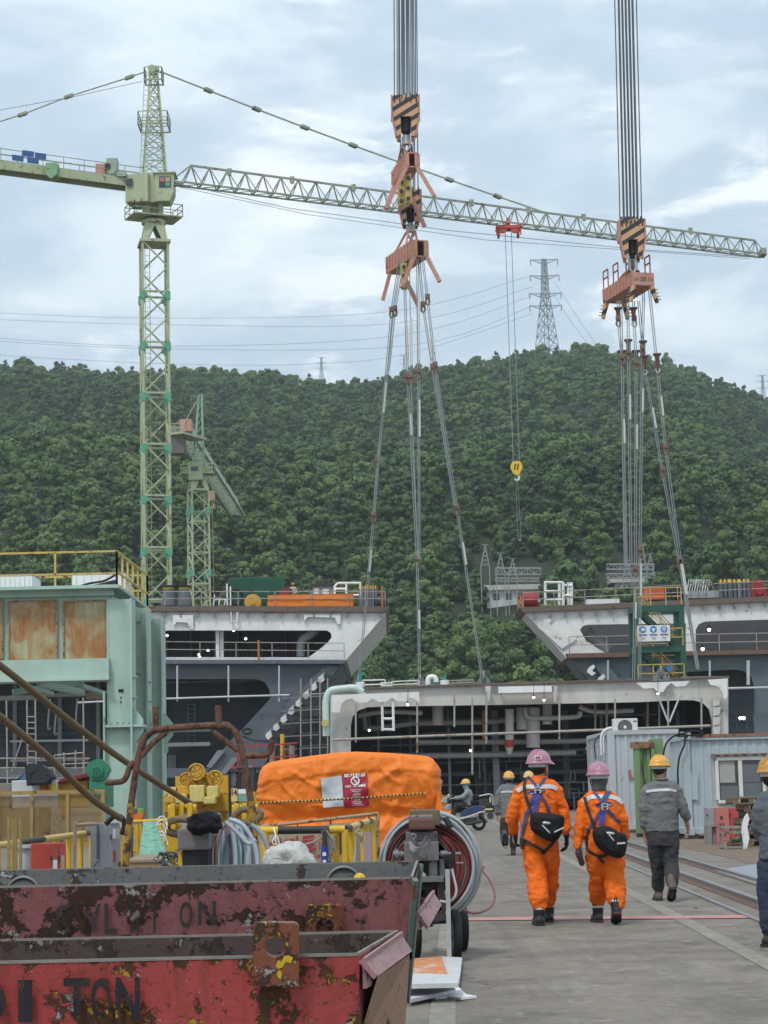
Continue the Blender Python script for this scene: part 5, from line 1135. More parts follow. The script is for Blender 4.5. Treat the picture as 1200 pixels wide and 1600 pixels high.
m=MB();m.tube(smooth_path([V((P(112,908,YP).x,YP+.6,zd+.03)),V((P(135,908,YP).x,YP+.4,zd+.14)),V((P(160,905,YP).x,YP+.3,zd+.2)),V((P(180,905,YP).x,YP-.1,zd+.32))]),.035,6);m.plate([[V((P(110,915,YP).x,YP+.2,zd+.01)),V((P(178,915,YP).x,YP+.2,zd+.01)),V((P(178,905,YP).x,YP+.2,zd+.22)),V((P(150,905,YP).x,YP+.2,zd+.1))]],(0,.5,0));m.build('slack_cable',darksteel,pt)
m=MB()
for x in (30,120):m.pbox(x,1068,x+10,1074,YP+1,5.2)
m.bar(P(60,1068,YP+.6),P(130,1082,YP+5),.12,.2);m.bar(P(20,1082,YP+5),P(130,1066,YP+6),.12,.2);m.build('under_brace',portal,pt)
m=MB()
for x in (-110,-105):m.pbox(-250,920,-215,1290,YP+.3,.6)
m.build('column_lower',portal,pt)
for x0,x1,y0,dy,lab in ((-6,50,904,3.5,'white box at the left end of the mint portal roof'),(113,215,902,3.3,'longer white box on the mint portal roof behind the yellow rail')):
    Yb=YP+dy;a=P(x0,y0,Yb);b=P(x1,y0,Yb);m=MB();m.m=0;m.bx((a.x,Yb,zd+.01),(min(b.x,xr-.2),Yb+1.6,a.z+.1));m.m=1;m.bx((a.x-.03,Yb-.03,a.z+.1),(min(b.x,xr-.2) +.03,Yb+1.63,a.z+.13));m.m=0
    for k in range(7):x=a.x+.1+(min(b.x,xr-.2) -a.x-.2) *k/6;m.box((x,Yb-.02,(zd+a.z) /2+.05),(.04,.035,(a.z-zd) *.95))
    solo(m,'roof_box',[whiteplain,greysteel],lab,'box','white boxes on the mint portal roof')

# scaffolds and hanging gear under the portal (in front of the dark hull)
YH=100.0;m=MB()
for x in (-60,10,42,55,130):m.tube(PL([(x,1090),(x+2,1250)],YH),.04,5)
for y in (1185,1200,1216):m.tube(PL([(-60,y),(140,y)],YH),.035,5)
m.m=1
for y in (1190,1160,1214):m.plate([[P(16,y,YH),P(138,y-2,YH),P(138,y-2,YH+1.5),P(16,y,YH+1.5)]],(0,0,.1))
m.m=0
for k in range(12):m.tube(PL([(43,1120+9*k),(54,1120+9*k)],YH-.1),.025,4)
m.tube(PL([(18,1205),(36,1150)],YH-.2),.03,4)
for x,y in ((85,1180),(100,1175),(118,1172),(130,1178)):m.tube(PL([(x,y),(x,y+30)],YH-.3),.035,5)
m.tube(PL([(85,1180),(130,1176)],YH-.3),.035,5);m.tube(PL([(82,1195),(140,1192)],YH-.3),.03,5)
solo(m,'scaffold',[palerail,greysteel],'pipe scaffold with ladder in the dark under the mint portal','scaffold')
m=MB();m.m=0;m.pbox(70,1083,131,1088,YP+8,.3);m.pbox(-40,1087,68,1094,YP+8.5,.3);m.m=1;m.pbox(134,1082,163,1092,YP+8.2,.3);m.m=0
for x in (74,96,122):m.pbox(x,1066,x+2,1084,YP+8.1,.05)
solo(m,'hanging_beam',[mk('pale_beam',(.32,.33,.31),.6,rust=.15),mk('tan_beam',(.36,.26,.18))],'pale light beam hanging below the mint portal','beam')
m=MB()
for x,y0,y1 in ((78,1092,1140),(88,1112,1148),(121,1092,1140)):
    p=PL([(x,y0),(x-2,(y0+y1) /2),(x-3,y1-4),(x-1,y1),(x+2,y1-3)],YP+7.5);m.tube(smooth_path(p,3),.03,6)
solo(m,'chain_hooks',steel,'three thin hook rods hanging in the dark under the portal','hooks')
# ------------------------------------------------------------------ the two steel skips in front
skipA=flake('faded_red_skip_paint',(.34,.135,.135),(.27,.10,.105),(.05,.028,.02),(.36,.36,.34),.26,5.2,0,rim=1.06)
skipB=flake('bright_red_skip_paint',(.40,.055,.05),(.31,.055,.052),(.07,.032,.014),(.30,.30,.33),.12,7.0,.30,rim=.95)
skipI=flake('skip_inside_grey',(.055,.06,.057),(.085,.085,.078),(.035,.024,.018),(.28,.28,.26),.05,5.5,0)
skipJ=flake('skip_inside_brown',(.06,.035,.028),(.045,.028,.024),(.03,.02,.016),(.2,.19,.17),.2,6,0)
letA=flake('worn_letter_black_pale',(.045,.045,.05),(.07,.06,.06),(.05,.028,.02),(.25,.2,.2),.26,5.2,0,rim=1.06)
letB=flake('worn_letter_black',(.014,.014,.02),(.022,.022,.03),(.07,.032,.014),(.12,.1,.09),.02,7.0,.25,rim=.95)
pinkp=flake('pink_lug_paint',(.36,.20,.20),(.30,.15,.15),(.06,.035,.025),(.5,.45,.45),-.4,8)
lugm=flake('rusty_lug_paint',(.25,.075,.04),(.14,.055,.03),(.05,.028,.018),(.3,.28,.25),.35,11,.3,(.5,.33,.03))
rimm=mk('skip_rim_steel',(.22,.205,.185),.6,.2,scale=9,rust=.3,rscale=12);greenedge=mk('skip_edge_green',(.12,.17,.14),.6,scale=5,rust=.3,rscale=8)
def skip(rim,bot,lab,matf,mati,lipw=.028):
    base=sum(bot,V()) /4;r=thing('steel_skip',lab,'skip',base);th=.012
    cen=sum(rim,V()) /4
    names=('front_panel','side_panel','back_panel','side_panel')
    for k in range(4):
        a,b,c,d=rim[k],rim[(k+1) %4],bot[(k+1) %4],bot[k];nn=(b-a).cross(d-a).normalized();nn=nn if nn.dot(cen-a) >0 else -nn;n_=40 if k in (0,2) else 14;q_=14
        m=MB()
        for lay,off in ((0,V((0,0,0))),(1,nn*th)):
            m.m=lay;vs=[]
            for j in range(q_+1):
                for i in range(n_+1):
                    u,v_=i/n_,j/q_;p=a.lerp(b,u).lerp(d.lerp(c,u),v_)
                    den=noise.noise(p*3.1) *.012+noise.noise(p*8) *.004;e=math.sin(PI*u) **.3*math.sin(PI*min(1,v_*1.05)) **.5 if 0<v_<1 else 0
                    vs.append(p+off+nn*den*e)
            m.add(vs,[(j*(n_+1) +i,j*(n_+1) +i+1,(j+1) *(n_+1) +i+1,(j+1) *(n_+1) +i) for j in range(q_) for i in range(n_)],True)
        m.build(names[k],[matf,mati],r)
    m=MB();k_=[cen+(p-cen) *.993+V((0,0,.004)) for p in rim]
    for k in range(4):m.bar(k_[k],k_[(k+1) %4],.010,.008)
    m.build('rim',rimm,r);m=MB();m.add([p+V((0,0,.02)) for p in bot],[(0,1,2,3)]);m.build('floor_plate',mati,r);return r
A0,A1,A2,A3=P(-330,1404,8.0),P(647,1373,8.0),P(655,1347,9.8),P(-330,1380,9.8)
za=(A1.z+A2.z) /2
for p in (A0,A1,A2,A3):p.z=za+(p.x*.0)
Ab=[V((A0.x+.2,8.35,0)),V((A1.x-.16,8.35,0)),V((A2.x-.16,9.5,0)),V((A3.x+.2,9.5,0))]
sA=skip([A0,A1,A2,A3],Ab,'farther steel skip in faded dull red paint with large brown flaked patches',skipA,skipI)
B0,B1,B2,B3=P(-230,1521,5.6),P(562,1494,5.6),P(623,1457,6.46),P(-230,1486,6.46)
zb2=(B1.z+B2.z) /2
for p in (B0,B1,B2,B3):p.z=zb2
Bb=[V((B0.x+.1,5.72,.0)),V((B1.x-.04,5.72,.0)),V((B2.x-.06,6.35,.0)),V((B3.x+.1,6.35,.0))]
sB=skip([B0,B1,B2,B3],Bb,'nearer steel skip in bright red paint with black TON lettering and rusty lug',skipB,skipJ)
def facepts(rim0,rim1,b0_,b1_):
    def f(px,py):
        "where a pixel meets the panel plane"
        nn=(rim1-rim0).cross(b0_-rim0).normalized();d=ray(px,py);t_=(rim0-EYE).dot(nn) /d.dot(nn);return EYE+d*t_ ,nn
    return f
def panel_text(f,chars,mat,par,lift,bold):
    m=MB()
    for ch,x0,x1,y0,y1 in chars:
        o,nn=f(x0,y1);a,_=f(x1,y1);b,_=f(x0,y0);rt_=(a-o);upv=(b-o);nn=nn if nn.y<0 else -nn;q=MB();q.text(ch,(0,0,0),(1,0,0),(0,1,0),1,1,bold)
        m.add([o+rt_*v_[0] +upv*v_[1] +nn*lift for v_ in q.v],q.f)
    return m.build('lettering',mat,par)
fA=facepts(A0,A1,Ab[0],Ab[1]);fB=facepts(B0,B1,Bb[0],Bb[1])
panel_text(fA,(('S',88,112,1411,1458),('W',118,158,1410,1457),('L',164,184,1409,1457),('1',204,218,1411,1455),('T',232,252,1411,1456),('O',281,302,1406,1448),('N',310,338,1405,1443)),letA,sA,.017,.02)
panel_text(fB,(('0',-32,10,1529,1596),('1',30,52,1529,1595),('T',101,142,1526,1592),('O',143,175,1526,1592),('N',182,220,1525,1592)),letB,sB,.017,.03)
def lug(f,x0,x1,y0,y1,hx,hy,hr,par,nm,th=.028,lift=.02,mat=lugm):
    nn=f(x0,y0)[1];nn=nn if nn.y<0 else -nn;r_=9
    out=[(x0,y1),(x1,y1)] +arc2(x1-r_,y0+r_,r_,0,-90,5) +arc2(x0+r_,y0+r_,r_,-90,-180,5);hole=arc2(hx,hy,hr,0,360,20)[:-1]
    m=MB();m.plate([[f(x,y)[0] +nn*(lift+th) for x,y in out],[f(x,y)[0] +nn*(lift+th) for x,y in hole]],nn*-th);o=m.build(nm,mat,par);md=o.modifiers.new('Bevel','BEVEL');md.width=.003;md.segments=2;md.limit_method='ANGLE';return o
lug(fA,478,538,1408,1470,508,1441,14,sA,'lifting_lug');lug(fB,397,468,1437,1535,431,1474,16,sB,'lifting_lug')
m=MB();nn=fB(430,1500)[1];nn=nn if nn.y<0 else -nn

for pts in (((432,1504),(436,1494),(441,1497),(445,1488),(452,1487),(459,1490),(456,1499),(448,1497),(443,1505),(437,1508)),((434,1514),(439,1509),(442,1515),(440,1524),(436,1521))):m.plate([[fB(x,y)[0] +nn*.0495 for x,y in pts]],nn*-.0035)
m.build('paint_splash',mk('splash_yellow',(.55,.38,.02),.6),sB)
def hook_box(quad,Y0,Y1,dep,par):
    a,b,c,d=[P(x,y,yy) for (x,y),yy in zip(quad,(Y0,Y1,Y1,Y0))];nn=(b-a).cross(d-a).normalized();m=MB();m.plate([[a,b,c,d]],nn*(.014 if nn.y>0 else -.014));t_=V((0,0,-dep))
    m.plate([[a,b,b+t_,a+t_*.8]],(.01,.01,0));m.plate([[b,c,c+t_*.2,b+t_]],(-.008,0,-.008));return m.build('tipping_pocket',pinkp,par)
hook_box([(566,1497),(625,1456),(644,1486),(590,1525)],5.55,6.35,.1,sB)
m=MB();m.plate([[P(590,1526,5.65),P(640,1492,6.3),P(632,1620,6.2),P(556,1640,5.7)]],(.0,.03,0));o=m.build('side_skirt',flake('skirt_paint',(.27,.12,.11),(.32,.2,.08),(.06,.035,.025),(.3,.28,.2),-.1,7,.5,(.40,.30,.10)),sB)
hook_box([(652,1424),(676,1391),(690,1414),(670,1449)],8.3,8.9,.09,sA)
for a,b,w_,h in ((P(649,1374,7.98),P(622,1640,8.28),.02,.03),(P(657,1350,9.7),P(636,1560,9.5),.025,.02)):m=MB();m.bar(a,b,w_,h);m.build('corner_flange',greenedge,sA)
for px,py,r in ((537,1381,.078),(36,1396,.075)):
    c=P(px,py,9.77);m=MB();m.tube([c+V((r*math.cos(t_),0,r*math.sin(t_))) for t_ in [PI*k/14 for k in range(15)]],.008,6);m.build('welded_ring',greysteel,sA)
m=MB();m.ball(P(562,1374,9.5),.03,10);m.build('knob',yellow,sA)

# ------------------------------------------------------------------ goods and gear behind the skips
greycab=mk('cabinet_grey',(.17,.19,.22),.5,scale=5);greyfront=mk('cabinet_pale_grey',(.30,.31,.33),.5,scale=5)
def cabinet(name,x0,xm,x1,y0,y1,Y,dep,mats,lab,doors=2,stickers=()):
    "cabinet turned a little: side seen from x0 to xm, front from xm to x1"
    a=P(x0,y0,Y+dep*.4);b=P(xm,y0,Y);c=P(x1,y0,Y+.12);zt_=b.z;zb_=max(0.0,P(xm,y1,Y).z)
    if y1>1360 and Y<40:zb_=0.0
    off=(a-b).to_2d();d=V((off.x,off.y,0));e=V((c.x-b.x,c.y-b.y,0));back=d*1.0
    r=thing(name,lab,'cabinet',V((b.x,b.y,zb_)))
    fl=[b,b+e,b+e+back,b+back];m=MB();m.m=0;pts0=[V((p.x,p.y,zb_)) for p in fl];pts1=[V((p.x,p.y,zt_)) for p in fl]
    m.add(pts0+pts1,[(3,2,1,0),(4,5,6,7),(0,1,5,4),(1,2,6,5),(2,3,7,6),(3,0,4,7)]);m.m=0;m.build('body',[mats[0]],r,None,.006)
    nn=V((e.y,-e.x,0)).normalized();nn=nn if nn.y<0 else -nn;up_=V((0,0,zt_-zb_))
    for k in range(doors):
        f0,f1=k/doors+.02,(k+1) /doors-.02;p=pts0[0] +e*f0+up_*.03;q=pts0[0] +e*f1+up_*.03;m=MB();m.plate([[p+nn*.016,q+nn*.016,q+up_*.94+nn*.016,p+up_*.94+nn*.016]],nn*-.012);dr=m.build('door',mats[1],r,None,.003)
        m=MB();h_=p.lerp(q,.85 if k ==0 else .15) +up_*.45;m.bar(h_+nn*.03,h_+nn*.03+up_*.12,.02);m.build('handle',darksteel,dr)
        m=MB()
        for z in (.15,.8):m.bar(p+nn*.02+up_*z,p+nn*.02+up_*(z+.05),.018)
        m.build('hinge',darksteel,dr)
    for fx,fz,w_,h_,mt in stickers:
        m=MB();p=pts0[0] +e*fx+up_*fz+nn*.019;m.plate([[p,p+e*w_,p+e*w_+up_*h_,p+up_*h_]],nn*-.002);m.build('sticker',mt,r)
    return r,pts0,pts1,nn
redfront=mk('cabinet_red_front',(.38,.075,.065),.5,scale=4)
cabinet('switch_cabinet',48,78,102,1318,1372,19.6,.5,(red,redfront),'red steel cabinet with two notices, standing behind the skip by the yellow rail',2,((.12,.62,.28,.22,whiteplain),(.62,.68,.25,.2,mk('notice_tan',(.45,.3,.2))),(.12,.06,.2,.35,whiteplain)))
r,p0,p1,nn=cabinet('switch_cabinet',141,171,187,1286,1372,23.5,.5,(greycab,greyfront),'grey steel cabinet with a chain and cord hanging on its side',1,((.2,.84,.3,.1,whiteplain),(.6,.84,.25,.1,mk('notice_pale',(.5,.5,.45))),(.25,.6,.25,.12,redfront)))
m=MB();a=p1[3].lerp(p1[0],.45) +V((-.01,-.03,-.02))
for k in range(14):q=a-V((0,0,.028*k));m.tube([q+(V((.012*math.cos(t_),0,.018*math.sin(t_))) if k %2 else V((0,.012*math.cos(t_),.018*math.sin(t_)))) for t_ in [2*PI*j/6 for j in range(6)]],.005,4,True)
q=a-V((0,0,.4));m.tube(smooth_path([q,q+V((-.05,-.01,-.1)),q+V((.03,-.01,-.16)),q+V((-.06,-.01,-.1)),q+V((.02,-.01,-.22)),q+V((.12,-.01,-.3)),q+V((.05,-.01,-.24))],4),.006,5);solo(m,'chain',darksteel,'dark chain with a looped cord hanging on the grey cabinet','chain')
m=MB();m.tube(smooth_path(PL([(165,1288),(178,1276),(190,1277),(194,1290),(190,1304)],23.2),5),.028,8);solo(m,'hose',black,'thick black hose arching over the grey cabinet','hose')
# spool and bamboo poles
m=MB();q=P(38,1380,20);q.z=0
for z in (.0,.32,.6,.92):m.cyl(q+V((0,0,z)),q+V((0,0,z+.03)),.105,.105,20)
m.cyl(q,q+V((0,0,.93)),.075,.075,18);sp_=solo(m,'cable_spool',mk('pale_blue_plastic',(.42,.48,.53),.5,scale=4),'pale blue grey plastic spool beside the red cabinet','spool',None,q)
bam=mk('bamboo',(.33,.23,.09),.6,scale=8,var=.3)
for k,(x,yt,lab) in enumerate(((14,1278,'leftmost bamboo pole standing by the yellow rail'),(20.5,1279,'second bamboo pole, close to the leftmost'),(25,1279,'third bamboo pole, nearest the spool'),(32,1279,'bamboo pole standing in the pale blue spool'))):
    a=P(x,yt,18.5+.3*k);b=P(x+.5,1380,18.5+.3*k);b.z=0 if k<3 else .4;m=MB();m.cyl(b,a,.015+.003*(k ==0),.014,8)
    for j in range(7):q=b.lerp(a,(j+.6) /7.2);m.cyl(q,q+V((0,0,.012)),.018+.003*(k ==0),.018+.003*(k ==0),8)
    solo(m,'bamboo_pole',bam,lab,'pole','bamboo poles',b)
# long yellow rail, receding
ra,rb=P(-60,1329,18.0),P(228,1289,28.5);yr=thing('guard_rail','long yellow guard rail with black bands receding behind the cabinets','railing',V((ra.x,ra.y,0)),'yellow guard rails')
def banded(a,b,r,n,par,first=0):
    for k in range(n):
        p,q=V(a).lerp(V(b),k/n),V(a).lerp(V(b),(k+1) /n);m=MB();m.cyl(p,q,r,r,12);m.build('rail_section',blackpaint if (k+first) %3 ==2 else mk('rail_worn_yellow',(.58,.42,.14),.55,scale=6,rust=.1),par)
banded(ra,rb,.033,9,yr)
for k in range(16):
    p=ra.lerp(rb,k/15);m=MB();m.cyl(V((p.x,p.y,0)),p,.03,.03,10);m.build('post',yellow,yr)
m=MB();m.bar(V((ra.x,ra.y,.1)),V((rb.x,rb.y,.1)),.05);m.build('lower_bar',paleyel,yr)
m=MB();p=PL([(115,1365),(117,1300),(122,1290),(130,1288),(150,1287)],21);p[0].z=0;m.tube(smooth_path(p,5),.018,8);solo(m,'bent_pipe',mk('tan_pipe',(.33,.23,.15),.7,rust=.2),'thin tan pipe bent over left of the grey cabinet','pipe')
# expanded-metal fence
YF_=33.0;fz=thing('mesh_fence','ochre expanded metal fence panels in front of the machines under the portal','fence',V((P(80,1300,YF_).x,YF_,0)))
och=mk('ochre_mesh_paint',(.32,.22,.08),.65,rust=.35,rscale=5,scale=4);zt_,zb_=P(80,1238,YF_).z,P(80,1308,YF_).z-.1;x0,x1=P(-50,1270,YF_).x,P(164,1270,YF_).x
m=MB();st_=.043;nrow=int((zt_-zb_) /st_);
for j in range(int((x1-x0) /st_)):
    for i in range(nrow):
        x=x0+j*st_;z=zb_+i*st_
        c_=V((x,YF_,z));h_=st_/2*.98
        for a,b in (((-h_,0),(0,h_*1)),((0,h_),(h_,0)),((h_,0),(0,-h_)),((0,-h_),(-h_,0))):
            p=c_+V((a[0],0,a[1]));q=c_+V((b[0],0,b[1]));d=V((q.z-p.z,0,p.x-q.x)).normalized() *.0075
            m.add([p-d,q-d,q+d,p+d],[(0,1,2,3)])
m.build('mesh_panel',och,fz);m=MB()
for z in (zt_,zb_-.02):m.bar((x0,YF_-.02,z),(x1,YF_-.02,z),.06,.06)
for x in (x0,x0+.5,P(50,1270,YF_).x,P(106,1270,YF_).x,P(164,1270,YF_).x-.03):m.bar((x,YF_-.02,0),(x,YF_-.02,zt_),.05)
m.build('frame',och,fz)
# machines behind the fence
YMm=38.0;m=MB();m.m=0;m.pbox(18,1219,90,1262,YMm,1.6);m.m=1;m.pbox(-30,1224,17,1260,YMm+.3,1.4);m.m=2;m.pbox(62,1226,78,1235,YMm-.03,.03);m.m=3;m.pbox(79,1226,89,1236,YMm-.03,.03);wm_=solo(m,'generator_set',[mk('machine_white',(.52,.54,.55),.5,scale=3,rust=.1),mk('machine_grey_brown',(.22,.19,.16),.6),mk('label_orange',(.6,.22,.04)),mk('label_yellow',(.6,.48,.05))],'white boxed machine with an orange and a yellow label behind the mesh fence','machine',None,None,.06)
m=MB();q=P(63,1233.6,YMm-.04);m.text('1-120',q,(1,0,0),(0,0,1),.16,.07,.02);m.build('lettering',blackpaint,wm_)
cv=cloth('dark_grey_cover',(.035,.038,.045),.2,.7,.6,5)
m=MB();c=P(55,1211,YMm-.4)
for i in range(8):
    pass
m.plate([[c+V((a*.01,0,b*.01)) for a,b in ((-14,-18),(22,-16),(30,-5),(24,8),(8,18),(-12,19),(-18,14))]],(0,.5,0));m.plate([[c+V((a*.01,-.06,b*.01)) for a,b in ((-10,-14),(20,-13),(27,-5),(12,10),(-6,2))]],(0,.05,0));solo(m,'machine_cover',cv,'dark grey angular cover lying on the white machine','cover',None,None,.04)
m=MB();c=P(36,1216,YMm+.9);m.plate([[c+V((a*.01,0,b*.01)) for a,b in ((-32,-12),(22,-12),(22,12),(10,11),(-10,0))]],(0,.6,0));solo(m,'blue_sheet',cloth('blue_tarpaulin',(.08,.13,.20)),'faded blue tarpaulin heap left of the dark grey cover','tarpaulin',None,None,.05)
m=MB();m.m=0;m.pbox(88,1219,138,1262,YMm+.2,1.5);m.m=1;m.plate([PL([(88,1222),(100,1214),(139,1206),(140,1214),(120,1219),(92,1225)],YMm)],(0,.8,0));solo(m,'compressor',[mk('machine_amber',(.50,.25,.04),.55,scale=4,rust=.2),mk('maroon_lid',(.14,.025,.03),.6)],'amber machine with a tilted maroon lid behind the mesh fence','machine',None,None,.03)
m=MB();grn=mk('winch_green',(.035,.20,.11),.5,scale=3,rust=.1);m.pbox(139,1219,164,1262,YMm,1.2);a=P(152,1203,YMm);m.plate([[a+V((.22*math.cos(t_),0,.22*math.sin(t_) -.02)) for t_ in [PI*k/10 for k in range(11)]] +[a+V((-.1,0,-.2)),a+V((.1,0,-.2))]],(0,.3,0));m.cyl(a+V((0,-.06,-.02)),a+V((0,.02,-.02)),.12,.12,16)
for k in range(5):t_=2*PI*k/5;m.tube([a+V((.05*math.cos(t_) +.035*math.cos(u),-.08,.05*math.sin(t_) -.02+.035*math.sin(u))) for u in [2*PI*j/8 for j in range(8)]],.01,4,True)
solo(m,'green_winch',grn,'bright green winch with round drum beside the mint column','winch',None,None,.015)
m=MB();m.pbox(-40,1262,60,1310,YMm-.2,1.4);m.pbox(90,1290,105,1310,YMm-.3,.4);solo(m,'machine_plinth',mk('machine_base',(.16,.13,.10),.8,rust=.3),'brown machine base behind the mesh fence','machine')
m=MB();m.m=0;m.pbox(96,1264,102,1282,YF_+2,.15);m.m=1;m.cyl(P(99,1264,YF_+2.07),P(99,1260,YF_+2.07),.02);solo(m,'fire_extinguisher',[red,black],'red fire extinguisher seen through the mesh fence','extinguisher',None,None,.02)

# hawsers
ropem=mk('hawser_fibre',(.20,.145,.085),.95,scale=30,var=.35,bump=.5)
def hawser(pts,rad,lab,turns):
    p=smooth_path(pts,110);L_=0;m=MB();st=[[] for _ in range(3)]
    for i,c in enumerate(p):
        if i:L_ +=(c-p[i-1]).length
        tg=(p[min(i+1,len(p) -1)] -p[max(i-1,0)]).normalized();x=tg.cross(ZZ).normalized();y=tg.cross(x)
        for k in range(3):a=L_*turns+2*PI*k/3;st[k].append(c+(x*math.cos(a) +y*math.sin(a)) *rad*.6)
    for s_ in st:m.tube(s_,rad*.5,7)
    return solo(m,'mooring_rope',ropem,lab,'rope','thick hawsers',pts[-1])
hawser([P(-130,950,17),P(0,1040,19),P(120,1135,21),P(215,1203,23),P(302,1258,25.3)],.034,'upper thick brown hawser slanting from the left edge to the yellow bollards',44)
hawser([P(-130,1020,17.5),P(0,1120,19.2),P(80,1187,20.6),P(140,1245,22),P(188,1279,23)],.035,'lower thick brown hawser slanting down to the grey cabinet',44)
def coil(cx,cy,Y,rx,rz,n,lab,r=.042):
    c=P(cx,cy,Y);m=MB();pts=[]
    for i in range(n*18+1):a=2*PI*i/18+2;pts.append(c+V((rx*math.cos(a) +.012*math.sin(3*a),.03*i/18*2,rz*math.sin(a))))
    m.tube(pts,r,8);return solo(m,'rope_coil',ropem,lab,'rope','hawser coils')
coil(282,1292,24.0,.17,.09,3,'brown hawser coil hung on the left yellow bollard');coil(386,1275,24.0,.15,.08,3,'brown hawser coil hung on the right yellow bollard')
for x0,x1,lab in ((262,306,'left yellow bollard post with stub pegs, below the yellow weights'),(362,402,'right yellow bollard post with stub pegs, left of the orange cover')):
    Yb=24.6;m=MB();a,b=P(x0,1262,Yb),P(x1,1262,Yb);m.bx((a.x,Yb,0),(a.x+.13,Yb+.12,a.z));m.cyl((a.x,Yb+.06,a.z),(b.x,Yb+.06,a.z),.035,.035,10)
    for k in (.2,.5,.8):x=a.x+(b.x-a.x) *k;m.bbox((x,Yb-.02,a.z-.05),(.06,.12,.2),.015)
    q=P((x0+x1) /2-4,1290,Yb);m.cyl(q+V((0,-.7,0)),q+V((0,0,0)),.03,.03,12);m.bx((b.x-.1,Yb,0),(b.x,Yb+.12,a.z));solo(m,'bollard_frame',yellow,lab,'bollard','yellow bollard frames')
# rusty tube frame of a cart
YK=16.0;ck=thing('cart_frame','tall rusty tube frame with prongs and hooks standing behind the skip','frame',G(300,1430));ck.location=V((P(300,1200,YK).x,YK,0))
rf=mk('rusty_tube',(.13,.065,.04),.8,scale=9,var=.5,rust=.45,rcol=(.06,.03,.02),rscale=16,bump=.5);yf=mk('rusty_yellow_tube',(.33,.19,.03),.7,scale=9,var=.4,rust=.5,rcol=(.07,.035,.02),rscale=14,bump=.4)
def kt(pts,r,nm,mat,k=5):
    m=MB();m.tube(smooth_path(PL(pts,YK),k),r,10);return m.build(nm,mat,ck)
kt([(205,1255),(213,1200),(219,1172),(226,1154),(240,1142),(262,1138),(345,1133),(358,1136),(369,1146),(377,1168),(385,1210),(392,1252)],.027,'hoop',rf)
m=MB();a,b=P(205,1255,YK),P(178,1420,YK);b.z=0;m.tube([a,b],.03,10);m.build('leg',yf,ck);m=MB();a,b=P(392,1252,YK),P(414,1420,YK);b.z=0;m.tube([a,b],.033,10);m.build('leg',yf,ck)
for x,y in ((243,1104),(341,1102)):kt([(x,y),(x+1,1137)],.026,'prong',rf,1)
kt([(221,1182),(240,1160),(260,1145)],.022,'brace',rf,3);kt([(333,1143),(350,1156),(372,1173)],.022,'brace',rf,3)
kt([(210,1190),(203,1198),(198,1212),(190,1221),(165,1223)],.024,'hook',rf);kt([(382,1181),(412,1180),(421,1176),(424,1166),(424,1155)],.024,'hook',rf)
m=MB();a,b=P(185,1370,YK),P(411,1368,YK);m.tube([a,b],.025,8);m.build('cross_bar',yf,ck)
# machine in front with hoses and black jacket
YQ=14.5;m=MB();q=P(302,1330,YQ);m.m=0;m.bbox((P(302,1310,YQ).x,YQ+.2,(P(302,1296,YQ).z+P(302,1327,YQ).z) /2),(P(327,1300,YQ).x-P(277,1300,YQ).x,.4,.15),.02);m.m=1;x0,x1=P(284,1300,YQ).x,P(324,1300,YQ).x;m.bx((x0,YQ+.03,.3),(x1,YQ+.36,P(302,1327,YQ).z));m.bx((x0+.02,YQ+.1,0),(x0+.06,YQ+.14,.32));m.bx((x1-.06,YQ+.1,0),(x1-.02,YQ+.14,.32));m.m=2;m.bx((x0-.03,YQ+.05,.6),(x0-.003,YQ+.1,P(302,1330,YQ).z))
solo(m,'engine_unit',[mk('cast_grey',(.16,.155,.15),.75,scale=6,rust=.1),black,yellow],'grey topped engine unit with black base under the black jacket','engine')
def heap(name,cx,cy,Y,rx,ry,rz,mat,lab,cat,seed,zb=None,n=34):
    c=P(cx,cy,Y);m=MB();m.ball((0,0,0),1,n);vs=[]
    for v_ in m.v:
        v_=V(v_);k=1+.35*noise.noise(v_*1.6+V((seed,0,0))) +.18*noise.noise(v_*4+V((0,seed,0))) +.07*abs(noise.noise(v_*9+V((0,seed,0))));p=c+V((v_.x*rx*k,v_.y*ry*k,v_.z*rz*k))
        if zb is not None and p.z<zb:p.z=zb
        vs.append(p)
    m.v=vs;return solo(m,name,mat,lab,cat)
blackcl=cloth('black_cloth',(.010,.010,.011),.2,.9,.6,18)
heap('jacket',318,1286,14.4,.13,.15,.075,blackcl,'crumpled black jacket lying over the engine unit and hoses','jacket',3);
hcols=[mk('hose_rose',(.30,.20,.21),.5),mk('hose_pale_grey',(.42,.44,.46),.5),mk('hose_white_blue',(.40,.47,.52),.5),mk('hose_mint',(.30,.46,.40),.5),mk('hose_slate',(.15,.18,.20),.5),mk('hose_bluegrey',(.25,.31,.37),.5)]
hd_=thing('hose_bundle','bundle of pale grey, mint and rose hoses hanging beside the rusty frame','hoses',V((P(365,1300,15).x,15,0)));rg=random.Random(4)
for k in range(17):
    x=330+4.2*k+rg.uniform(-1.5,1.5);xt=352+1.5*k+rg.uniform(-2,2);Yk=14.8+rg.uniform(0,.35);yt=1282+abs(k-8) *1.2+rg.uniform(-2,4)
    p=PL([(xt+5,yt+14),(xt,yt),(xt-4+(x-xt) *.3,yt+9),(x,1325),(x+rg.uniform(-2,3),1365)],Yk);p.append(V((p[-1].x,Yk,.02)));m=MB();m.tube(smooth_path(p,5),.0165,7);m.build('hose',hcols[0] if k<3 else hcols[(1,2,1,3,4,5,2,4)[k %8]],hd_)
for pts,mt in (([(352,1284),(370,1300),(388,1318),(400,1312)],1),([(358,1280),(380,1290),(398,1320),(403,1356)],2),([(392,1288),(408,1302),(420,1330),(425,1354)],5)):
    m=MB();m.tube(smooth_path(PL(pts,14.6),5),.0165,7);m.build('hose',hcols[mt],hd_)
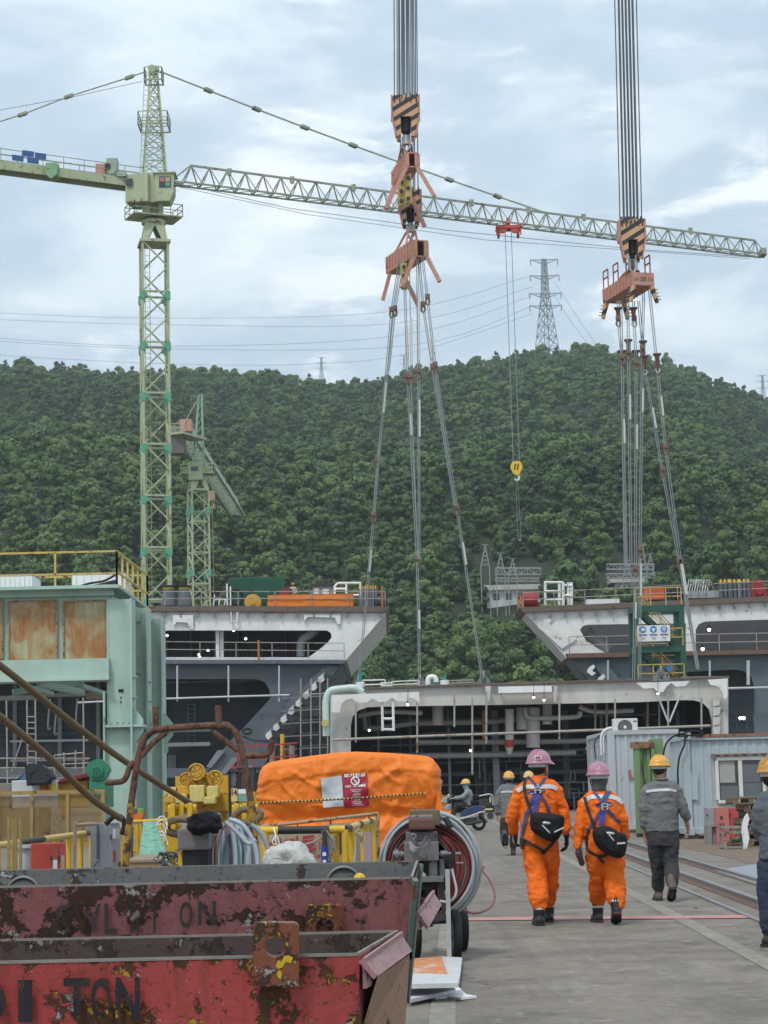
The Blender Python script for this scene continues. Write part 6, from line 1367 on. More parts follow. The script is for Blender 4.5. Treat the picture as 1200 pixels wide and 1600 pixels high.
# beige crate, wire tangle, mint sack, bright boxes
m=MB();Yc=19.0;a,b=P(199,1340,Yc),P(252,1340,Yc);m.m=0;m.bx((a.x,Yc,0),(b.x,Yc+.5,a.z-.05));m.m=1;m.plate([[V((a.x-.02,Yc-.02,a.z-.05)),V((b.x+.02,Yc-.02,a.z-.05)),V((b.x-.02,Yc+.5,a.z-.02)),V((a.x+.05,Yc+.5,a.z-.02))]],(0,0,.03));solo(m,'cardboard_crate',[mk('crate_tan',(.38,.25,.14),.8,scale=4),mk('crate_lid',(.25,.19,.14),.8)],'tan crate with a darker lid behind the skip','crate',None,None,.006)
m=MB();c=P(268,1342,15.0)
for k in range(16):m.tube([c+V((rg.uniform(.04,.13) *math.cos(t_+k),rg.uniform(-.05,.05),.07*math.sin(t_+k*.7) -.02)) for t_ in [2*PI*j/12 for j in range(10)]],.005,4)
solo(m,'wire_tangle',mk('wire_dull',(.14,.15,.15),.6,.3),'tangle of thin dull wire beside the engine unit','wire')
mint=cloth('mint_net_cloth',(.28,.55,.42),.12,.8,.5,10)
c=P(240,1320,20.0);m=MB();vs=[];n_=16
for j in range(13):
    f=j/12
    for k in range(n_):a=2*PI*k/n_;rr_=(.05+.09*f) *(1+.25*math.sin(a*4+f*3));vs.append(V((c.x-.04+.05*f+rr_*math.cos(a),c.y+rr_*.6*math.sin(a),P(240,1283+75*f,20).z)))
m.add(vs,[(j*n_+k,(j+1) *n_+k,(j+1) *n_+(k+1) %n_,j*n_+(k+1) %n_) for j in range(12) for k in range(n_)],True);m.add(vs[:n_],[list(range(n_))]);solo(m,'net_sack',mint,'mint green net sack hanging on the yellow posts','sack')
m=MB();m.m=0;c=P(213,1281,23);m.plate([[c+V((-.07,0,0)),c+V((.05,0,0)),c+V((.085,0,.075)),c+V((-.05,0,.06))]],(0,.25,0));m.m=1;m.bbox(P(211,1270,23.2),(.09,.2,.09),.01);m.m=2;m.bbox(P(220,1269,23.2),(.06,.2,.09),.01);m.m=3;a=P(213,1288,23);m.bx((a.x-.09,22.98,0),(a.x-.06,23.2,a.z));m.bx((a.x+.06,22.98,0),(a.x+.09,23.2,a.z));m.bx((a.x-.1,22.95,a.z),(a.x+.12,23.3,a.z+.02))
solo(m,'tool_stand',[mk('tray_orange',(.70,.16,.03)),mk('box_purple',(.09,.05,.11)),mk('box_green',(.13,.32,.04)),greysteel],'small stand with orange, purple and green boxes by the mint column','stand')
m=MB()
for x in (214,221,250,257):a=P(x,1285,24);m.cyl(V((a.x,24,0)),a,.028,.028,10)
m.cyl(P(200,1284,24),P(262,1281,24),.02,.02,8);m.cyl(P(200,1330,24),P(262,1328,24),.02,.02,8);solo(m,'yellow_post_rail',yellow,'short yellow posts behind the mint green sack','railing')
m=MB()
for k in range(6):c=P(250+rg.uniform(-4,4),1290+6*k,22.5);m.tube(smooth_path([c+V((.06*math.cos(t_),.02*math.sin(2*t_),.1*math.sin(t_))) for t_ in [2*PI*j/9 for j in range(9)]],3),.006,4)
solo(m,'white_cable',whiteplain,'loops of thin white cable by the left yellow bollard','cable')
# white sack on the right
heap('white_sack',452,1345,14.0,.16,.16,.115,cloth('white_sack_cloth',(.45,.45,.43),.12,.8,.6,9),'pale crumpled sack behind the rim of the far skip','sack',7)
m=MB();q=P(428,1329,14.1);m.bbox(q,(.055,.1,.06),.012);solo(m,'plastic_jug',yellow,'small yellow cap sticking out of the pale sack','cap')
# near yellow guard rail with black middle
YG=18.0;g=thing('guard_rail','short yellow guard rail with a black middle, turning a corner by the banner','railing',V((P(470,1300,YG).x,YG,0)),'yellow guard rails')
c0,c1,c2_=P(396,1298,YG),P(539,1296,YG),P(583,1281,YG+6)
for a,b,mt in ((0,.27,yellow),(.27,.83,blackpaint),(.83,1,yellow)):m=MB();m.cyl(c0.lerp(c1,a),c0.lerp(c1,b),.034,.034,12);m.build('rail_section',mt,g)
banded(c1,c2_,.033,8,g,2)
for p in [c0+V((.1,0,0)),c1-V((.0,0,0)),c1-V((.085,-.1,.0))] +[c1.lerp(c2_,k/6) for k in range(1,7)]:m=MB();m.cyl(V((p.x,p.y,0)),p,.032,.032,10);m.build('post',yellow,g)
m=MB();q=P(431,1300,YG-.05)
for k in range(3):m.tube(smooth_path([q+V((-.02,0,.04)),q+V((0,-.03,-.02)),q+V((.03*k-.03,-.03,-.09)),q+V((.04-.02*k,-.02,-.12-.02*k))],4),.006,4)
solo(m,'white_string',whiteplain,'white string tied on the short yellow rail','string')
m=MB();q=P(507,1303,YG-.06);m.m=0
for k in range(9):m.tube(smooth_path([q+V((rg.uniform(-.02,.03),rg.uniform(-.03,.02),.03)),q+V((rg.uniform(-.04,.1),0,-.05-.02*k)),q+V((rg.uniform(-.02,.1),.01,-.1-.02*k))],4),.009,5)
m.tube(smooth_path([q,q+V((-.08,-.02,-.06)),q+V((-.22,-.02,-.1)),q+V((-.27,-.02,-.12))],4),.01,5);m.ball(q+V((-.27,-.02,-.12)),(.035,.02,.025),8)
solo(m,'rope_knot',mk('dirty_rope',(.28,.29,.24),.9,scale=20),'dirty grey green rope knotted on the short yellow rail','rope')
m=MB();q=P(507,1338,YG-.1);m.m=0;m.cyl(q+V((0,0,-.1)),q+V((0,0,.09)),.03,.03,14);m.m=1;m.cyl(q+V((0,0,.09)),q+V((0,0,.22)),.02,.018,10);m.m=2;m.box(q+V((0,-.03,.02)),(.03,.004,.03));m.box(q+V((0,-.03,-.04)),(.03,.004,.02));solo(m,'bottle',[mk('bottle_blue',(.02,.06,.30),.3),mk('bottle_brown',(.06,.035,.03),.5),whiteplain],'small blue labelled bottle hanging under the rope knot','bottle')
m=MB();m.tube(smooth_path(PL([(560,1303),(556,1330),(552,1360)],17.5),5),.012,6);m.tube(smooth_path(PL([(562,1303),(568,1325),(571,1360)],17.5),5),.007,5)
for k in range(5):q=P(561,1303,17.5);m.tube([q+V((.025*math.cos(t_+k),.02*math.sin(t_*2),.04*math.sin(t_) -.01*k)) for t_ in [2*PI*j/8 for j in range(8)]],.007,5,True)
solo(m,'striped_rope',mk('pale_rope',(.42,.38,.3),.9,scale=25),'pale striped rope tied at the rail corner','rope')
for k,(x0,x1,y0,mt,lab) in enumerate(((570,580,1300,mk('board_mauve',(.30,.22,.27),.7,scale=5),'mauve board standing by the rail corner'),(556,563,1305,mk('board_grey_brown',(.22,.19,.18),.8,scale=5),'narrow grey brown board by the rail corner'))):
    a=P(x0,y0,16.8+.5*k);b=P(x1,y0-3,16.9+.5*k);m=MB();m.bx((a.x,a.y,0),(b.x,a.y+.03,a.z));solo(m,'plank',mt,lab,'board','boards at the rail corner')
# banner
YBn=22.0;bt=thing('banner','cream banner with red and black lettering in a rusty tube frame','banner',V((P(495,1300,YBn).x,YBn,0)));an=P(392,1294,YBn);bn=P(590,1271,YBn+.8)
fr=mk('banner_frame_rust',(.36,.27,.17),.7,rust=.35,rscale=9)
def BQ(u,v_):return an.lerp(bn,u) +V((0,0,-v_))
m=MB();m.tube([BQ(0,0),BQ(1,0)],.018,8);
for u in (0,1):m.tube([BQ(u,0),V((BQ(u,0).x,BQ(u,0).y,0))],.02,8)
m.tube([BQ(0,.62),BQ(1,.62)],.016,8);m.build('frame',fr,bt);m=MB();N_=30;vs=[]
for j in range(9):
    for i in range(N_+1):p=BQ(.01+.93*i/N_,.045+.57*j/8);vs.append(p+V((0,-.012+.012*math.sin(i*.9) *math.sin(PI*j/8),-.02*math.sin(PI*((i*3/N_) %1)) *(1-j/8))))
m.add(vs,[(j*(N_+1) +i,(j+1) *(N_+1) +i,(j+1) *(N_+1) +i+1,j*(N_+1) +i+1) for j in range(8) for i in range(N_)],True);bs=m.build('sheet',mk('banner_cream',(.43,.36,.25),.8,scale=3,dirt=.4),bt)
bdir=(bn-an).normalized()
for body,u0,w_,v1,h_,mt,bd in (('안전통로',.13,.50,.43,.29,mk('banner_red',(.38,.05,.07)),.02),('확보',.61,.22,.39,.29,mk('banner_black',(.03,.03,.035)),.02),('니다',.5,.09,.60,.10,MATS['banner_black'],.01),('S',.82,.03,.58,.08,MATS['banner_red'],.01)):
    m=MB();m.text(body,BQ(u0,v1) +V((0,-.03,0)),bdir,ZZ,(bn-an).length*w_,h_,bd,.006);m.build('lettering',mt,bs)
m=MB();m.plate([[BQ(.02,.485) +V((0,-.03,0)),BQ(.8,.485) +V((0,-.03,0)),BQ(.8,.465) +V((0,-.03,0)),BQ(.02,.465) +V((0,-.03,0))]],(0,.004,0));m.build('stripe',mk('banner_green',(.10,.22,.17)),bs)
m=MB()
for u in (.2,.36,.62,.93):m.tube([BQ(u,-.02),BQ(u,.06) +V((0,-.02,0))],.007,5)
m.build('tie',blackpaint,bt)

# ------------------------------------------------------------------ orange covered load
YO=30.0;oc=cloth('orange_cover',(.76,.19,.02),.10,.5,.5,3.5)
def load_cover():
    sY=S(YO);x0,x1=P(410,1250,YO).x,P(679,1250,YO).x;W=x1-x0;D=2.0;nx_,nd,nz_=120,26,70;hook=[]
    def top_z(u):return P(400+290*u,0,YO).z
    prof=[(0,1199),(.03,1193),(.10,1189),(.25,1183),(.42,1177),(.55,1175),(.75,1177),(.9,1180),(.97,1182),(1,1186)]
    def tz(u):
        for (a,ya),(b,yb) in zip(prof,prof[1:]):
            if a <=u <=b:return P(402+288*u,ya+(yb-ya) *(u-a) /(b-a),YO).z
        return 0
    per=[]
    for k in range(nd):per.append((0,D*(1-k/nd)))
    for k in range(nx_):per.append((W*k/nx_,0))
    for k in range(nd):per.append((W,D*k/nd))
    for k in range(nx_):per.append((W*(1-k/nx_),D))
    n_=len(per);vs=[];zband=.36;seam=.58
    for j in range(nz_+1):
        f=j/nz_
        for (x,y) in per:
            u=x/W;zt_=tz(u);z=zt_*(1-f);d=V((x-W/2,(y-D/2) *W/D,0));m_=max(abs(d.x),abs(d.y));
            nx__=V((0,-1,0)) if y ==0 else (V((0,1,0)) if y ==D else (V((-1,0,0)) if x ==0 else V((1,0,0))))
            rd=lambda c_:(.5-abs(noise.noise(c_))) *2
            fold=noise.noise(V((x*1.6,z*.7+y,3.3))) *.035+min(1,(zt_-z) /.3+.15) *max(0,rd(V((x*1.5-z*1.3,z*1.0+x*.7,1.7+y))) -.58) *.11+min(1,(zt_-z) /.3) *max(0,rd(V((x*2.3+z*2.1,z*1.6-x*.8,7.7+y))) -.64) *.09+max(0,rd(V((x*4.3-z*3.1,z*3.3+x,4.7+y))) -.7) *.05
            tie=math.exp(-((z-1.02-.10*(u-.5)) /.10) **2);bulge=.05*math.sin(PI*min(1,(zt_-z) /max(.1,zt_-1.0))) if z>1.0 else .01+.14*(1-z/1.0)
            pleat=.03*max(0,math.sin(x*13+y*23+3.5*noise.noise(V((x*2,y*2,0))))) *math.exp(-((z-.86) /.22) **2)
            lap=.022 if z>zt_-.27-.03*math.sin(u*5) else 0
            edge=min(1,(zt_-z) /.09);o=bulge-.06*tie+fold+pleat+lap
            if x >=W*.93:o +=.06*max(0,math.sin(z*9+y*5)) *(1-abs(z-1) /1.2)
            p=V((x0+x,YO+y,z)) +nx__*o
            if edge<1:p -=nx__*(.07*(1-math.sqrt(max(0,1-(1-edge) **2))))
            vs.append(p)
    m=MB();m.add(vs,[(j*n_+i,(j+1) *n_+i,(j+1) *n_+(i+1) %n_,j*n_+(i+1) %n_) for j in range(nz_) for i in range(n_)],True)
    # top sheet
    tv=[];K=30
    for a in range(K+1):
        for b in range(13):
            u=.035+.93*a/K;y=.07+(D-.14) *b/12;tv.append(V((x0+W*u,YO+y,tz(u) +.008+.015*noise.noise(V((u*6,y*2,5))) *math.sin(PI*b/12))))
    m.add(tv,[(a*13+b,(a+1) *13+b,(a+1) *13+b+1,a*13+b+1) for a in range(K) for b in range(12)],True)
    top=vs[:n_];inner=[V((x0+W*(.035+.93*(x/W)),YO+.07+(D-.14) *y/D,tz(.035+.93*x/W) +.008)) for x,y in per]
    m.add(top+inner,[(i,(i+1) %n_,n_+(i+1) %n_,n_+i) for i in range(n_)],True)
    o=m.build('sheet',oc,LC);return o
LC=thing('covered_load','big load wrapped in an orange cover with a grey patch and a red no-flames sign','covered load',V((P(545,1300,YO).x,YO+1,0)))
sheet=load_cover()
bpy.context.view_layer.update()
bvh=BVHTree.FromPolygons([tuple(sheet.matrix_world @v.co) for v in sheet.data.vertices],[tuple(p.vertices) for p in sheet.data.polygons])
def on_cover(px,py,lift=.012):
    d=ray(px,py).normalized();h=bvh.ray_cast(EYE,d);p=h[0] if h[0] is not None else P(px,py,YO-.05);return p-d*lift
def patch(quad,n_,m_,lift):
    (ax,ay),(bx_,by),(cx_,cy_),(dx,dy) =quad;vs=[]
    for j in range(m_+1):
        for i in range(n_+1):
            u,v_=i/n_,j/m_;x=(ax*(1-u) +bx_*u) *(1-v_) +(dx*(1-u) +cx_*u) *v_;y=(ay*(1-u) +by*u) *(1-v_) +(dy*(1-u) +cy_*u) *v_;vs.append(on_cover(x,y,lift))
    return vs,[(j*(n_+1) +i,(j+1) *(n_+1) +i,(j+1) *(n_+1) +i+1,j*(n_+1) +i+1) for j in range(m_) for i in range(n_)]
m=MB();m.add(*patch([(501,1216),(534,1212),(537,1260),(505,1262)],10,14,.03),True);m.build('grey_patch',mk('patch_grey',(.46,.48,.50),.5,var=.06,scale=3,dirt=.05),LC)
m=MB();m.add(*patch([(534,1210),(573,1207),(577,1259),(539,1263)],12,16,.035),True);sg=m.build('warning_sign',mk('sign_crimson',(.30,.012,.035),.5,var=.06,dirt=.05),LC)
whl=mk('lettering_white',(.75,.72,.72),.5,var=.03,dirt=0)
def proj_text(body,x0,y0,x1,y1,bold,par,mat,lift=.045):
    q=MB();q.text(body,(0,0,0),(1,0,0),(0,1,0),1,1,bold);m=MB();m.add([on_cover(x0+(x1-x0) *v_[0] +0*v_[1],y1+(y0-y1) *v_[1] -2.2*v_[0] *(x1-x0) /34,lift) for v_ in q.v],q.f);return m.build('lettering',mat,par)
proj_text('화기엄금',537,1209.5,571,1215.5,.03,sg,whl);proj_text('NO  FLAMES',540,1227,571,1231,.02,sg,whl)
m=MB();c=(555,1220.5);ring=[on_cover(c[0] +6*math.cos(t_),c[1] +6*math.sin(t_),.045) for t_ in [2*PI*k/20 for k in range(20)]];m.tube(ring,.011,5,True);m.tube([on_cover(c[0] -4,c[1] -4.5,.045),on_cover(c[0] +4,c[1] +4.5,.045)],.010,5);m.build('prohibition_ring',whl,sg)
m=MB();m.add([on_cover(x,y,.04) for x,y in ((552,1225),(558,1225),(559,1222),(556,1216),(553,1220))],[(0,1,2,3,4)]);m.build('flame_symbol',mk('flame_tan',(.35,.15,.06)),sg)
m=MB()
for k,(y,w_) in enumerate(((1234,18),(1236.5,14),(1239,8),(1241,12),(1243.5,13),(1246,15),(1250,10),(1253,16),(1255.5,12),(1258,18))):
    x=556.5+k*.25;m.add([on_cover(x-w_/2,y-.4,.042),on_cover(x+w_/2,y-1.1,.042),on_cover(x+w_/2,y+.3,.042),on_cover(x-w_/2,y+1,.042)],[(0,3,2,1)])
m.build('small_print',mk('print_pink',(.55,.35,.38)),sg)
pts=[on_cover(x,1254.5-(x-404) *.057+1.2*math.sin((x-404) /240*PI),.03) for x in range(404,668,3)]
for nm,par_,off in (('yellow',0,0),('black',1,1)):
    m=MB()
    for k in range(off,len(pts) -1,2):m.tube([pts[k],pts[k+1]],.0135,6)
    m.build('lashing_rope',mk('lashing_yellow',(.55,.42,.12),.8) if off ==0 else blackpaint,LC)
m=MB();a=P(690,1255,YO+.1);m.add([P(686,1238,YO),P(690,1262,YO-.2),P(706,1268,YO-.35),P(694,1279,YO-.3),P(684,1268,YO-.1)],[(0,1,2,3,4)]);m.plate([[P(684,1232,YO-.02),P(692,1262,YO-.25),P(706,1268,YO-.4),P(693,1280,YO-.35),P(680,1270,YO-.1)]],(0,.01,0));m.build('loose_flap',oc,LC)
# ------------------------------------------------------------------ yellow weights and fork lift in the middle distance
YW=48.0;wy=mk('weight_yellow',(.60,.50,.17),.6,scale=4,rust=.25,rscale=6,rcol=(.25,.14,.05));wo=mk('weight_amber',(.52,.30,.035),.6,scale=5,rust=.4,rscale=7,rcol=(.22,.10,.03))
m=MB();m.pbox(274,1212,357,1252,YW+1.2,.5);m.pbox(255,1240,360,1268,YW+.2,1.6);m.pbox(258,1264,268,1310,YW+.4,.3);m.pbox(345,1264,355,1310,YW+.4,.3);solo(m,'weight_pallet',mk('pallet_yellow',(.5,.30,.03),.6,rust=.2,scale=3),'amber steel rack carrying the yellow weights','rack')
for x0,y0,x1,y1,dp,lab in ((256,1230,275,1253,.3,'pale yellow block at the left end of the rack'),(277,1228,296,1242,.3,'small amber yellow block under the left disc'),(296,1227,319,1253,0,'large pale yellow block with a dark mark in the middle of the rack'),(323,1228,341,1246,.1,'tall pale yellow block right of the middle'),(271,1241,292,1255,0,'low pale yellow block at the front left'),(318,1245,337,1256,-.1,'low pale block with a round hole'),(256,1244,272,1255,-.1,'small amber block at the rack front left corner')):
    m=MB();a,b=P(x0,y0,YW-.5+dp),P(x1,y1,YW-.5+dp);m.bbox((a+b) /2+V((0,.25,0)),(b.x-a.x,.5,a.z-b.z),.03);solo(m,'weight_block',wo if 'amber' in lab else wy,lab,'weight','yellow weights')
for x,y,r_,dp,lab in ((307,1206,13,-.1,'topmost ochre disc on the pile of weights'),(292,1219,12,.2,'lower left ochre disc behind the blocks'),(317,1219,12,.25,'lower middle ochre disc behind the blocks'),(336,1216,12,.1,'rusty ochre disc at the right of the pile')):
    q=P(x,y,YW+dp);m=MB();R_=r_/S(YW);m.cyl(q,q+V((0,.18,0)),R_,R_,28);m.tube([q+V((R_*.93*math.cos(t_),-.01,R_*.93*math.sin(t_))) for t_ in [2*PI*k/28 for k in range(28)]],.025,6,True);m.tube([q+V((R_*.62*math.cos(t_),-.005,R_*.62*math.sin(t_))) for t_ in [2*PI*k/24 for k in range(24)]],.018,5,True)
    for k in range(5):m.cyl(q+V((R_*.4*math.cos(k*1.257),-.02,R_*.4*math.sin(k*1.257))),q+V((R_*.4*math.cos(k*1.257),.02,R_*.4*math.sin(k*1.257))),.04,.04,8)
    solo(m,'weight_disc',wo,lab,'disc','ochre discs on the rack')
YX=46.0;fk=thing('forklift','yellow and black forklift with number 14 plate beside the orange cover','forklift',V((P(385,1280,YX).x,YX,0)))
m=MB()
for x in (357,369):m.pbox(x,1206,x+4,1300,YX-.1,.16)
m.pbox(357,1206,373,1209,YX-.1,.16);m.pbox(357,1240,373,1243,YX-.1,.16);m.build('mast',blackpaint,fk)
m=MB();m.pbox(373,1236,420,1290,YX+.3,2.0);m.build('body',mk('forklift_yellow',(.6,.34,.02),.45,scale=2),fk,None,.05)
m=MB()
for x in (372,398,416):m.pbox(x,1201,x+2,1238,YX+.2,.08);m.pbox(x,1201,x+2,1238,YX+1.8,.08)
m.pbox(370,1199,420,1202,YX+.1,2.0);m.build('cab_frame',blackpaint,fk);m=MB();m.pbox(375,1203,397,1236,YX+.3,.03);m.build('windscreen',glass,fk)
m=MB();a,b=P(361,1232,YX-.3),P(371,1252,YX-.3);m.bx((a.x,YX-.3,b.z),(b.x,YX-.27,a.z));np_=m.build('number_plate',mk('plate_yellow',(.62,.46,.14),.5),fk)
m=MB();m.text('14',P(362,1243,YX-.31),(1,0,0),ZZ,.115,.135,.03);m.build('lettering',mk('plate_ink',(.02,.03,.10)),np_)
m=MB();m.m=0;m.pbox(372,1233,386,1240,YX-.29,.02);m.m=1;m.pbox(372,1241,386,1252,YX-.29,.02);m.build('notice',[whiteplain,mk('notice_teal',(.15,.32,.28))],fk)
m=MB();m.cyl(P(366,1201,YX),P(366,1197,YX),.06,.06,10);m.build('beacon',red,fk)
for x in (372,412):m=MB();q=P(x,1285,YX);q.z=.3;m.cyl(q+V((0,-.1,0)),q+V((0,.15,0)),.3,.3,18);m.build('wheel',black,fk)
# ------------------------------------------------------------------ hose reel cart
YH_=17.1;hr=thing('hose_cart','wheeled cart with a big coil of grey and red hoses on a clamp stand','hose cart',V((P(668,1400,YH_).x,YH_+.2,0)))
hc=P(668,1352,YH_+.25);rg=random.Random(21)
hgrey=mk('hose_grey',(.36,.38,.39),.45,scale=9,var=.12);hred=mk('hose_red',(.15,.028,.024),.5,scale=9,var=.2);hblue=mk('hose_dark_slate',(.12,.14,.16),.5)
def ring(rx,rz,dy,r,mat,cx=0,cz=0,part='hose',n=40,a0=0,a1=360,wob=.012):
    pts=[]
    for k in range(n):a=math.radians(a0+(a1-a0) *k/(n if a1-a0 ==360 else n-1));w_=wob*math.sin(3*a+dy*40+rx*30);pts.append(hc+V((cx+(rx+w_) *math.cos(a),dy+.02*math.sin(2*a+rx*20),cz+(rz+w_) *math.sin(a))))
    m=MB();m.tube(pts,r,8,a1-a0 ==360);return m.build(part,mat,hr)
for k in range(11):ring(.395-.012*(k %4) +rg.uniform(-.006,.006),.435-.012*(k %4) +rg.uniform(-.006,.006),-.08+.055*(k //3) +rg.uniform(-.01,.01),.0135,hgrey if k %5 else hblue,rg.uniform(-.008,.008),-.02)
m=MB();m.cyl(hc+V((0,.12,-.03)),hc+V((0,.17,-.03)),.33,.33,30);m.build('drum',mk('drum_dark',(.02,.012,.012),.7),hr)
for k in range(20):ring(.352-.0145*(k %10) +rg.uniform(-.012,.012),.382-.0145*(k %10) +rg.uniform(-.006,.006),-.06+.07*(k //10) +rg.uniform(-.015,.015),(.0135),hred if k %3 else hblue if k %2 else mk('hose_rust_red',(.19,.05,.03),.5),rg.uniform(-.012,.012),-.035)
for k in range(4):ring(.40,.44,.14+.04*k,.0135,hgrey,.03+.008*k,-.01,'hose',30,-60,110)
clampm=mk('clamp_steel',(.17,.165,.16),.5,.4,scale=14,rust=.25,rscale=18,rcol=(.10,.06,.045))
def hb(x0,y0,x1,y1,dy,dep,r=.01):
    a,b=P(x0,y0,YH_+dy),P(x1,y1,YH_+dy);m=MB();m.bbox(((a.x+b.x) /2,YH_+dy+dep/2,(a.z+b.z) /2),(b.x-a.x,dep,a.z-b.z),r);return m
boxm=mk('cart_box_red',(.13,.06,.055),.65,scale=12,rust=.35,rscale=14);brownb=mk('cart_box_brown',(.16,.115,.07),.7,scale=10,rust=.2)
hb(640,1266,688,1290,.12,.35).build('rear_box',brownb,hr);m=hb(639,1279,680,1296,-.22,.34,.02);bx_=m.build('top_box',boxm,hr);hb(641,1274,677,1281,-.18,.25,.015).build('box_lid',clampm,bx_)
m=MB()
for x in (648,658,667,678):q=P(x,1264,YH_+.2);m.cyl(q-V((0,0,.02)),q+V((0,0,.012)),.008,.008,6)
m.build('bolts',clampm,hr)
m=hb(634,1300,684,1316,-.05,.2);m.build('clamp_plate',clampm,hr);m=hb(631,1316,686,1345,-.2,.2);q=P(661,1336,YH_-.2);m.cyl(q+V((0,-.05,0)),q,.032,.032,16);m.cyl(q+V((0,-.06,0)),q+V((0,-.05,0)),.022,.022,16);m.build('clamp_block',clampm,hr)
m=MB();a,b=P(614,1336,YH_-.12),P(720,1334,YH_-.12);m.cyl(a,b,.016,.016,10);m.cyl(a,a.lerp(b,.18),.035,.03,12);m.cyl(a.lerp(b,.03),a.lerp(b,.08),.05,.05,12);m.cyl(a.lerp(b,.7),a.lerp(b,.8),.03,.03,12);m.cyl(P(712,1349,YH_-.1),P(724,1349,YH_-.1),.012,.012,8);m.build('handle_bar',clampm,hr)
hb(670,1345,684,1372,-.16,.12).build('upright',clampm,hr);hb(686,1342,696,1372,-.14,.08).build('upright',clampm,hr);hb(640,1370,694,1378,-.2,.3,.004).build('base_bar',clampm,hr);hb(650,1380,696,1390,-.1,.25,.004).build('axle_box',black,hr)
m=MB();q=P(646,1307,YH_-.24);m.tube([q+V((.017*math.cos(t_),0,.02*math.sin(t_))) for t_ in [2*PI*k/12 for k in range(12)]],.011,7,True);m.bar(q+V((0,0,-.02)),q+V((0,0,-.08)),.022);m.build('eye_bolt',clampm,hr)
m=MB();q=P(655,1318,YH_-.26)
for k in range(7):m.tube(smooth_path([q+V((-.08,0,.02-.01*k)),q+V((-.02,-.04,-.03-.006*k)),q+V((.06,-.03,-.01+.012*k)),q+V((.09,0,.03-.012*k))],4),.003,4)
m.build('tied_wire',greysteel,hr)
m=hb(697,1336,709,1356,-.2,.08);m.bar(P(705,1345,YH_-.2),P(709,1330,YH_-.2),.03);q=P(695,1343,YH_-.24);m.cyl(q,q+V((0,.06,0)),.018,.018,10);m.build('valve',black,hr)
m=MB();m.tube(smooth_path(PL([(706,1357),(710,1375),(713,1390),(710,1402),(700,1409),(687,1408)],YH_-.18),5),.011,7);m.build('loop_hose',mk('hose_offwhite',(.5,.5,.48),.5),hr)
m=MB();m.cyl(P(664,1365,YH_-.1),P(648,1379,YH_-.1),.035,.04,12);m.build('white_fitting',whiteplain,hr)
for k in range(6):m=MB();m.tube(smooth_path(PL([(684,1388+2*k),(693,1392+2*k),(701,1400)],YH_-.1),3),.005,4);m.build('thin_wire',ferr,hr)
m=MB();a=P(699,1358,YH_-.24);b=G(697,1490);b.y=a.y;b.z=.005;m.bar(a,b,.036,.036);m.bar(b+V((-.06,0,.005)),b+V((.04,0,.005)),.05,.008);m.build('prop_leg',steel,hr)
def wheel(px,py,Yw,r,wd,lab_mat,tilt=.12):
    q=P(px,py,Yw);q.z=r;ax=V((1,tilt,0)).normalized();rot=ax.to_track_quat('Z','Y').to_matrix();m=MB();n_=32;pr=[(r*.62,-wd*.4),(r*.8,-wd*.5),(r*.96,-wd*.42),(r,-wd*.2),(r,wd*.2),(r*.96,wd*.42),(r*.8,wd*.5),(r*.62,wd*.4)]
    vs=[q+rot @V((rr_*math.cos(2*PI*k/n_),rr_*math.sin(2*PI*k/n_),h_)) for k in range(n_) for rr_,h_ in pr];l=len(pr)
    m.add(vs,[(k*l+i,k*l+(i+1) %l,((k+1) %n_) *l+(i+1) %l,((k+1) %n_) *l+i) for k in range(n_) for i in range(l)],True);o=m.build('wheel',black,hr);m=MB();m.cyl(q-ax*wd*.3,q+ax*wd*.3,r*.63,r*.63,20);m.cyl(q-ax*wd*.5,q+ax*wd*.5,r*.2,r*.2,12);m.build('rim',lab_mat,o)
wheel(711,1450,YH_+.05,.205,.075,hblue);wheel(721,1440,YH_+1.0,.205,.08,mk('rim_pink_red',(.45,.03,.06),.5));wheel(648,1450,YH_+.3,.205,.075,hblue)
m=MB();m.bar(V((P(640,1430,YH_+.5).x,YH_+.4,.3)),V((P(722,1430,YH_+.5).x,YH_+.4,.3)),.05);m.bar((hc.x,YH_+.1,.3),(hc.x,YH_+1.2,.3),.06);m.bar((hc.x,YH_+.35,.3),(hc.x,YH_+.35,1.1),.06);m.bar((hc.x-.2,YH_-.12,.36),(hc.x+.17,YH_-.12,.36),.05);m.bar((hc.x+.1,YH_-.1,.36),(hc.x+.1,YH_-.1,.75),.05);m.build('chassis',darksteel,hr)
fl=mk('flag_orange_red',(.55,.13,.06),.6,scale=6);m=MB();vs=[P(x,y,YH_+.5) for x,y in ((716,1306),(722,1312),(733,1332),(740,1338),(758,1356),(751,1364),(738,1352),(744,1382),(738,1398),(733,1399),(738,1376),(728,1340))]
m.plate([vs],(0,.008,0));m.build('plastic_strip',fl,hr)
m=MB();m.tube(smooth_path(PL([(752,1358),(766,1376),(773,1396),(770,1412),(758,1423),(740,1427),(723,1421)],YH_+.5),8),.0105,7);m.build('loop_hose',mk('hose_pink_white',(.42,.18,.2),.45,scale=30,var=.5),hr)
m=MB();m.bar(P(696,1278,YH_+.1),P(704,1292,YH_+.05),.05,.02);m.build('strap',black,hr)
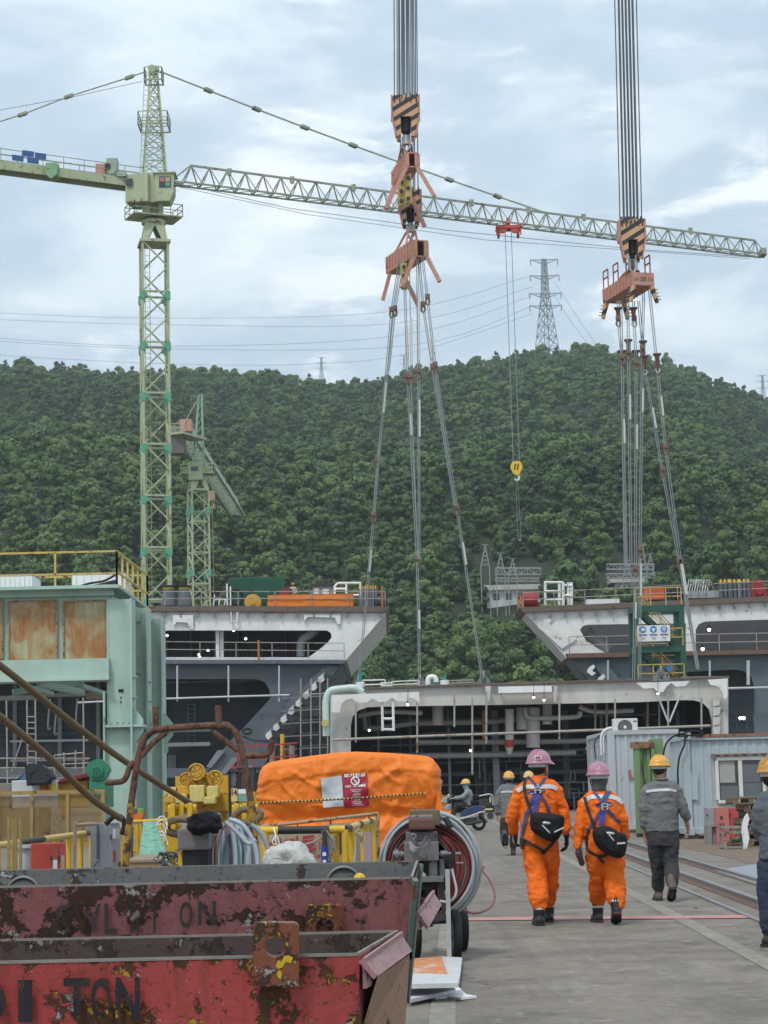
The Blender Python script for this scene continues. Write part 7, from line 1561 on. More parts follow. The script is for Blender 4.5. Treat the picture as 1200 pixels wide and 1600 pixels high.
# boards on the ground
brd=mk('board_pale_grey',(.50,.51,.52),.6,scale=5,dirt=.35,rust=.12,rcol=(.3,.3,.3));brdo=mk('board_orange_white',(.55,.22,.09),.6,scale=7,rust=.35,rcol=(.45,.43,.4),rscale=9)
def board(quad,z,th,mat,lab):
    m=MB();m.plate([[G(x,y,z) for x,y in quad]],(0,0,-th));solo(m,'board',mat,lab,'board','boards lying on the ground')
board([(640,1498),(690,1494),(700,1524),(645,1526)],.06,.02,brdo,'orange and white board at the back of the stack on the ground');board([(688,1494),(722,1496),(718,1532),(700,1528)],.05,.02,brd,'pale scuffed board beside the orange and white one')
board([(620,1520),(718,1523),(716,1536),(620,1538)],.13,.03,brd,'thick pale plank on top of the stack');board([(640,1545),(706,1538),(712,1546),(640,1561)],.05,.025,brd,'thin pale plank slanting at the front of the stack')
m=MB();m.plate([[G(x,y,.02) for x,y in ((662,1556),(690,1545),(712,1538),(728,1553),(745,1556),(720,1559),(700,1556),(680,1558))]],(0,0,-.015));solo(m,'plastic_sheet',whiteplain,'white torn plastic sheet beside the stack of boards','sheet')

# ------------------------------------------------------------------ containers
bluec=mk('pale_blue_container',(.38,.44,.475),.55,scale=.7,var=.12,streak=.16,rcol=(.24,.22,.18),rust=.06,rscale=2.2,dirt=.3);rustedge=mk('container_rust_edge',(.25,.14,.085),.8,rust=.5,rscale=4,rcol=(.14,.06,.03))
greyblue=mk('pale_grey_container',(.43,.465,.48),.55,scale=.8,var=.12,streak=.12,rcol=(.2,.2,.17),rust=.06,dirt=.3)
YC_=52.0;a=P(1061,1150,YC_);z1=a.z;W=8.0;cn=thing('office_container','pale blue corrugated site container with a white window and rusty top edge','container',V((a.x+3,YC_+1.2,0)));xl=P(1075,1318,YC_).x-.0;D=2.44;zb=.12
def corr(p0,p1,z0,z1_,out,n_,dpt):
    p0,p1=V(p0),V(p1);out=V(out);vs=[];prof=[(0,0),(.35,0),(.5,1),(.85,1)];seq=[]
    for k in range(n_):
        for f,g_ in prof:seq.append(((k+f) /n_,g_))
    seq.append((1,0))
    for z in (z0,z1_):vs +=[V((p0.lerp(p1,f).x,p0.lerp(p1,f).y,z)) -out*dpt*g_ for f,g_ in seq]
    l=len(seq);return vs,[(i,i+1,l+i+1,l+i) for i in range(l-1)]
x0w,x1w,yw0,yw1=P(1119,1186,YC_).x,P(1192,1186,YC_).x,P(1155,1252,YC_).z,P(1155,1185,YC_).z
m=MB()
for (pa,pb,za_,zb_,n_) in (((xl,YC_+.04),(x0w,YC_+.04),zb+.15,z1-.12,4),((x1w,YC_+.04),(xl+W,YC_+.04),zb+.15,z1-.12,24),((x0w,YC_+.04),(x1w,YC_+.04),zb+.15,yw0,5),((x0w,YC_+.04),(x1w,YC_+.04),yw1,z1-.12,5)):m.add(*corr((*pa,0),(*pb,0),za_,zb_,(0,-1,0),n_,.02))
m.add(*corr((xl,YC_+D,0),(xl,YC_+.04,0),zb+.15,z1-.12,(-1,0,0),8,.02));m.bx((xl,YC_+D,zb+.1),(xl+W,YC_+D+.05,z1-.1));m.build('wall',bluec,cn)
m=MB();m.bx((xl-.04,YC_-.03,z1-.12),(xl+W,YC_+.06,z1));m.bx((xl-.04,YC_+.065,z1-.12),(xl+.05,YC_+D,z1));m.bx((xl-.04,YC_-.03,zb),(xl+W,YC_+.06,zb+.15));m.bx((xl-.04,YC_+.065,zb),(xl+.05,YC_+D,zb+.15));m.bx((xl-.05,YC_-.04,zb+.155),(xl+.14,YC_+.1,z1-.125));m.bx((xl-.05,YC_+D-.1,zb+.155),(xl+.1,YC_+D+.05,z1-.125));m.build('frame',bluec,cn,None,.01)
m=MB();m.bx((xl+.3,YC_-.035,z1+.003),(xl+W,YC_+.3,z1+.03));m.bx((xl+.3,YC_-.045,z1-.05),(xl+W,YC_-.034,z1+.003));m.build('rusty_top_edge',rustedge,cn);m=MB();m.bx((xl+.06,YC_+.07,z1-.06),(xl+W,YC_+D,z1));m.build('roof',greyblue,cn)
m=MB()
for z in (zb-.02,z1-.09):m.bbox((xl+.05,YC_,z+.09),(.24,.22,.2),.02)
m.build('corner_casting',bluec,cn);m=MB();m.cyl((xl+.05,YC_-.125,z1),(xl+.05,YC_-.11,z1),.05,.05,12);m.build('casting_hole',black,cn)
m=MB();m.bx((xl,YC_+.1,0),(xl+.3,YC_+.4,zb));m.bx((xl+3,YC_+.1,0),(xl+3.3,YC_+.4,zb));m.bx((xl,YC_+2,0),(xl+.3,YC_+2.3,zb));m.build('foot_block',mk('foot_concrete',(.2,.19,.17),.9),cn)
m=MB();fw=.085
for p,q in (((x0w,yw0),(x1w,yw0)),((x0w,yw1),(x1w,yw1))):m.bx((p[0],YC_-.06,p[1] -fw/2),(q[0],YC_+.08,p[1] +fw/2))
xm_=(x0w+x1w) /2
for x in (x0w,x1w):m.bx((x-fw/2,YC_-.058,yw0+fw/2+.002),(x+fw/2,YC_+.08,yw1-fw/2-.002))
m.bx((xm_-.05,YC_-.05,yw0+fw/2+.002),(xm_+.05,YC_+.06,yw1-fw/2-.002));wnd=m.build('window',mk('window_frame_white',(.62,.61,.55),.5,dirt=.35,scale=3),cn)
m=MB();m.bx((x0w,YC_+.02,yw0),(x1w,YC_+.03,yw1));m.build('pane',glass,wnd);zm=yw0+(yw1-yw0) *.44
m=MB();m.bx((x0w+.07,YC_+.0,zm),(xm_-.13,YC_+.012,yw1-.06));m.build('blind',mk('blind_grey',(.34,.35,.33),.8,var=.06),wnd);m=MB();m.bx((x0w+.07,YC_+.0,yw0+.06),(xm_-.07,YC_+.012,zm-.08));m.bx((xm_+.07,YC_+.0,yw0+.06),(x1w-.07,YC_+.012,zm-.02));m.build('frosted_pane',mk('frosted_glass',(.12,.14,.15),.45,bump=0),wnd)
m=MB();m.bx((x1w-.55,YC_+.0,zm),(x1w-.1,YC_+.012,zm+.45));m.build('notice',mk('notice_dim',(.13,.14,.15),.7),wnd)
m=MB();m.bx((x0w-.12,YC_-.13,yw1+.09),(x1w+.12,YC_+.03,yw1+.12));m.build('rain_canopy',rustedge,cn)
for k,x in enumerate((1074,1083)):
    m=MB();a_=P(x,1218,YC_);m.plate([[(a_.x-.03,YC_-.02,a_.z-.5),(a_.x+.11,YC_-.02,a_.z-.5),(a_.x+.11,YC_-.02,a_.z+.2),(a_.x-.03,YC_-.02,a_.z+.1)]],(0,-.012,0));m.build('patch_plate',bluec,cn)
# second container behind, with an open green door and hooks
YB2=60.0;xa2,xb2=P(953,1200,YB2).x,P(1062,1200,YB2).x;z2_=P(990,1141,YB2).z;c2n=thing('storage_container','pale grey container with hooks on its end and an open green door','container',V(((xa2+xb2) /2,YB2+3,0)))
dirv=V((-.28,5.9,0))  # receding long side
m=MB();m.add(*corr((xa2,YB2,0),(xb2,YB2,0),.25,z2_-.12,(0,-1,0),9,.03));pe=V((P(921,1200,YB2+6).x,YB2+6.0,0));m.add(*corr(pe,(xa2,YB2,0),.25,z2_-.12,(-1,0,0),18,.03));m.build('wall',greyblue,c2n)
m=MB();m.bx((xa2-.04,YB2-.04,z2_-.12),(xb2,YB2+.06,z2_));m.bar(V((xa2,YB2+.07,z2_-.06)),pe+V((0,0,z2_-.06)),.1,.12);m.bx((xa2-.05,YB2-.05,.1),(xa2+.16,YB2+.12,z2_-.125));m.bx((xa2,YB2-.04,.1),(xb2,YB2+.06,.25));m.bx((pe.x-.06,pe.y-.1,.1),(pe.x+.06,pe.y,z2_));m.build('frame',greyblue,c2n)
m=MB();m.plate([[V((xa2,YB2,z2_-.02)),V((xb2,YB2,z2_-.02)),V((xb2,YB2+6,z2_-.02)),pe+V((0,0,z2_-.02))]],(0,0,.03));m.build('roof',greyblue,c2n)
for f in (.2,.5,.8):
    q=V((xa2,YB2,0)).lerp(pe,f) +V((-.05,0,z2_-.35));m=MB();m.plate([[q,q+V((-.16,-.01,-.02)),q+V((-.17,-.01,-.10)),q+V((-.11,0,-.10)),q+V((-.1,0,-.75)),q+V((-.02,0,-.75))]],(0,.06,0));m.build('cable_hook',steel,c2n)
gd_=mk('door_green',(.17,.27,.12),.55,scale=1.2,streak=.3,rcol=(.12,.13,.07),rust=.1);YD=55.0;m=MB();xa3,xb3=P(991,1200,YD).x,P(1024,1200,YD).x;z3=P(1010,1160,YD).z
m.add(*corr((xa3+.16,YD+.05,0),(xb3,YD+.05,0),.15,z3-.15,(0,-1,0),2,.05));m.bx((xa3,YD,.1),(xa3+.16,YD+.12,z3-.155));m.bx((xb3-.1,YD-.02,.1),(xb3,YD+.1,z3-.155));m.bx((xb3,YD+.1,.1),(xb3+.25,YD+1.2,z3+.1));dd_=m.build('door',gd_,c2n);m=MB();m.bx((xa3-.08,YD-.04,z3-.15),(xb3-.02,YD+.12,z3+.02));m.build('rusty_lintel',rustedge,dd_)
m=MB();m.bx((xa3,YD+.03,0),(xb3,YD+.1,.1));m.build('door_foot',darksteel,dd_);m=MB();m.tube(smooth_path(PL([(1006,1170),(1003,1200),(1009,1230),(1008,1265)],YD-.02),4),.018,6);m.build('door_bar',darksteel,dd_)
m=MB();q=P(984,1203,YB2-.03);m.bar(q,q+V((0,0,-.22)),.06,.02);m.bar(q+V((0,0,-.22)),q+V((.12,0,-.22)),.05,.02);m.build('red_mark',mk('mark_red',(.4,.12,.08)),c2n)
# air conditioner on the roof
YAc=60.3;a,b=P(958,1123,YAc),P(997,1149,YAc);m=MB();ac=thing('air_conditioner','white outdoor air conditioner unit with round grille on the pale grey container','air conditioner',V(((a.x+b.x) /2,YAc+.2,b.z)));m.bbox(((a.x+b.x) /2,YAc+.2,(a.z+b.z) /2),(b.x-a.x,.4,a.z-b.z),.02);m.build('casing',mk('casing_white',(.60,.60,.57),.5,var=.05,dirt=.2),ac)
q=P(976.5,1136,YAc);m=MB();m.cyl(q+V((0,-.012,0)),q+V((0,.002,0)),.21,.21,28);fg=m.build('fan_opening',mk('fan_dark',(.06,.06,.055),.6),ac);m=MB()
for k in range(1,6):m.tube([q+V((.036*k*math.cos(t_),-.02,.036*k*math.sin(t_))) for t_ in [2*PI*j/24 for j in range(24)]],.005,4,True)
for k in range(10):t_=2*PI*k/10;m.bar(q+V((0,-.02,0)),q+V((.2*math.cos(t_),-.02,.2*math.sin(t_))),.008)
m.build('grille',mk('grille_grey',(.28,.28,.26),.5),fg);m=MB();m.cyl(q+V((0,-.03,0)),q+V((0,-.018,0)),.045,.045,14);m.build('hub',whiteplain,fg)
q=P(992,1127,YAc);m=MB();m.ball(q+V((0,-.005,0)),(.055,.006,.02),12,Matrix.Rotation(-.2,3,'Y'));m.build('badge',mk('badge_blue',(.03,.06,.2)),ac);m=MB();m.bx((a.x+.05,YAc+.05,b.z-.05),(a.x+.15,YAc+.35,b.z));m.bx((b.x-.15,YAc+.05,b.z-.05),(b.x-.05,YAc+.35,b.z));m.build('foot',darksteel,ac)
m=MB();m.tube(smooth_path(PL([(957,1137),(948,1139),(941,1146),(939,1160),(940,1180)],YAc+.6),5),.035,8);m.tube(smooth_path(PL([(955,1143),(947,1146),(943,1156),(944,1176)],YAc+.5),5),.03,8);m.build('pipe',whiteplain,ac)
m=MB();m.tube(smooth_path(PL([(1036,1182),(1040,1164),(1050,1152),(1066,1146),(1085,1142),(1100,1147),(1080,1149),(1062,1147),(1058,1150),(1071,1150)],YC_-.1),6),.024,7)
m.tube(smooth_path(PL([(1070,1147),(1070,1162),(1062,1182),(1059,1205),(1060,1240),(1059,1290),(1063,1310),(1072,1327),(1085,1330),(1110,1329)],YC_-.18),6),.024,7);solo(m,'power_cable',black,'thick black cable coiled on the blue container roof and hanging down its front','cable')
m=MB();m.tube(smooth_path(PL([(931,1186),(929,1165),(933,1152),(945,1146)],YB2+2),5),.02,6);solo(m,'power_cable',black,'short black cable over the hooked end of the pale grey container','cable')
# pink cabinet, steel frame, pallets
pinkc=mk('cabinet_salmon',(.50,.17,.15),.55,scale=3);pinkd=mk('cabinet_salmon_side',(.47,.075,.07),.55,scale=3)
YPk=47.0;a,b,c_=P(1118,1262,YPk),P(1141,1262,YPk),P(1163,1262,YPk+.3);pk=thing('electric_cabinet','salmon pink and red cabinet on white legs beside the wooden pallets','cabinet',V((b.x,YPk,0)));zt_=a.z;zl=P(1130,1322,YPk).z
m=MB();x0,x1,x2=P(1119,1300,YPk).x,P(1140,1300,YPk).x,P(1163,1300,YPk).x;m.m=0;m.bx((x0,YPk,zl),(x1,YPk+.6,zt_));m.m=1;m.bx((x1+.003,YPk+.04,zl),(x2,YPk+.6,zt_-.02));m.m=2;m.bx((x0-.17,YPk+.08,zl),(x0-.003,YPk+.6,zt_));m.build('body',[pinkc,pinkd,greyfront],pk)
m=MB();
for dx in (.10,.17):m.bar((x0+dx,YPk-.02,zl+.38),(x0+dx,YPk-.02,zl+.52),.02)
m.box((x0+.13,YPk-.01,zl+.64),(.05,.02,.06));m.build('handle',darksteel,pk)
m=MB()
for z in (.15,.4,.7):m.box((x1+.02,YPk+.02,zl+z),(.03,.03,.05));m.box((x0-.18,YPk+.06,zl+z),(.03,.03,.05))
m.build('hinge',darksteel,pk);m=MB()
for x in (x0+.03,x1-.03,x2-.03):m.bx((x-.03,YPk+.02,0),(x+.03,YPk+.08,zl));m.bx((x-.03,YPk+.5,0),(x+.03,YPk+.56,zl))
m.bx((x0,YPk+.02,zl-.08),(x2,YPk+.08,zl-.003));m.build('leg',whiteplain,pk);m=MB();m.bx((x0-.2,YPk-.02,0),(x0-.1,YPk+.5,.4));m.bx((x0-.2,YPk-.02,.4),(x0+.02,YPk+.3,.45));m.build('base_block',mk('foot_concrete2',(.24,.23,.21),.9),pk)
wood=mk('pallet_wood',(.19,.135,.085),.85,scale=6,var=.35,dirt=.5);YPa=44.5;xp0,xp1=P(1163,1300,YPa).x,P(1163,1300,YPa).x+1.1
def pallet(z,dx,dy,lab,tilt=0,wmat=None,x0p=None,w_=1.1):
    x0_=(x0p if x0p is not None else xp0) +dx;r=thing('pallet',lab,'pallet',V((x0_+w_/2,YPa+dy+.5,z)),'pallets in the stack');wm2=wmat or wood;m=MB()
    for k in range(6):m.bx((x0_,YPa+dy+.2*k,z+.122),(x0_+w_,YPa+dy+.2*k+.15,z+.152))
    m.build('deck_board',wm2,r);m=MB()
    for k in range(4):m.bx((x0_+(w_-.12) *k/3,YPa+dy+.01,z+.032),(x0_+(w_-.12) *k/3+.12,YPa+dy+1.1,z+.12));
    m.build('bearer',wm2,r);m=MB()
    for k in range(3):m.bx((x0_,YPa+dy+.5*k,z),(x0_+w_,YPa+dy+.5*k+.1,z+.03))
    m.build('bottom_board',wm2,r);return r
names=['lowest','second','third','fourth','fifth','sixth','topmost']
for k in range(7):pallet(.153*k,(.06,.0,.02,-.05,.08,.03,-.2)[k],.03*(k %3),names[k] +' wooden pallet of the stack beside the salmon cabinet',0,mk('pallet_wood_dark',(.11,.085,.06),.9,scale=6,var=.4) if k %3 ==1 else None)
YFr=43.5;m=MB();x0,x1=P(1132,1300,YFr).x,P(1161,1300,YFr).x;zt_=P(1145,1301,YFr).z
for x in (x0,x1):
    for y in (YFr,YFr+.6):m.bar((x,y,0),(x,y,zt_),.05)
for z in (zt_,.45,.04):
    m.bar((x0,YFr,z),(x1,YFr,z),.045);m.bar((x0,YFr+.6,z),(x1,YFr+.6,z),.045);m.bar((x0,YFr,z),(x0,YFr+.6,z),.045);m.bar((x1,YFr,z),(x1,YFr+.6,z),.045)
m.bar((x0+.1,YFr+.02,zt_),(x0+.25,YFr+.02,.45),.03);solo(m,'steel_stand',mk('stand_steel',(.26,.25,.22),.7,rust=.3),'low steel frame stand in front of the salmon cabinet','stand')
m=MB();c=P(1146,1315,YFr+.3);m.m=0;m.bbox(c+V((0,0,-.12)),(.25,.3,.12),.03);m.m=1;m.bbox(c+V((.05,0,.02)),(.2,.25,.08),.03);m.m=2
for k in range(8):m.tube(smooth_path([c+V((rg.uniform(-.15,.2),-.1,rg.uniform(-.25,.1))) for _ in range(4)],4),.012,5)
solo(m,'valve_parts',[darksteel,mk('valve_green',(.03,.12,.06)),mk('brass',(.4,.28,.08),.5,.5)],'pile of dark and green valve parts on the low steel stand','parts')
m=MB();m.tube(smooth_path(PL([(1168,1272),(1162,1284),(1160,1300),(1163,1320),(1161,1340),(1164,1348)],YFr-.1),4),[.012+.015*abs(math.sin(k)) for k in range(21)],7);m.plate([PL([(1160,1285),(1163,1276),(1168,1270),(1171,1279),(1168,1292),(1171,1310),(1166,1330),(1163,1312)],YFr-.12)],(0,.02,0));solo(m,'plastic_wrap',whiteplain,'white plastic wrap hanging on the pallet stack','plastic')
# brown crate and small cart behind the scooter
m=MB();m.m=0;m.pbox(681,1221,705,1264,84,1.2);m.m=1;m.pbox(688,1224,694,1232,83.97,.03);m.pbox(695,1223,702,1232,83.97,.03);cr=solo(m,'wooden_crate',[mk('crate_ochre',(.30,.19,.06),.8,scale=2),mk('paper_label',(.4,.4,.38))],'ochre crate with paper labels behind the orange cover','crate',None,None,.02);cr.location.z=0
m=MB();YT_=92.0;m.m=0;m.pbox(750,1248,769,1260,YT_,.8);m.m=1;m.pbox(747,1263,770,1266,YT_-.1,1.0);m.m=2;m.tube(smooth_path(PL([(749,1244),(765,1241),(770,1246),(770,1258)],YT_-.05),4),.04,6);m.m=0
for x in (752,766):q=P(x,1268,YT_);q.z=.15;m.cyl(q+V((0,-.06,0)),q+V((0,.06,0)),.15,.15,14)
m.m=1;m.pbox(765,1245,767.5,1254,YT_-.15,.05);solo(m,'hand_cart',[darksteel,mk('cart_pale_yellow',(.5,.5,.2)),steel],'dark hand cart with pale yellow edge under the block','cart')
# ------------------------------------------------------------------ people
def remesh(mb,name,vox,smooth=4,fold=None):
    "joins overlapping shapes into one continuous surface; fold(p, n) moves the surface along its normal"
    me=mb.mesh(name,[]);ob=bpy.data.objects.new(name,me);COL.objects.link(ob)
    r=ob.modifiers.new('r','REMESH');r.mode='VOXEL';r.voxel_size=vox;s_=ob.modifiers.new('s','SMOOTH');s_.iterations=smooth;s_.factor=.5
    dg=bpy.context.evaluated_depsgraph_get();dg.update();out=bpy.data.meshes.new_from_object(ob.evaluated_get(dg));bpy.data.objects.remove(ob);bpy.data.meshes.remove(me)
    if fold:
        ns=[v.normal.copy() for v in out.vertices]
        for v,nn in zip(out.vertices,ns):v.co=v.co+nn*fold(v.co,nn)
    out.polygons.foreach_set('use_smooth',[True] *len(out.polygons));return out
def put(me,name,mats,parent,loc):
    "parent: a thing at loc"
    o=bpy.data.objects.new(name,me);COL.objects.link(o);me.materials.clear()
    for m_ in (mats if isinstance(mats,list) else [mats]):me.materials.append(m_)
    me.transform(Matrix.Translation(-V(loc)));o.parent=parent;return o
def cfold(seed,amp=.010):
    def f(p,nn):
        q=p+V((seed,0,0));w_=noise.noise(q*2.3) *.5;a=noise.noise(V((q.x*4,q.y*4,q.z*6))) *.5
        a +=(.5-2.2*abs(noise.noise(V((q.x*4.5+q.z*3.2+w_,q.y*5,q.z*5-q.x*3))))) *.8+(.4-2*abs(noise.noise(V((q.x*7-q.z*5,q.y*8,q.z*13+q.x*6+w_*2))))) *.6+(.4-2*abs(noise.noise(V((q.x*12+q.z*8,q.y*12,q.z*17-q.x*9))))) *.3
        return amp*a
    return f
def hand(mb,wrist,fdir,back,side,s=1.0,curl=.5,r=.0088):
    "palm, four unequal bent fingers and a thumb; fdir along the fingers, back = back of the hand, side = +1 when the thumb is on fdir x back"
    fdir=V(fdir).normalized();back=V(back);back=(back-fdir*back.dot(fdir)).normalized();sd=fdir.cross(back) *side;w_=V(wrist)
    palm=w_+fdir*.048*s
    mb.limb([w_-fdir*.03*s,w_+fdir*.012*s],[.027*s,.026*s],10)
    for k in (-.026,-.009,.009,.026):mb.limb([w_+fdir*.012*s+sd*k*.7*s,w_+fdir*.085*s+sd*k*s],[.0165*s,.0135*s],8)
    for k,L_ in ((.028,.072),(.0095,.082),(-.0095,.077),(-.028,.060)):
        p=w_+fdir*.088*s+sd*k*s;pts=[p];a=0;d=fdir
        for j,f in enumerate((.45,.32,.23)):
            a +=curl*(.55,.75,.5)[j] *(1+.1*(k<0));d=(fdir*math.cos(a) -back*math.sin(a));pts.append(pts[-1] +(d+sd*k*1.2).normalized() *L_*f*s)
        mb.limb(pts,[r*s*1.05,r*s,r*s*.95,r*s*.8],8)
    t0=w_+fdir*.022*s+sd*.026*s;t1=t0+(fdir*.55+sd*.75-back*.25).normalized() *.038*s;t2=t1+(fdir*.85+sd*.3-back*.35).normalized() *.03*s;t3=t2+(fdir*.9-back*.45).normalized() *.024*s
    mb.limb([t0,t1,t2,t3],[.014*s,.0115*s,.010*s,.008*s],8)
def boot(mb,ankle,heel_z,yaw,pitch=0.0,L_=.29,s=1.0):
    "shaft and foot of a work boot; pitch > 0 lifts the heel"
    R_=Matrix.Rotation(yaw,3,'Z') @Matrix.Rotation(-pitch,3,'X');a=V(ankle)
    T_=lambda x,y,z:a+R_ @V((x,y,z)) *s
    h=.125;a.z +=heel_z-min(T_(0,y,-h).z for y in (-.075,.243))
    mb.limb([T_(0,0,.06),T_(0,.0,-.0),T_(0,.01,-h+.055)],[.056*s,.055*s,.05*s],14)
    mb.limb([T_(0,-.035,-h+.045),T_(0,.06,-h+.045),T_(0,.15,-h+.042),T_(0,.195,-h+.04)],[.045*s,.049*s,.048*s,.038*s],14)
    return T_,h
def sole(mb,T_,h,s=1.0):
    out=[(x,y) for x,y in ((-.036,-.075),(.036,-.075),(.044,-.03),(.042,.05),(.053,.14),(.045,.21),(.015,.243),(-.015,.243),(-.045,.21),(-.053,.14),(-.042,.05),(-.044,-.03))]
    mb.plate([[T_(x,y,-h+.026) for x,y in out]],T_(0,0,-h) -T_(0,0,-h+.026))
def helmet(par,loc,c,yaw,mat,r=(.118,.142,.112),sticker=None,brim=1.0):
    R_=Matrix.Rotation(yaw,3,'Z');m=MB();m.ball(c,r,24,R_,-.02);n_=30;rim=[]
    for k in range(n_):
        t_=2*PI*k/n_;f=math.sin(t_);b_=.012+(.045*max(0,f) **2) *brim;rim.append((V(((r[0] +b_) *math.cos(t_),(r[1] +b_) *f,-.012-.018*max(0,f))),V((r[0] *.97*math.cos(t_),r[1] *.97*f,.012))))
    vs=[c+R_ @p[1] for p in rim] +[c+R_ @p[0] for p in rim] +[c+R_ @(p[0] +V((0,0,-.008))) for p in rim]
    m.add(vs,[(i,(i+1) %n_,n_+(i+1) %n_,n_+i) for i in range(n_)] +[(n_+i,n_+(i+1) %n_,2*n_+(i+1) %n_,2*n_+i) for i in range(n_)],True)
    for k in (-.03,0,.03):m.tube([c+R_ @V((k,r[1] *math.sin(a) *(1-abs(k)),r[2] *math.cos(a) *(1-abs(k) *.6) +.002)) for a in [-1.1+2.2*i/12 for i in range(13)]],.006,6)
    o=m.build('helmet',mat,par);m=MB()
    pts=[c+R_ @V((r[0] *.86*math.cos(t_),r[1] *.86*math.sin(t_),-.035)) for t_ in [PI+PI*k/14 for k in range(15)]]
    m.add([p+V((0,0,.02)) for p in pts] +[p+V((0,0,-.022)) for p in pts],[(i,i+1,16+i,15+i) for i in range(14)],True);m.build('head_band',mk('helmet_band',(.42,.42,.42),.6),o)
    m=MB()
    for s_ in (-1,1):m.tube(smooth_path([c+R_ @V((s_*r[0] *.85,-.02,-.02)),c+R_ @V((s_*.085,.0,-.1)),c+R_ @V((s_*.04,.06,-.2))],4),.005,5)
    m.build('chin_strap',black,o)
    if sticker is not None:
        R2=R_ @Matrix.Rotation(sticker,3,'Z');m=MB();vs=[]
        for j in range(4):
            for i in range(7):a=-.32+.64*i/6;el=.16+.30*j/3;vs.append(c+R2 @V((r[0] *1.02*math.sin(a) *math.cos(el),-r[1] *1.02*math.cos(a) *math.cos(el),r[2] *1.02*math.sin(el))))
        m.add(vs,[(j*7+i,j*7+i+1,(j+1) *7+i+1,(j+1) *7+i) for j in range(3) for i in range(6)],True);st_=m.build('sticker',mk('helmet_sticker',(.6,.55,.55),.5),o);m=MB()
        for a0 in (-.12,.12):
            m.tube([c+R2 @V((r[0] *1.035*math.sin(a0+.075*math.cos(t_)) *math.cos(.31+.07*math.sin(t_)),-r[1] *1.035*math.cos(a0+.075*math.cos(t_)) *math.cos(.31),r[2] *1.035*math.sin(.31+.09*math.sin(t_)))) for t_ in [2*PI*k/10 for k in range(10)]],.0045,4,True)
        m.build('mark',blackpaint,st_) if False else m.build('sticker_mark',blackpaint,o)
    return o
def head_parts(mb,c,yaw,s=1.0):
    "cranium, jaw, nose, ears, brow, lips; c = centre of the skull"
    R_=Matrix.Rotation(yaw,3,'Z');H_=lambda x,y,z:c+R_ @V((x,y,z)) *s
    mb.ball(c,(.076*s,.095*s,.105*s),18,R_);mb.limb([H_(0,.035,-.03),H_(0,.06,-.095)],[.066*s,.04*s],12);mb.limb([H_(0,.085,.005),H_(0,.113,-.035)],[.012*s,.017*s],8)
    for k in (-1,1):mb.ball(H_(k*.08,.0,-.02),(.014*s,.022*s,.034*s),8,R_);mb.ball(H_(k*.03,.085,.025),(.024*s,.016*s,.010*s),8,R_)
    mb.ball(H_(0,.098,-.068),(.024*s,.010*s,.007*s),8,R_);mb.ball(H_(0,.096,-.079),(.020*s,.010*s,.007*s),8,R_)
    return H_
def eyes(par,H_):
    m=MB();m.m=0
    for k in (-1,1):m.ball(H_(k*.031,.088,.004),.0105,8)
    m.build('eyes',mk('eye_dark',(.03,.025,.02),.3),par)

class Person:
    def __init__(s,name,lab,Y,foot,group=None):
        s.Y=Y;s.loc=V((P(foot[0],foot[1],Y).x,Y,0));s.s=S(Y);s.o=None;s.lab=lab;s.group=group;s.bd=MB();s.name=name
    def J(s,px,py,dy=0.0):return P(px,py,s.Y+dy)
    def body(s,vox=.007):
        me=remesh(s.bd,'person',vox,3);me.transform(Matrix.Translation(-s.loc));o=bpy.data.objects.new('person',me);COL.objects.link(o);me.materials.append(skin);o.location=s.loc;tag(o,s.lab,'person',s.group);s.o=o;return o
    def cloth(s,name,mb,mat,vox=.013,amp=.010,smooth=5,seed=0):
        me=remesh(mb,name,vox,smooth,cfold(seed,amp));o=put(me,name,mat,s.o,s.loc);s.last=[v.co+s.loc for v in me.vertices];s.bvh=BVHTree.FromPolygons([tuple(v.co+s.loc) for v in me.vertices],[tuple(p.vertices) for p in me.polygons]);return o
    def part(s,mb,name,mat,parent=None,bevel=0):return mb.build(name,mat,parent or s.o,None,bevel)
    def on(s,px,py,lift=.006):
        d=ray(px,py).normalized();h=s.bvh.ray_cast(EYE,d)
        return (h[0] if h[0] is not None else P(px,py,s.Y)) -d*lift
    def band(s,name,pts,wpx,mat,lift=.007,k=5,parent=None,th=0):
        q=smooth_path([V((x,y,0)) for x,y in pts],k);vs=[]
        for i,p in enumerate(q):
            t_=(q[min(i+1,len(q) -1)] -q[max(i-1,0)]).normalized();n_=V((-t_.y,t_.x,0));vs +=[s.on(p.x+n_.x*wpx*f,p.y+n_.y*wpx*f,lift) for f in (-.5,0,.5)]
        m=MB();m.add(vs,[(3*i+j,3*i+j+1,3*i+4+j,3*i+3+j) for i in range(len(q) -1) for j in (0,1)],True);return s.part(m,name,mat,parent)
orangec=cloth('orange_coverall',(.78,.145,.011),.16,.75,.35,10);greyc=cloth('grey_work_shirt',(.15,.152,.155),.1,.85,.4,12);trouserc=cloth('charcoal_trousers',(.045,.046,.048),.15,.85,.4,11);denimc=cloth('dark_denim',(.035,.045,.075),.15,.85,.4,12)
reflect=mk('reflective_tape',(.50,.52,.53),.4,var=.08,scale=6,dirt=.1);strapb=mk('harness_blue',(.05,.075,.17),.6,scale=20);strapr=mk('harness_royal',(.03,.07,.42),.55,scale=20);strapk=mk('harness_black',(.035,.028,.026),.75,scale=20)
bagc=cloth('black_bag_cloth',(.009,.009,.011),.2,.7,.5,14);bootk=mk('black_boot_leather',(.018,.017,.017),.5,scale=14,bump=.4);bootb=mk('tan_boot_leather',(.13,.09,.075),.7,scale=14,bump=.4);solem=mk('boot_sole',(.03,.028,.027),.85,scale=20);socks=cloth('striped_sock',(.03,.03,.035),.2)
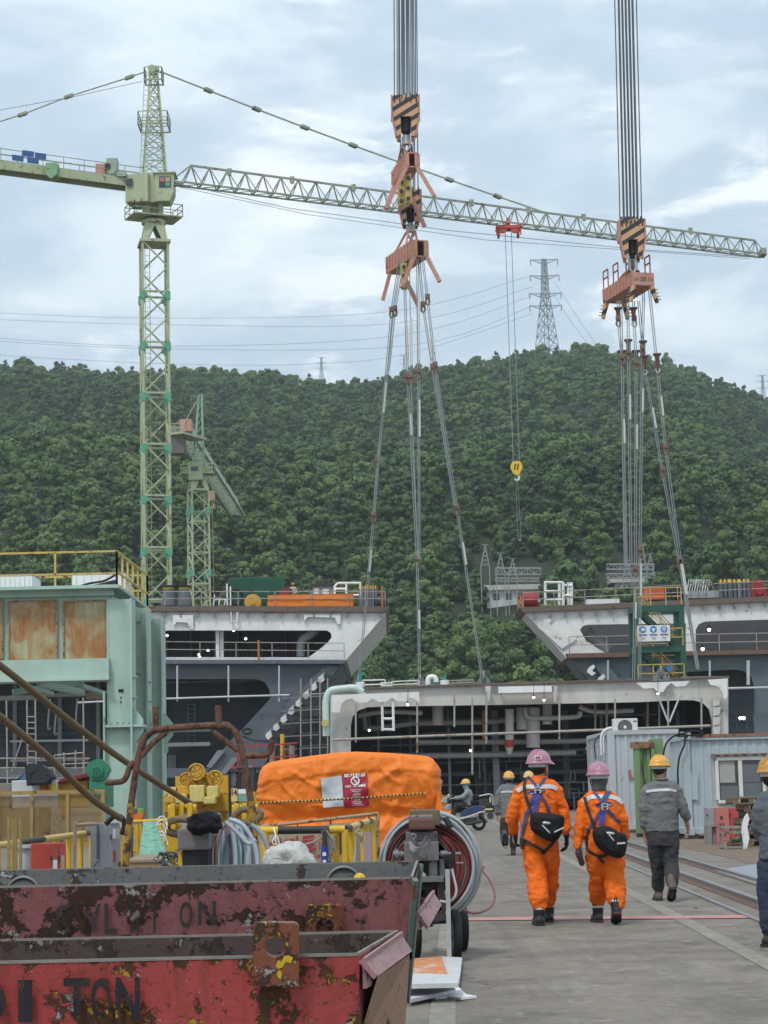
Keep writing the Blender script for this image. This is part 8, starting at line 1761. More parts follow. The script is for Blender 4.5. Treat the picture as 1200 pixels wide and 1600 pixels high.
pinkh=mk('helmet_pink_lilac',(.40,.19,.26),.35,var=.06,scale=6,dirt=.15,bump=0,spec=.5);yelh=mk('helmet_yellow',(.70,.36,.05),.35,var=.06,scale=6,dirt=.12,bump=0,spec=.5);logob=mk('logo_navy',(.035,.04,.14),.7)

def full_body(p,hc,hyaw,neck,sh,el,wr,hip,kn,an,s=1.0):
    "skin body under the clothes"
    b=p.bd;H_=head_parts(b,hc,hyaw,s);b.limb([hc+V((0,-.01,-.06)) ,neck],[.052*s,.055*s],12)
    ch=(sh[0] +sh[1]) /2;pe=(hip[0] +hip[1]) /2
    b.limb([neck,ch+V((0,0,-.03))],[.06,.09],12)
    b.rings([(pe+V((0,0,-.08)),.12,.09),(pe,.14,.1),(pe.lerp(ch,.4),.12,.09),(pe.lerp(ch,.8),.14,.1),(ch,.13,.08)],16)
    for k in (0,1):
        b.limb([ch.lerp(sh[k],.5),sh[k],el[k],wr[k]],[.05,.048,.036,.026],10);b.limb([pe.lerp(hip[k],.8),hip[k] +V((0,0,-.05)),kn[k],an[k] +V((0,0,-.02))],[.075,.075,.05,.036],10)
    return H_

def coverall(p,rows,arms,legs,cuffs=True):
    "loose one piece suit: rows of the trunk (px, py, half width px, depth m), arms and legs as point lists with radii"
    m=MB();m.rings([(p.J(x,y),hw/p.s,dp) for x,y,hw,dp in rows][::-1],24)
    for pts,rs in arms+legs:m.limb(pts,rs,16)
    return m

# ---- tall worker in orange coverall
p=Person('person','tall worker in orange coverall and pink helmet walking away with a black shoulder bag',21.3,(844,1437))
J=p.J;hc1=J(844,1198);yaw1=-.75
sh=(J(817,1233),J(869,1233));el=(J(801,1268,.03),J(880,1268,.02));wr=(J(803,1299,.16),J(884,1302,.0));hip=(J(830,1318),J(861,1318));kn=(J(838,1372,-.02),J(859,1368,.16));an=(J(843,1414,-.16),J(857,1410,.30))
H1=full_body(p,hc1,yaw1,J(843,1217),sh,el,wr,hip,kn,an);hand(p.bd,J(803,1302,.17),(0,.25,-1),(-1,-.3,0),1,1.0,.8);hand(p.bd,J(885,1305,0),(.02,.15,-1),(1,-.3,0),-1,1.0,.7);o1=p.body();eyes(o1,H1)
m=coverall(p,[(843,1214,12,.075),(843,1219,15,.09),(843,1225,26,.105),(843,1233,30.5,.125),(843,1248,31,.14),(842,1265,29,.14),(841,1282,28,.135),(842,1300,29,.145),(844,1318,29,.145),(845,1330,26,.13)],
             [([J(826,1228),J(815,1237),J(803,1262,.02),J(799,1280,.06),J(802,1297,.14)],[.068,.076,.074,.07,.055]),([J(860,1228),J(871,1237),J(879,1262,.02),J(883,1280,.02),J(884,1300,0)],[.068,.073,.064,.06,.05])],
             [([J(832,1316),J(833,1336),J(838,1365,-.03),J(840,1388,-.09),J(841,1404,-.15),J(842,1412,-.165)],[.115,.112,.10,.105,.098,.088]),([J(858,1316),J(859,1336,.04),J(861,1362,.14),J(860,1385,.21),J(858,1400,.29),J(857,1408,.31)],[.11,.104,.085,.084,.082,.076])])
co=p.cloth('coverall',m,orangec,.0095,.015,3,1)
m=MB();m.rings([(J(843,1216.5),.082,.085),(J(843,1212.5),.08,.082)],24,False);p.part(m,'collar',orangec,co)
cv1=co;m=MB();p.band('reflective_stripe',[(808,1236),(820,1230),(843,1229),(862,1229),(871,1233)],6.5,reflect,.008,6,co)
def logo(p,cx,cy,rx,ry,tilt,par):
    m=MB();vs=[p.on(cx,cy,.009)] +[p.on(cx+rx*math.cos(t_) *math.cos(tilt) -ry*math.sin(t_) *math.sin(tilt),cy+rx*math.cos(t_) *math.sin(tilt) +ry*math.sin(t_) *math.cos(tilt),.009) for t_ in [2*PI*k/24 for k in range(24)]]
    m.add(vs,[(0,1+k,1+(k+1) %24) for k in range(24)],True);return p.part(m,'back_emblem',logob,par)
logo(p,838,1237,14.5,3.4,-.16,co)
m=MB();vs=[p.on(x,y,.012) for x,y in ((827,1240.5),(833,1238.5),(833,1239.7),(827,1241.6))] ;m.add(vs,[(0,1,2,3)]);vs=[p.on(x,y,.012) for x,y in ((843,1236.4),(849,1234.6),(849,1235.9),(843,1237.7))];m.add(vs,[(0,1,2,3)]);p.part(m,'emblem_mark',reflect,co)
hb_=thing('x',None,None,(0,0,0)) if False else None
def harness(p,par,straps,ring_at,lan):
    h=None
    for k,(pts,w_,mt) in enumerate(straps):
        o=p.band('strap',pts,w_,mt,.014+.003*k,6,None)
        if h is None:h=o;o.name='harness'
        else:o.parent=h
    cx,cy,w_,hh=ring_at;q=p.on(cx,cy,.035);R_=.75*w_/p.s;m=MB()
    for (ax,az,bx_,bz) in ((-1,-1,-1,1),(1,-1,1,1),(-1,.9,1,.9),(-1,-.1,1,-.1),(-1,-1,-.5,-1),(.5,-1,1,-1)):m.bar(q+V((ax*w_,0,az*hh)) /p.s,q+V((bx_*w_,0,bz*hh)) /p.s,.014,.01)
    p.part(m,'back_ring',ferr,h);o=p.band('lanyard_pack',lan,7.5,strapr,.03,5,h);return h
h1=harness(p,co,[([(824,1213),(832,1221),(840,1232),(848,1245),(856,1262),(861,1274)],4.2,strapb),([(853,1212),(847,1222),(840,1233),(833,1246),(826,1262),(822,1280),(817,1296)],4.2,strapb),([(822,1268),(818,1288),(815,1310)],4,strapb),([(818,1312),(832,1320),(846,1328),(851,1334)],5,strapk),([(868,1313),(858,1324),(847,1333)],5,strapk),([(818,1313),(816,1322),(814,1326)],4,strapk)],(840,1234,4.2,4.6),[(840,1241),(837,1254),(835,1268)])
m=MB();q=J(815,1316,-.12);m.bbox(q,(.04,.04,.09),.012);p.part(m,'hook',strapk,h1)
def glove(p,wrist,fdir,back,side,mat,curl,scale=1.12,nm='glove'):
    m=MB();hand(m,wrist,fdir,back,side,scale,curl,.0098);me=remesh(m,nm,.0055,2);return put(me,nm,mat,p.o,p.loc)
gl=cloth('black_glove',(.012,.012,.013),.2,.7,.3,25);glm=cloth('maroon_glove',(.075,.03,.032),.3,.8,.3,25)
glove(p,J(803,1301,.17),(.05,.25,-1),(-1,-.3,0),1,gl,.8);glove(p,J(885,1304,0),(.04,.1,-1),(1,-.25,0),-1,gl,.75,1.2)
m=MB();m2=MB();T1,h_=boot(m,J(842,1417,-.17),.0,.05,0.0,.29,1.12);sole(m2,T1,h_,1.12);T2,h2=boot(m,J(857,1414,.33),.0,-.06,.0,.29,1.08);sole(m2,T2,h2,1.08);me=remesh(m,'boots',.008,3);bo=put(me,'boots',bootk,p.o,p.loc);p.part(m2,'soles',solem,bo);m=MB()
for T_ in (T1,T2):m.rings([(T_(0,0,.02),.064,.064),(T_(0,0,.045),.064,.064)],18,False)
p.part(m,'reflective_cuff',reflect,bo)
helmet(p.o,p.loc,J(842,1190),yaw1,pinkh,(.116,.14,.122),math.radians(35));R_=Matrix.Rotation(yaw1,3,'Z');m=MB();m.ball(hc1+R_ @V((0,-.012,-.01)),(.083,.093,.105),20,R_);m.v=[v for v in m.v];hm=[i for i,v in enumerate(m.v)];m2=MB();m2.ball(hc1+R_ @V((0,-.022,.005)),(.083,.09,.1),18,R_);p.part(m2,'hair',hair)
def sidebag(p,lab,outline,Ydy,strap_pts,marks,patch_at):
    c=sum((V((x,y,0)) for x,y in outline),V()) /len(outline);r=thing('shoulder_bag',lab,'bag',P(c.x,c.y,p.Y-.24));m=MB();n_=14;f=smooth_path([V((x,y,0)) for x,y in outline],4,True);L_=len(f);vs=[]
    for j,(k,dy) in enumerate(((.55,-.02),(.82,-.005),(.97,.03),(1.0,.07),(.98,.12),(.9,.17))):
        for q in f:vs.append(P(c.x+(q.x-c.x) *k,c.y+(q.y-c.y) *k,p.Y+Ydy+dy+.012*noise.noise(V((q.x*.12,q.y*.12,j)))))
    m.add(vs,[(j*L_+i,j*L_+(i+1) %L_,(j+1) *L_+(i+1) %L_,(j+1) *L_+i) for j in range(5) for i in range(L_)],True);m.add(vs[:L_],[list(range(L_))[::-1]]);m.add(vs[-L_:],[list(range(L_))]);o=m.build('bag_body',bagc,r)
    for a,b,w_ in marks:m=MB();m.plate([[P(a[0],a[1] -w_,p.Y+Ydy-.022),P(b[0],b[1] -w_,p.Y+Ydy-.022),P(b[0],b[1] +w_,p.Y+Ydy-.022),P(a[0],a[1] +w_,p.Y+Ydy-.022)]],(0,-.006,0));m.build('reflective_strip',reflect,o)
    m=MB();q=P(patch_at[0],patch_at[1],p.Y+Ydy-.026);m.ball(q,(6.5/p.s,.006,2.2/p.s),16,Matrix.Rotation(.1,3,'Y'));m.build('oval_patch',ferr,o)
    b_=p.band('strap',strap_pts,5,strapk,.022,6);b_.parent=r;b_.matrix_parent_inverse=Matrix.Identity(4)
    for v in b_.data.vertices:v.co=v.co+p.loc-r.location
    return r
sidebag(p,'black shoulder bag with grey strips and oval patch, carried by the tall orange worker',[(829,1274),(838,1269),(858,1271),(876,1273),(882,1278),(881,1292),(875,1308),(866,1315),(852,1312),(838,1304),(829,1294)],-.33,[(822,1206+10),(819,1226),(822,1246),(828,1262),(831,1276)],[((847,1289),(859,1301),1.3),((866,1300),(881,1293),1.3)],(854,1286))

# ---- shorter worker in orange
p=Person('person','shorter worker in orange coverall, pink helmet and grey neck cover walking away',21.1,(945,1438));J=p.J;hc2=J(935,1215);yaw2=.1
sh=(J(916,1252),J(963,1252));el=(J(909,1285,.0),J(974,1282,.02));wr=(J(904,1318,-.02),J(976,1305,.1));hip=(J(930,1330),J(960,1330));kn=(J(933,1375,.16),J(961,1378,-.03));an=(J(934,1413,.3),J(963,1416,-.1))
H2=full_body(p,hc2,yaw2,J(936,1236),sh,el,wr,hip,kn,an,.95);hand(p.bd,J(904,1327,-.03),(.1,-.05,-1),(-.8,-.6,0),1,.95,.25);hand(p.bd,J(976,1310,.12),(0,.2,-1),(1,0,0),-1,.95,.6);o2=p.body();eyes(o2,H2)
m=coverall(p,[(936,1233,11,.07),(936,1238,14,.085),(937,1244,24,.10),(938,1252,28,.12),(939,1268,28.5,.135),(940,1285,27,.135),(941,1300,27,.135),(944,1316,29,.145),(945,1330,29,.145),(946,1340,25,.13)],
             [([J(922,1246),J(914,1256),J(909,1282),J(905,1300,-.01),J(903,1322,-.03)],[.064,.07,.065,.06,.05]),([J(954,1246),J(963,1256),J(972,1280,.02),J(976,1295,.06),J(976,1306,.1)],[.064,.07,.066,.058,.05])],
             [([J(932,1328),J(932,1346,.04),J(934,1372,.13),J(934,1390,.21),J(934,1402,.27),J(934,1407,.28)],[.115,.108,.095,.095,.09,.082]),([J(959,1328),J(959,1346),J(960,1374,-.02),J(962,1394,-.07),J(962,1406,-.11),J(963,1412,-.12)],[.118,.116,.105,.108,.098,.086])])
co=p.cloth('coverall',m,orangec,.0095,.015,3,5);m=MB();m.rings([(J(936,1234.5),.078,.082),(J(936,1230),.075,.08)],24,False);p.part(m,'collar',orangec,co)
p.band('reflective_stripe',[(911,1253),(922,1246),(936,1244),(955,1245),(966,1249),(973,1255)],6.5,reflect,.008,6,co);logo(p,944,1257,14,4,-.1,co)
m=MB();vs=[p.on(x,y,.012) for x,y in ((951,1257),(956,1256),(956,1257.2),(951,1258.2))];m.add(vs,[(0,1,2,3)]);p.part(m,'emblem_mark',reflect,co)
h2_=harness(p,co,[([(927,1236),(936,1247),(945,1258),(956,1272),(969,1286)],4.2,strapb),([(954,1236),(948,1246),(943,1258),(934,1274),(925,1288),(917,1298)],4.2,strapb),([(949,1236),(944,1244),(940,1252)],3,strapb),([(919,1296),(916,1310),(917,1328)],3.5,strapk),([(918,1329),(930,1336),(942,1338),(952,1332)],5,strapk),([(935,1337),(939,1344),(943,1349)],4,strapk)],(945,1260,4.2,4.4),[(944,1267),(941,1279),(938,1290)])
glove(p,J(904,1325,-.03),(.12,-.1,-1),(-.8,-.6,0),1,glm,.22,1.08);glove(p,J(976,1309,.12),(0,.2,-1),(1,0,0),-1,glm,.6,1.05)
m=MB();m2=MB();T1,h_=boot(m,J(934,1414,.3),0,.08,0,.29,1.05);sole(m2,T1,h_,1.05);T2,hh2=boot(m,J(963,1419,-.14),.0,-.05,.34,.29,1.08);sole(m2,T2,hh2,1.08);me=remesh(m,'boots',.008,3);bo=put(me,'boots',bootk,p.o,p.loc);p.part(m2,'soles',mk('boot_sole_plum',(.06,.03,.032),.8),bo);m=MB()
for T_ in (T1,T2):m.rings([(T_(0,0,.02),.062,.062),(T_(0,0,.04),.062,.062)],18,False)
p.part(m,'reflective_cuff',reflect,bo);m=MB();a_=J(962,1410,-.09)
for k,zz_ in enumerate((0,.03,.06)):m.rings([(a_+V((0,0,.03-zz_)),.05,.05),(a_+V((0,0,.015-zz_)),.05,.05)],16,False)
p.part(m,'sock',mk('sock_green',(.06,.18,.07),.8))
helmet(p.o,p.loc,J(935,1208),yaw2,pinkh,(.112,.135,.118));m=MB();m.rings([(J(936,1237),.082,.085),(J(936,1228),.078,.088),(J(935,1218),.08,.095),(J(935,1208),.085,.1)],22);me=remesh(m,'neck_cover',.01,2,cfold(9,.008));put(me,'neck_cover',cloth('grey_neck_cloth',(.075,.075,.08),.1),p.o,p.loc)
sidebag(p,'black shoulder bag with curved grey strip, carried by the shorter orange worker',[(926,1298),(933,1293),(950,1291),(968,1300),(978,1304),(980,1318),(976,1336),(966,1341),(950,1336),(934,1324),(927,1312)],-.33,[(913,1241+4),(916,1256),(922,1274),(928,1290),(930,1300)],[((948,1300),(959,1313),1.3),((964,1318),(977,1317),1.4)],(954,1302))

# ---- man in grey shirt, right of them
p=Person('person','man in grey shirt, charcoal trousers and yellow helmet walking beside the rails',24.9,(1038,1406));J=p.J;hc3=J(1031,1199);yaw3=-.55
sh=(J(1012,1235),J(1056,1233));el=(J(1007,1270,-.02),J(1068,1268,.0));wr=(J(1008,1303,.06),J(1075,1292,.1));hip=(J(1024,1305),J(1049,1305));kn=(J(1027,1350,.14),J(1047,1350,.0));an=(J(1030,1390,.26),J(1050,1385,-.12))
H3=full_body(p,hc3,yaw3,J(1033,1219),sh,el,wr,hip,kn,an);hand(p.bd,J(1008,1305,.07),(.1,.1,-1),(-1,-.2,0),1,1.0,.5);hand(p.bd,J(1075,1294,.1),(.1,.3,-.9),(1,-.2,0),-1,1.0,1.1);o3=p.body();eyes(o3,H3)
m=MB();m.rings([(J(x,y),hw/p.s,dp) for x,y,hw,dp in [(1033,1216,10,.07),(1033,1221,14,.085),(1034,1227,25,.105),(1034,1235,28,.125),(1034,1252,27,.14),(1034,1270,25,.14),(1034,1288,25,.14),(1035,1299,26,.145)]][::-1],24)
m.limb([J(1018,1230),J(1010,1238),J(1006,1262,-.02),J(1007,1280,.0),J(1007,1289,.02)],[.068,.075,.07,.07,.066],16);m.limb([J(1050,1228),J(1058,1236),J(1066,1258),J(1069,1270,.01),J(1072,1277,.03)],[.065,.073,.066,.062,.058],16);co=p.cloth('shirt',m,greyc,.0095,.013,3,11)
m=MB()
m.tube([J(1033,1217.5) +V((.075*math.cos(t_),.08*math.sin(t_),0)) for t_ in [2*PI*k/20 for k in range(20)]],.014,7,True);p.part(m,'collar',greyc,co);p.band('reflective_stripe',[(1009,1237),(1022,1235),(1045,1234),(1057,1236)],4.2,reflect,.008,6,co)
m=MB();m.rings([(J(1034,1294),23/p.s,.13),(J(1035,1308),24.5/p.s,.14),(J(1036,1322),22/p.s,.13)][::-1],22);m.limb([J(1024,1308),J(1025,1325,.04),J(1027,1352,.12),J(1028,1370,.19),J(1028,1380,.235),J(1029,1386,.245)],[.1,.1,.085,.082,.078,.07],16);m.limb([J(1048,1308),J(1047,1325),J(1048,1350),J(1050,1364,-.06),J(1050,1376,-.12),J(1050,1382,-.14)],[.105,.105,.092,.09,.082,.072],16);tb=p.cloth('trousers',m,trouserc,.012,.012,5,13)
m=MB();m2=MB();T1,h_=boot(m,J(1029,1387,.25),0,.05,0,.29,1.0);sole(m2,T1,h_);T2,hh2=boot(m,J(1050,1386,-.16),.0,.0,.5,.29,1.03);sole(m2,T2,hh2,1.03);me=remesh(m,'boots',.008,3);bo=put(me,'boots',bootb,p.o,p.loc);p.part(m2,'soles',solem,bo)
helmet(p.o,p.loc,J(1030,1194),yaw3,yelh,(.112,.138,.112));R_=Matrix.Rotation(yaw3,3,'Z');m=MB();m.ball(hc3+R_ @V((0,-.022,-.0)),(.081,.088,.1),18,R_);p.part(m,'hair',hair)

# ---- man in grey far ahead
p=Person('person','man in grey jacket and yellow helmet walking far ahead, left of the tall orange worker',42.7,(794,1333));J=p.J;hc4=J(795,1216);yaw4=0
sh=(J(781,1236),J(808,1236));el=(J(777,1255),J(812,1255));wr=(J(777,1272,.05),J(812,1272,.1));hip=(J(789,1280),J(803,1280));kn=(J(788,1303,.05),J(803,1305,.1));an=(J(790,1322,-.28),J(801,1326,.12))
H4=full_body(p,hc4,yaw4,J(795,1227),sh,el,wr,hip,kn,an);hand(p.bd,J(777,1273,.05),(0,.2,-1),(-1,0,0),1,1,.5);hand(p.bd,J(812,1273,.1),(0,.2,-1),(1,0,0),-1,1,.5);o4=p.body(.009);eyes(o4,H4)
m=MB();m.rings([(J(x,y),hw/p.s,dp) for x,y,hw,dp in [(795,1225,6,.07),(795,1229,11,.1),(795,1236,14.5,.13),(795,1252,14,.15),(795,1272,13,.15),(795,1278,13,.15)]][::-1],22);m.limb([J(786,1232),J(781,1240),J(777,1256),J(777,1270,.04)],[.085,.09,.08,.065],14);m.limb([J(804,1232),J(809,1240),J(812,1256),J(812,1270,.08)],[.085,.09,.08,.065],14);co=p.cloth('jacket',m,cloth('mid_grey_jacket',(.16,.165,.17),.1,.85,.4),.016,.012,4,21);p.band('reflective_stripe',[(783,1238),(790,1237),(800,1237),(807,1238)],3,reflect,.01,5,co)
m=MB();m.rings([(J(795,1276),.17,.13),(J(796,1286),.175,.13)][::-1],18);m.limb([J(789,1281),J(788,1295,.03),J(788,1306,.02),J(789,1317,-.18)],[.1,.1,.09,.08],14);m.limb([J(803,1281),J(803,1296,.04),J(803,1308,.09),J(802,1321,.12)],[.1,.1,.088,.08],14);p.cloth('trousers',m,trouserc,.016,.01,4,23)
m=MB();T1,h_=boot(m,J(789,1320,-.3),.17,0,1.0,.29,1.02);T2,hh2=boot(m,J(802,1326,.12),0,0,0,.29,1.02);me=remesh(m,'boots',.01,3);bo=put(me,'boots',mk('brown_grey_boot',(.06,.052,.05),.7),p.o,p.loc);m=MB();sole(m,T1,h_);sole(m,T2,hh2);p.part(m,'soles',solem,bo)
helmet(p.o,p.loc,J(795,1213.5),yaw4,yelh,(.113,.135,.115));m=MB();m.ball(hc4+V((0,-.02,-.01)),(.081,.088,.1),16);p.part(m,'hair',hair)

# ---- worker half hidden behind the tall orange worker
p=Person('person','worker with pale yellow helmet almost hidden behind the tall orange worker',44.5,(826,1329));J=p.J;hc5=J(827,1216)
sh=(J(814,1236),J(840,1236));el=(J(811,1254),J(843,1254));wr=(J(811,1271,.05),J(843,1271,.05));hip=(J(820,1278),J(833,1278));kn=(J(820,1302,.05),J(833,1302,.05));an=(J(820,1323,-.05),J(833,1323,.1))
H5=full_body(p,hc5,0,J(827,1227),sh,el,wr,hip,kn,an);hand(p.bd,J(811,1272,.05),(0,.2,-1),(-1,0,0),1,1,.5);hand(p.bd,J(843,1272,.05),(0,.2,-1),(1,0,0),-1,1,.5);o5=p.body(.01);eyes(o5,H5)
m=MB();m.rings([(J(x,y),hw/p.s,dp) for x,y,hw,dp in [(827,1225,6,.07),(827,1229,11,.1),(827,1236,14,.13),(827,1252,13,.15),(827,1276,12.5,.15)]][::-1],22);m.limb([J(818,1232),J(813,1240),J(811,1256),J(811,1269,.04)],[.085,.09,.08,.065],14);m.limb([J(836,1232),J(841,1240),J(843,1256),J(843,1269,.04)],[.085,.09,.08,.065],14);p.cloth('jacket',m,MATS['mid_grey_jacket'],.018,.012,4,31)
m=MB();m.rings([(J(827,1274),.165,.13),(J(827,1284),.17,.13)][::-1],18)
for a,b,c_,d in (((821,1279),(820,1295),(820,1305),(820,1319)),((832,1279),(833,1295),(833,1305),(833,1319))):m.limb([J(*a),J(*b),J(*c_),J(*d)],[.1,.1,.09,.08],14)
p.cloth('trousers',m,trouserc,.018,.01,4,33);m=MB();T1,h_=boot(m,J(820,1322,-.05),0,0,0);T2,hh2=boot(m,J(833,1322,.1),0,0,0);me=remesh(m,'boots',.012,2);put(me,'boots',bootk,p.o,p.loc);helmet(p.o,p.loc,J(826,1213),0,mk('helmet_cream',(.66,.45,.16),.4,bump=0),(.113,.135,.115))

# ---- man cut by the right edge
p=Person('person','man in grey shirt and dark jeans standing at the right picture edge',17.8,(1206,1470));J=p.J;hc6=J(1208,1212);yaw6=-1.2
sh=(J(1196,1256),J(1228,1256));el=(J(1189,1300,.05),J(1232,1300,.1));wr=(J(1208,1318,.22),J(1215,1312,.3));hip=(J(1202,1348),J(1226,1348));kn=(J(1201,1405),J(1226,1405,.1));an=(J(1202,1458),J(1228,1455,.1))
H6=full_body(p,hc6,yaw6,J(1209,1238),sh,el,wr,hip,kn,an);hand(p.bd,J(1210,1318,.22),(1,.2,.1),(0,.2,1),1,1,.6);hand(p.bd,J(1214,1312,.3),(-1,.2,.1),(0,.2,1),-1,1,.6);o6=p.body(.008);eyes(o6,H6)
m=MB();m.rings([(J(x,y),hw/p.s,dp) for x,y,hw,dp in [(1210,1236,11,.08),(1210,1243,22,.11),(1211,1254,27,.14),(1212,1280,28,.15),(1213,1305,26,.15),(1213,1330,26,.15),(1213,1342,27,.15)]][::-1],24);m.limb([J(1198,1252),J(1191,1266),J(1187,1292,.03),J(1194,1308,.1),J(1206,1316,.2)],[.085,.085,.078,.075,.06],16);m.limb([J(1222,1250),J(1231,1266),J(1234,1292,.05),J(1226,1308,.2),J(1216,1312,.28)],[.085,.085,.078,.075,.06],16);co=p.cloth('shirt',m,cloth('blue_grey_shirt',(.10,.115,.135),.1,.8,.5,11),.012,.014,4,41)
m=MB();m.rings([(J(1213,1336),24/p.s,.14),(J(1214,1356),24/p.s,.14)][::-1],22);m.limb([J(1202,1350),J(1200,1375),J(1201,1408),J(1201,1430),J(1202,1448)],[.1,.1,.088,.085,.08],16);m.limb([J(1226,1350),J(1227,1375),J(1227,1408,.1),J(1228,1447,.1)],[.1,.1,.088,.08],16);p.cloth('trousers',m,denimc,.012,.012,4,43)
m=MB();m2=MB();T1,h_=boot(m,J(1202,1458),0,-.9,0,.29,1.05);sole(m2,T1,h_,1.05);T2,hh2=boot(m,J(1228,1455,.1),0,-.7,0,.29,1.05);sole(m2,T2,hh2,1.05);me=remesh(m,'boots',.009,3);bo=put(me,'boots',bootk,p.o,p.loc);p.part(m2,'soles',solem,bo);helmet(p.o,p.loc,J(1208,1203),yaw6,mk('helmet_ochre',(.5,.26,.06),.4,bump=0),(.113,.138,.115));m=MB();R_=Matrix.Rotation(yaw6,3,'Z');m.ball(hc6+R_ @V((0,-.022,-.0)),(.081,.088,.1),16,R_);p.part(m,'hair',hair)

# ---- helmeted man on the left deck, seen from the chest up
p=Person('person','worker with orange helmet on the left deck behind the orange tarpaulin',YL+3.5,(458,947));J=p.J;zd_=P(458,947,p.Y).z;p.loc.z=zd_;hc7=V((p.loc.x,p.Y,zd_+1.6));q=lambda x,z,y=0:V((p.loc.x+x,p.Y+y,zd_+z))
H7=full_body(p,hc7,0,q(0,1.46),(q(-.2,1.38),q(.2,1.38)),(q(-.28,1.12),q(.28,1.12)),(q(-.2,.95,-.2),q(.2,.95,-.2)),(q(-.1,.85),q(.1,.85)),(q(-.1,.48),q(.1,.48)),(q(-.1,.1),q(.1,.1)));hand(p.bd,q(-.2,.95,-.2),(.3,-1,0),(0,0,1),1,1,.6);hand(p.bd,q(.2,.95,-.2),(-.3,-1,0),(0,0,1),-1,1,.6);o7=p.body(.014);eyes(o7,H7)
m=MB();m.rings([(q(0,.85),.2,.15),(q(0,1.1),.19,.15),(q(0,1.35),.22,.14),(q(0,1.46),.1,.09)],18);m.limb([q(-.17,1.38),q(-.28,1.12),q(-.2,.96,-.18)],[.085,.075,.06]);m.limb([q(.17,1.38),q(.28,1.12),q(.2,.96,-.18)],[.085,.075,.06]);p.cloth('jacket',m,cloth('pale_grey_jacket',(.4,.4,.39)),.025,.01,3,51);m=MB()
for k in (-.1,.1):m.limb([q(k,.9),q(k,.5),q(k,.1)],[.11,.09,.08])
p.cloth('trousers',m,trouserc,.025,.01,3,53);m=MB()
for k in (-.1,.1):boot(m,q(k,.12),zd_,0)
me=remesh(m,'boots',.02,2);put(me,'boots',bootk,p.o,p.loc);helmet(p.o,p.loc,hc7+V((0,0,.06)),PI,mk('helmet_orange',(.6,.2,.05),.4,bump=0),(.12,.14,.12))

# ------------------------------------------------------------------ scooter and rider
YSc=68.0;bl=mk('scooter_blue',(.02,.045,.12),.25,var=.08,scale=3,dirt=.1,bump=0,spec=.6);sb_=S(YSc);base=V((P(727,1296,YSc).x,YSc,0));scq=thing('scooter','dark blue motor scooter with a white stripe, ridden to the left behind the hose cart','scooter',base)
def Q(px,py,dy=0):
    v_=P(px,py,YSc);return V((v_.x,YSc+dy+(px-749) *-.004,v_.z))
rearw=Q(748,1285);rearw.z=.235;frontw=Q(692,1290);frontw.z=.235
for c in (rearw,frontw):
    m=MB();m.tube([c+V((.185*math.cos(t_),0,.185*math.sin(t_))) for t_ in [2*PI*k/24 for k in range(24)]],.052,10,True);wo_=m.build('wheel',black,scq);m=MB();m.tube([c+V((.125*math.cos(t_),0,.125*math.sin(t_))) for t_ in [2*PI*k/20 for k in range(20)]],.018,6,True)
    for k in range(5):m.bar(c,c+V((.12*math.cos(k*1.257),0,.12*math.sin(k*1.257))),.025)
    m.cyl(c+V((0,-.05,0)),c+V((0,.05,0)),.035,.035,10);m.build('rim',ferr,wo_)
def shell(name,pts,mat,wid,bev=.03,dy=0):
    m=MB();m.plate([[Q(x,y,-wid/2+dy) for x,y in pts]],(0,wid,0));return m.build(name,mat,scq,None,bev)
shell('rear_body',[(718,1276),(722,1268),(730,1262),(740,1259),(750,1258.5),(759,1261),(757,1265),(750,1267),(738,1272),(728,1276)],bl,.32,.05)
shell('white_stripe',[(704,1281.5),(718,1278.5),(738,1272.5),(750,1267.8),(758,1267),(757.5,1268.3),(750,1269.4),(738,1274.2),(718,1280.3),(704,1283)],whiteplain,.345,.004)
shell('floor_board',[(697,1281),(722,1280),(726,1285),(701,1286)],darksteel,.34,.02);shell('engine',[(716,1282),(732,1278),(746,1276),(750,1284),(740,1290),(724,1288)],darksteel,.22,.03)
shell('leg_shield',[(691,1264),(702,1256),(706,1256),(703,1266),(700,1281),(695,1281),(691,1272)],mk('scooter_pale_blue',(.22,.30,.40),.3,bump=0),.36,.05)
shell('seat',[(722,1263),(732,1259.5),(746,1258),(754,1256.5),(752,1260),(736,1262.5),(726,1267)],black,.26,.03);shell('front_fender',[(685,1284),(690,1278),(698,1279),(700,1285),(694,1281)],bl,.14,.02)
shell('tail_light',[(752,1260),(760,1261),(757,1265),(751,1264)],red,.2,.015);shell('mudguard',[(749,1271),(756,1276),(762,1285),(760,1286),(753,1278),(748,1274)],darksteel,.12,.01)
m=MB();m.plate([[Q(755,1273,-.1),Q(758.5,1280,-.1),Q(758.5,1280,.1),Q(755,1273,.1)]],(.01,0,0));m.build('number_plate',whiteplain,scq)
m=MB();a=Q(702,1256);m.tube([a,Q(705,1249)],.04,8);m.tube(smooth_path([Q(712,1250,-.34),Q(707,1248,-.25),Q(703,1249,0),Q(707,1248,.25),Q(712,1250,.34)],4),.018,8);m.bbox(Q(703,1250),(.2,.22,.18),.06);hbar=m.build('handlebar',darksteel,scq);m=MB()
for k in (-1,1):m.tube([Q(703,1249,k*.2),Q(701,1244,k*.28)],.01,5);m.ball(Q(701,1243,k*.3),(.02,.07,.05),8)
m.build('mirror',whiteplain,hbar);m=MB();m.cyl(Q(746,1276,-.14),rearw+V((.0,-.1,.02)),.02,.02,8);m.cyl(frontw+V((0,0,.02)),Q(700,1262),.03,.03,8);m.build('suspension',steel,scq);m=MB();m.cyl(Q(728,1288,-.14),Q(752,1283,-.14),.04,.05,12);m.build('exhaust',darksteel,scq)
p=Person('person','scooter rider in grey jacket, blue face cover and yellow helmet',YSc,(727,1281));p.loc=V((base.x+.1,YSc,.0));hc8=Q(728,1226.5);yaw8=math.radians(75)
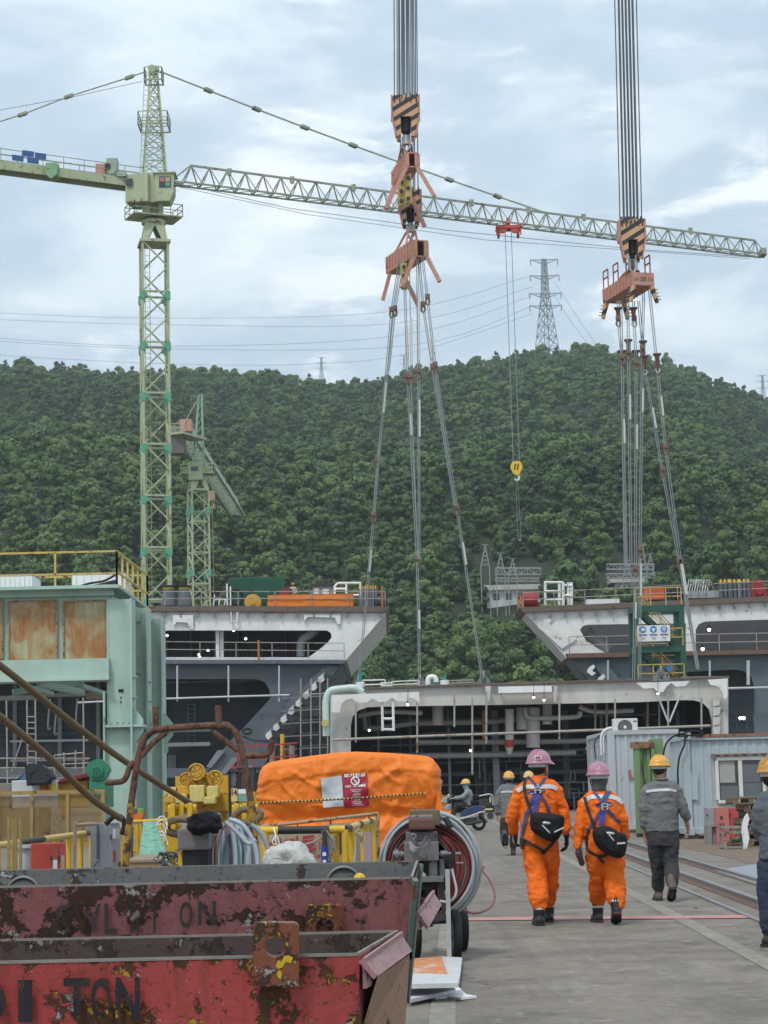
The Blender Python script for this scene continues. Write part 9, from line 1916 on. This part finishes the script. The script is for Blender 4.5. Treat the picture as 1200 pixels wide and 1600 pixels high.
shL,shR=Q(731,1238,-.19),Q(731,1238,.19);elL,elR=Q(722,1246,-.26),Q(722,1246,.26);wrL,wrR=Q(710,1247.5,-.26),Q(710,1247.5,.26);hpL,hpR=Q(730,1258,-.1),Q(730,1258,.1);knL,knR=Q(713,1258,-.16),Q(713,1258,.16);anL,anR=Q(708,1275,-.12),Q(708,1275,.12)
H8=full_body(p,hc8,yaw8,Q(730,1233.5),(shL,shR),(elL,elR),(wrL,wrR),(hpL,hpR),(knL,knR),(anL,anR));hand(p.bd,wrL,(-1,0,.05),(0,-.3,1),1,1.05,1.2);hand(p.bd,wrR,(-1,0,.05),(0,.3,1),-1,1.05,1.2);o8=p.body(.012);eyes(o8,H8)
m=MB();pl=Q(730,1259);top=Q(731,1237);m.rings([(pl,.17,.19),(pl.lerp(top,.4) +V((.03,0,0)),.15,.2),(pl.lerp(top,.8) +V((.03,0,0)),.15,.22),(top+V((0,0,.04)),.12,.17),(Q(730,1233),.08,.08)],18)
for a,b,c_ in ((shL,elL,wrL),(shR,elR,wrR)):m.limb([a.lerp((shL+shR) /2,.2),a,b,c_+V((.04,0,0))],[.09,.09,.078,.06],14)
p.cloth('jacket',m,cloth('pale_grey_rider_jacket',(.24,.25,.26),.1,.85,.4),.018,.012,4,61);m=MB()
for a,b,c_ in ((hpL,knL,anL),(hpR,knR,anR)):m.limb([pl+(a-pl) *.6,a+V((0,0,.03)),b,b.lerp(c_,.6),c_+V((0,0,.04))],[.13,.115,.095,.08,.075],14)
p.cloth('trousers',m,trouserc,.018,.01,4,63);m=MB();
for a in (anL,anR):boot(m,a+V((0,0,.0)),a.z-.12,PI/2,0)
me=remesh(m,'boots',.014,2);put(me,'boots',bootk,p.o,p.loc);m=MB();m.rings([(Q(730,1236),.085,.09),(Q(729,1231),.085,.085),(Q(728,1226),.095,.09)],18);me=remesh(m,'face_cover',.012,2,cfold(3,.006));put(me,'face_cover',cloth('pale_blue_face_cloth',(.22,.28,.33)),p.o,p.loc);helmet(p.o,p.loc,Q(728,1223),yaw8,mk('helmet_pale_yellow',(.72,.46,.12),.4,bump=0),(.122,.145,.125))
m=MB();m.bar(Q(734,1238,-.08),Q(737,1256,-.05),.12,.05);m.bar(Q(735,1240,.08),Q(738,1256,.05),.06,.04);p.part(m,'harness',mk('rider_harness_blue',(.06,.10,.30)))
m=MB();m.bbox(Q(742,1254),(.3,.22,.12),.05);solo(m,'tool_pouch',bagc,'small dark pouch on the scooter seat behind the rider','pouch')
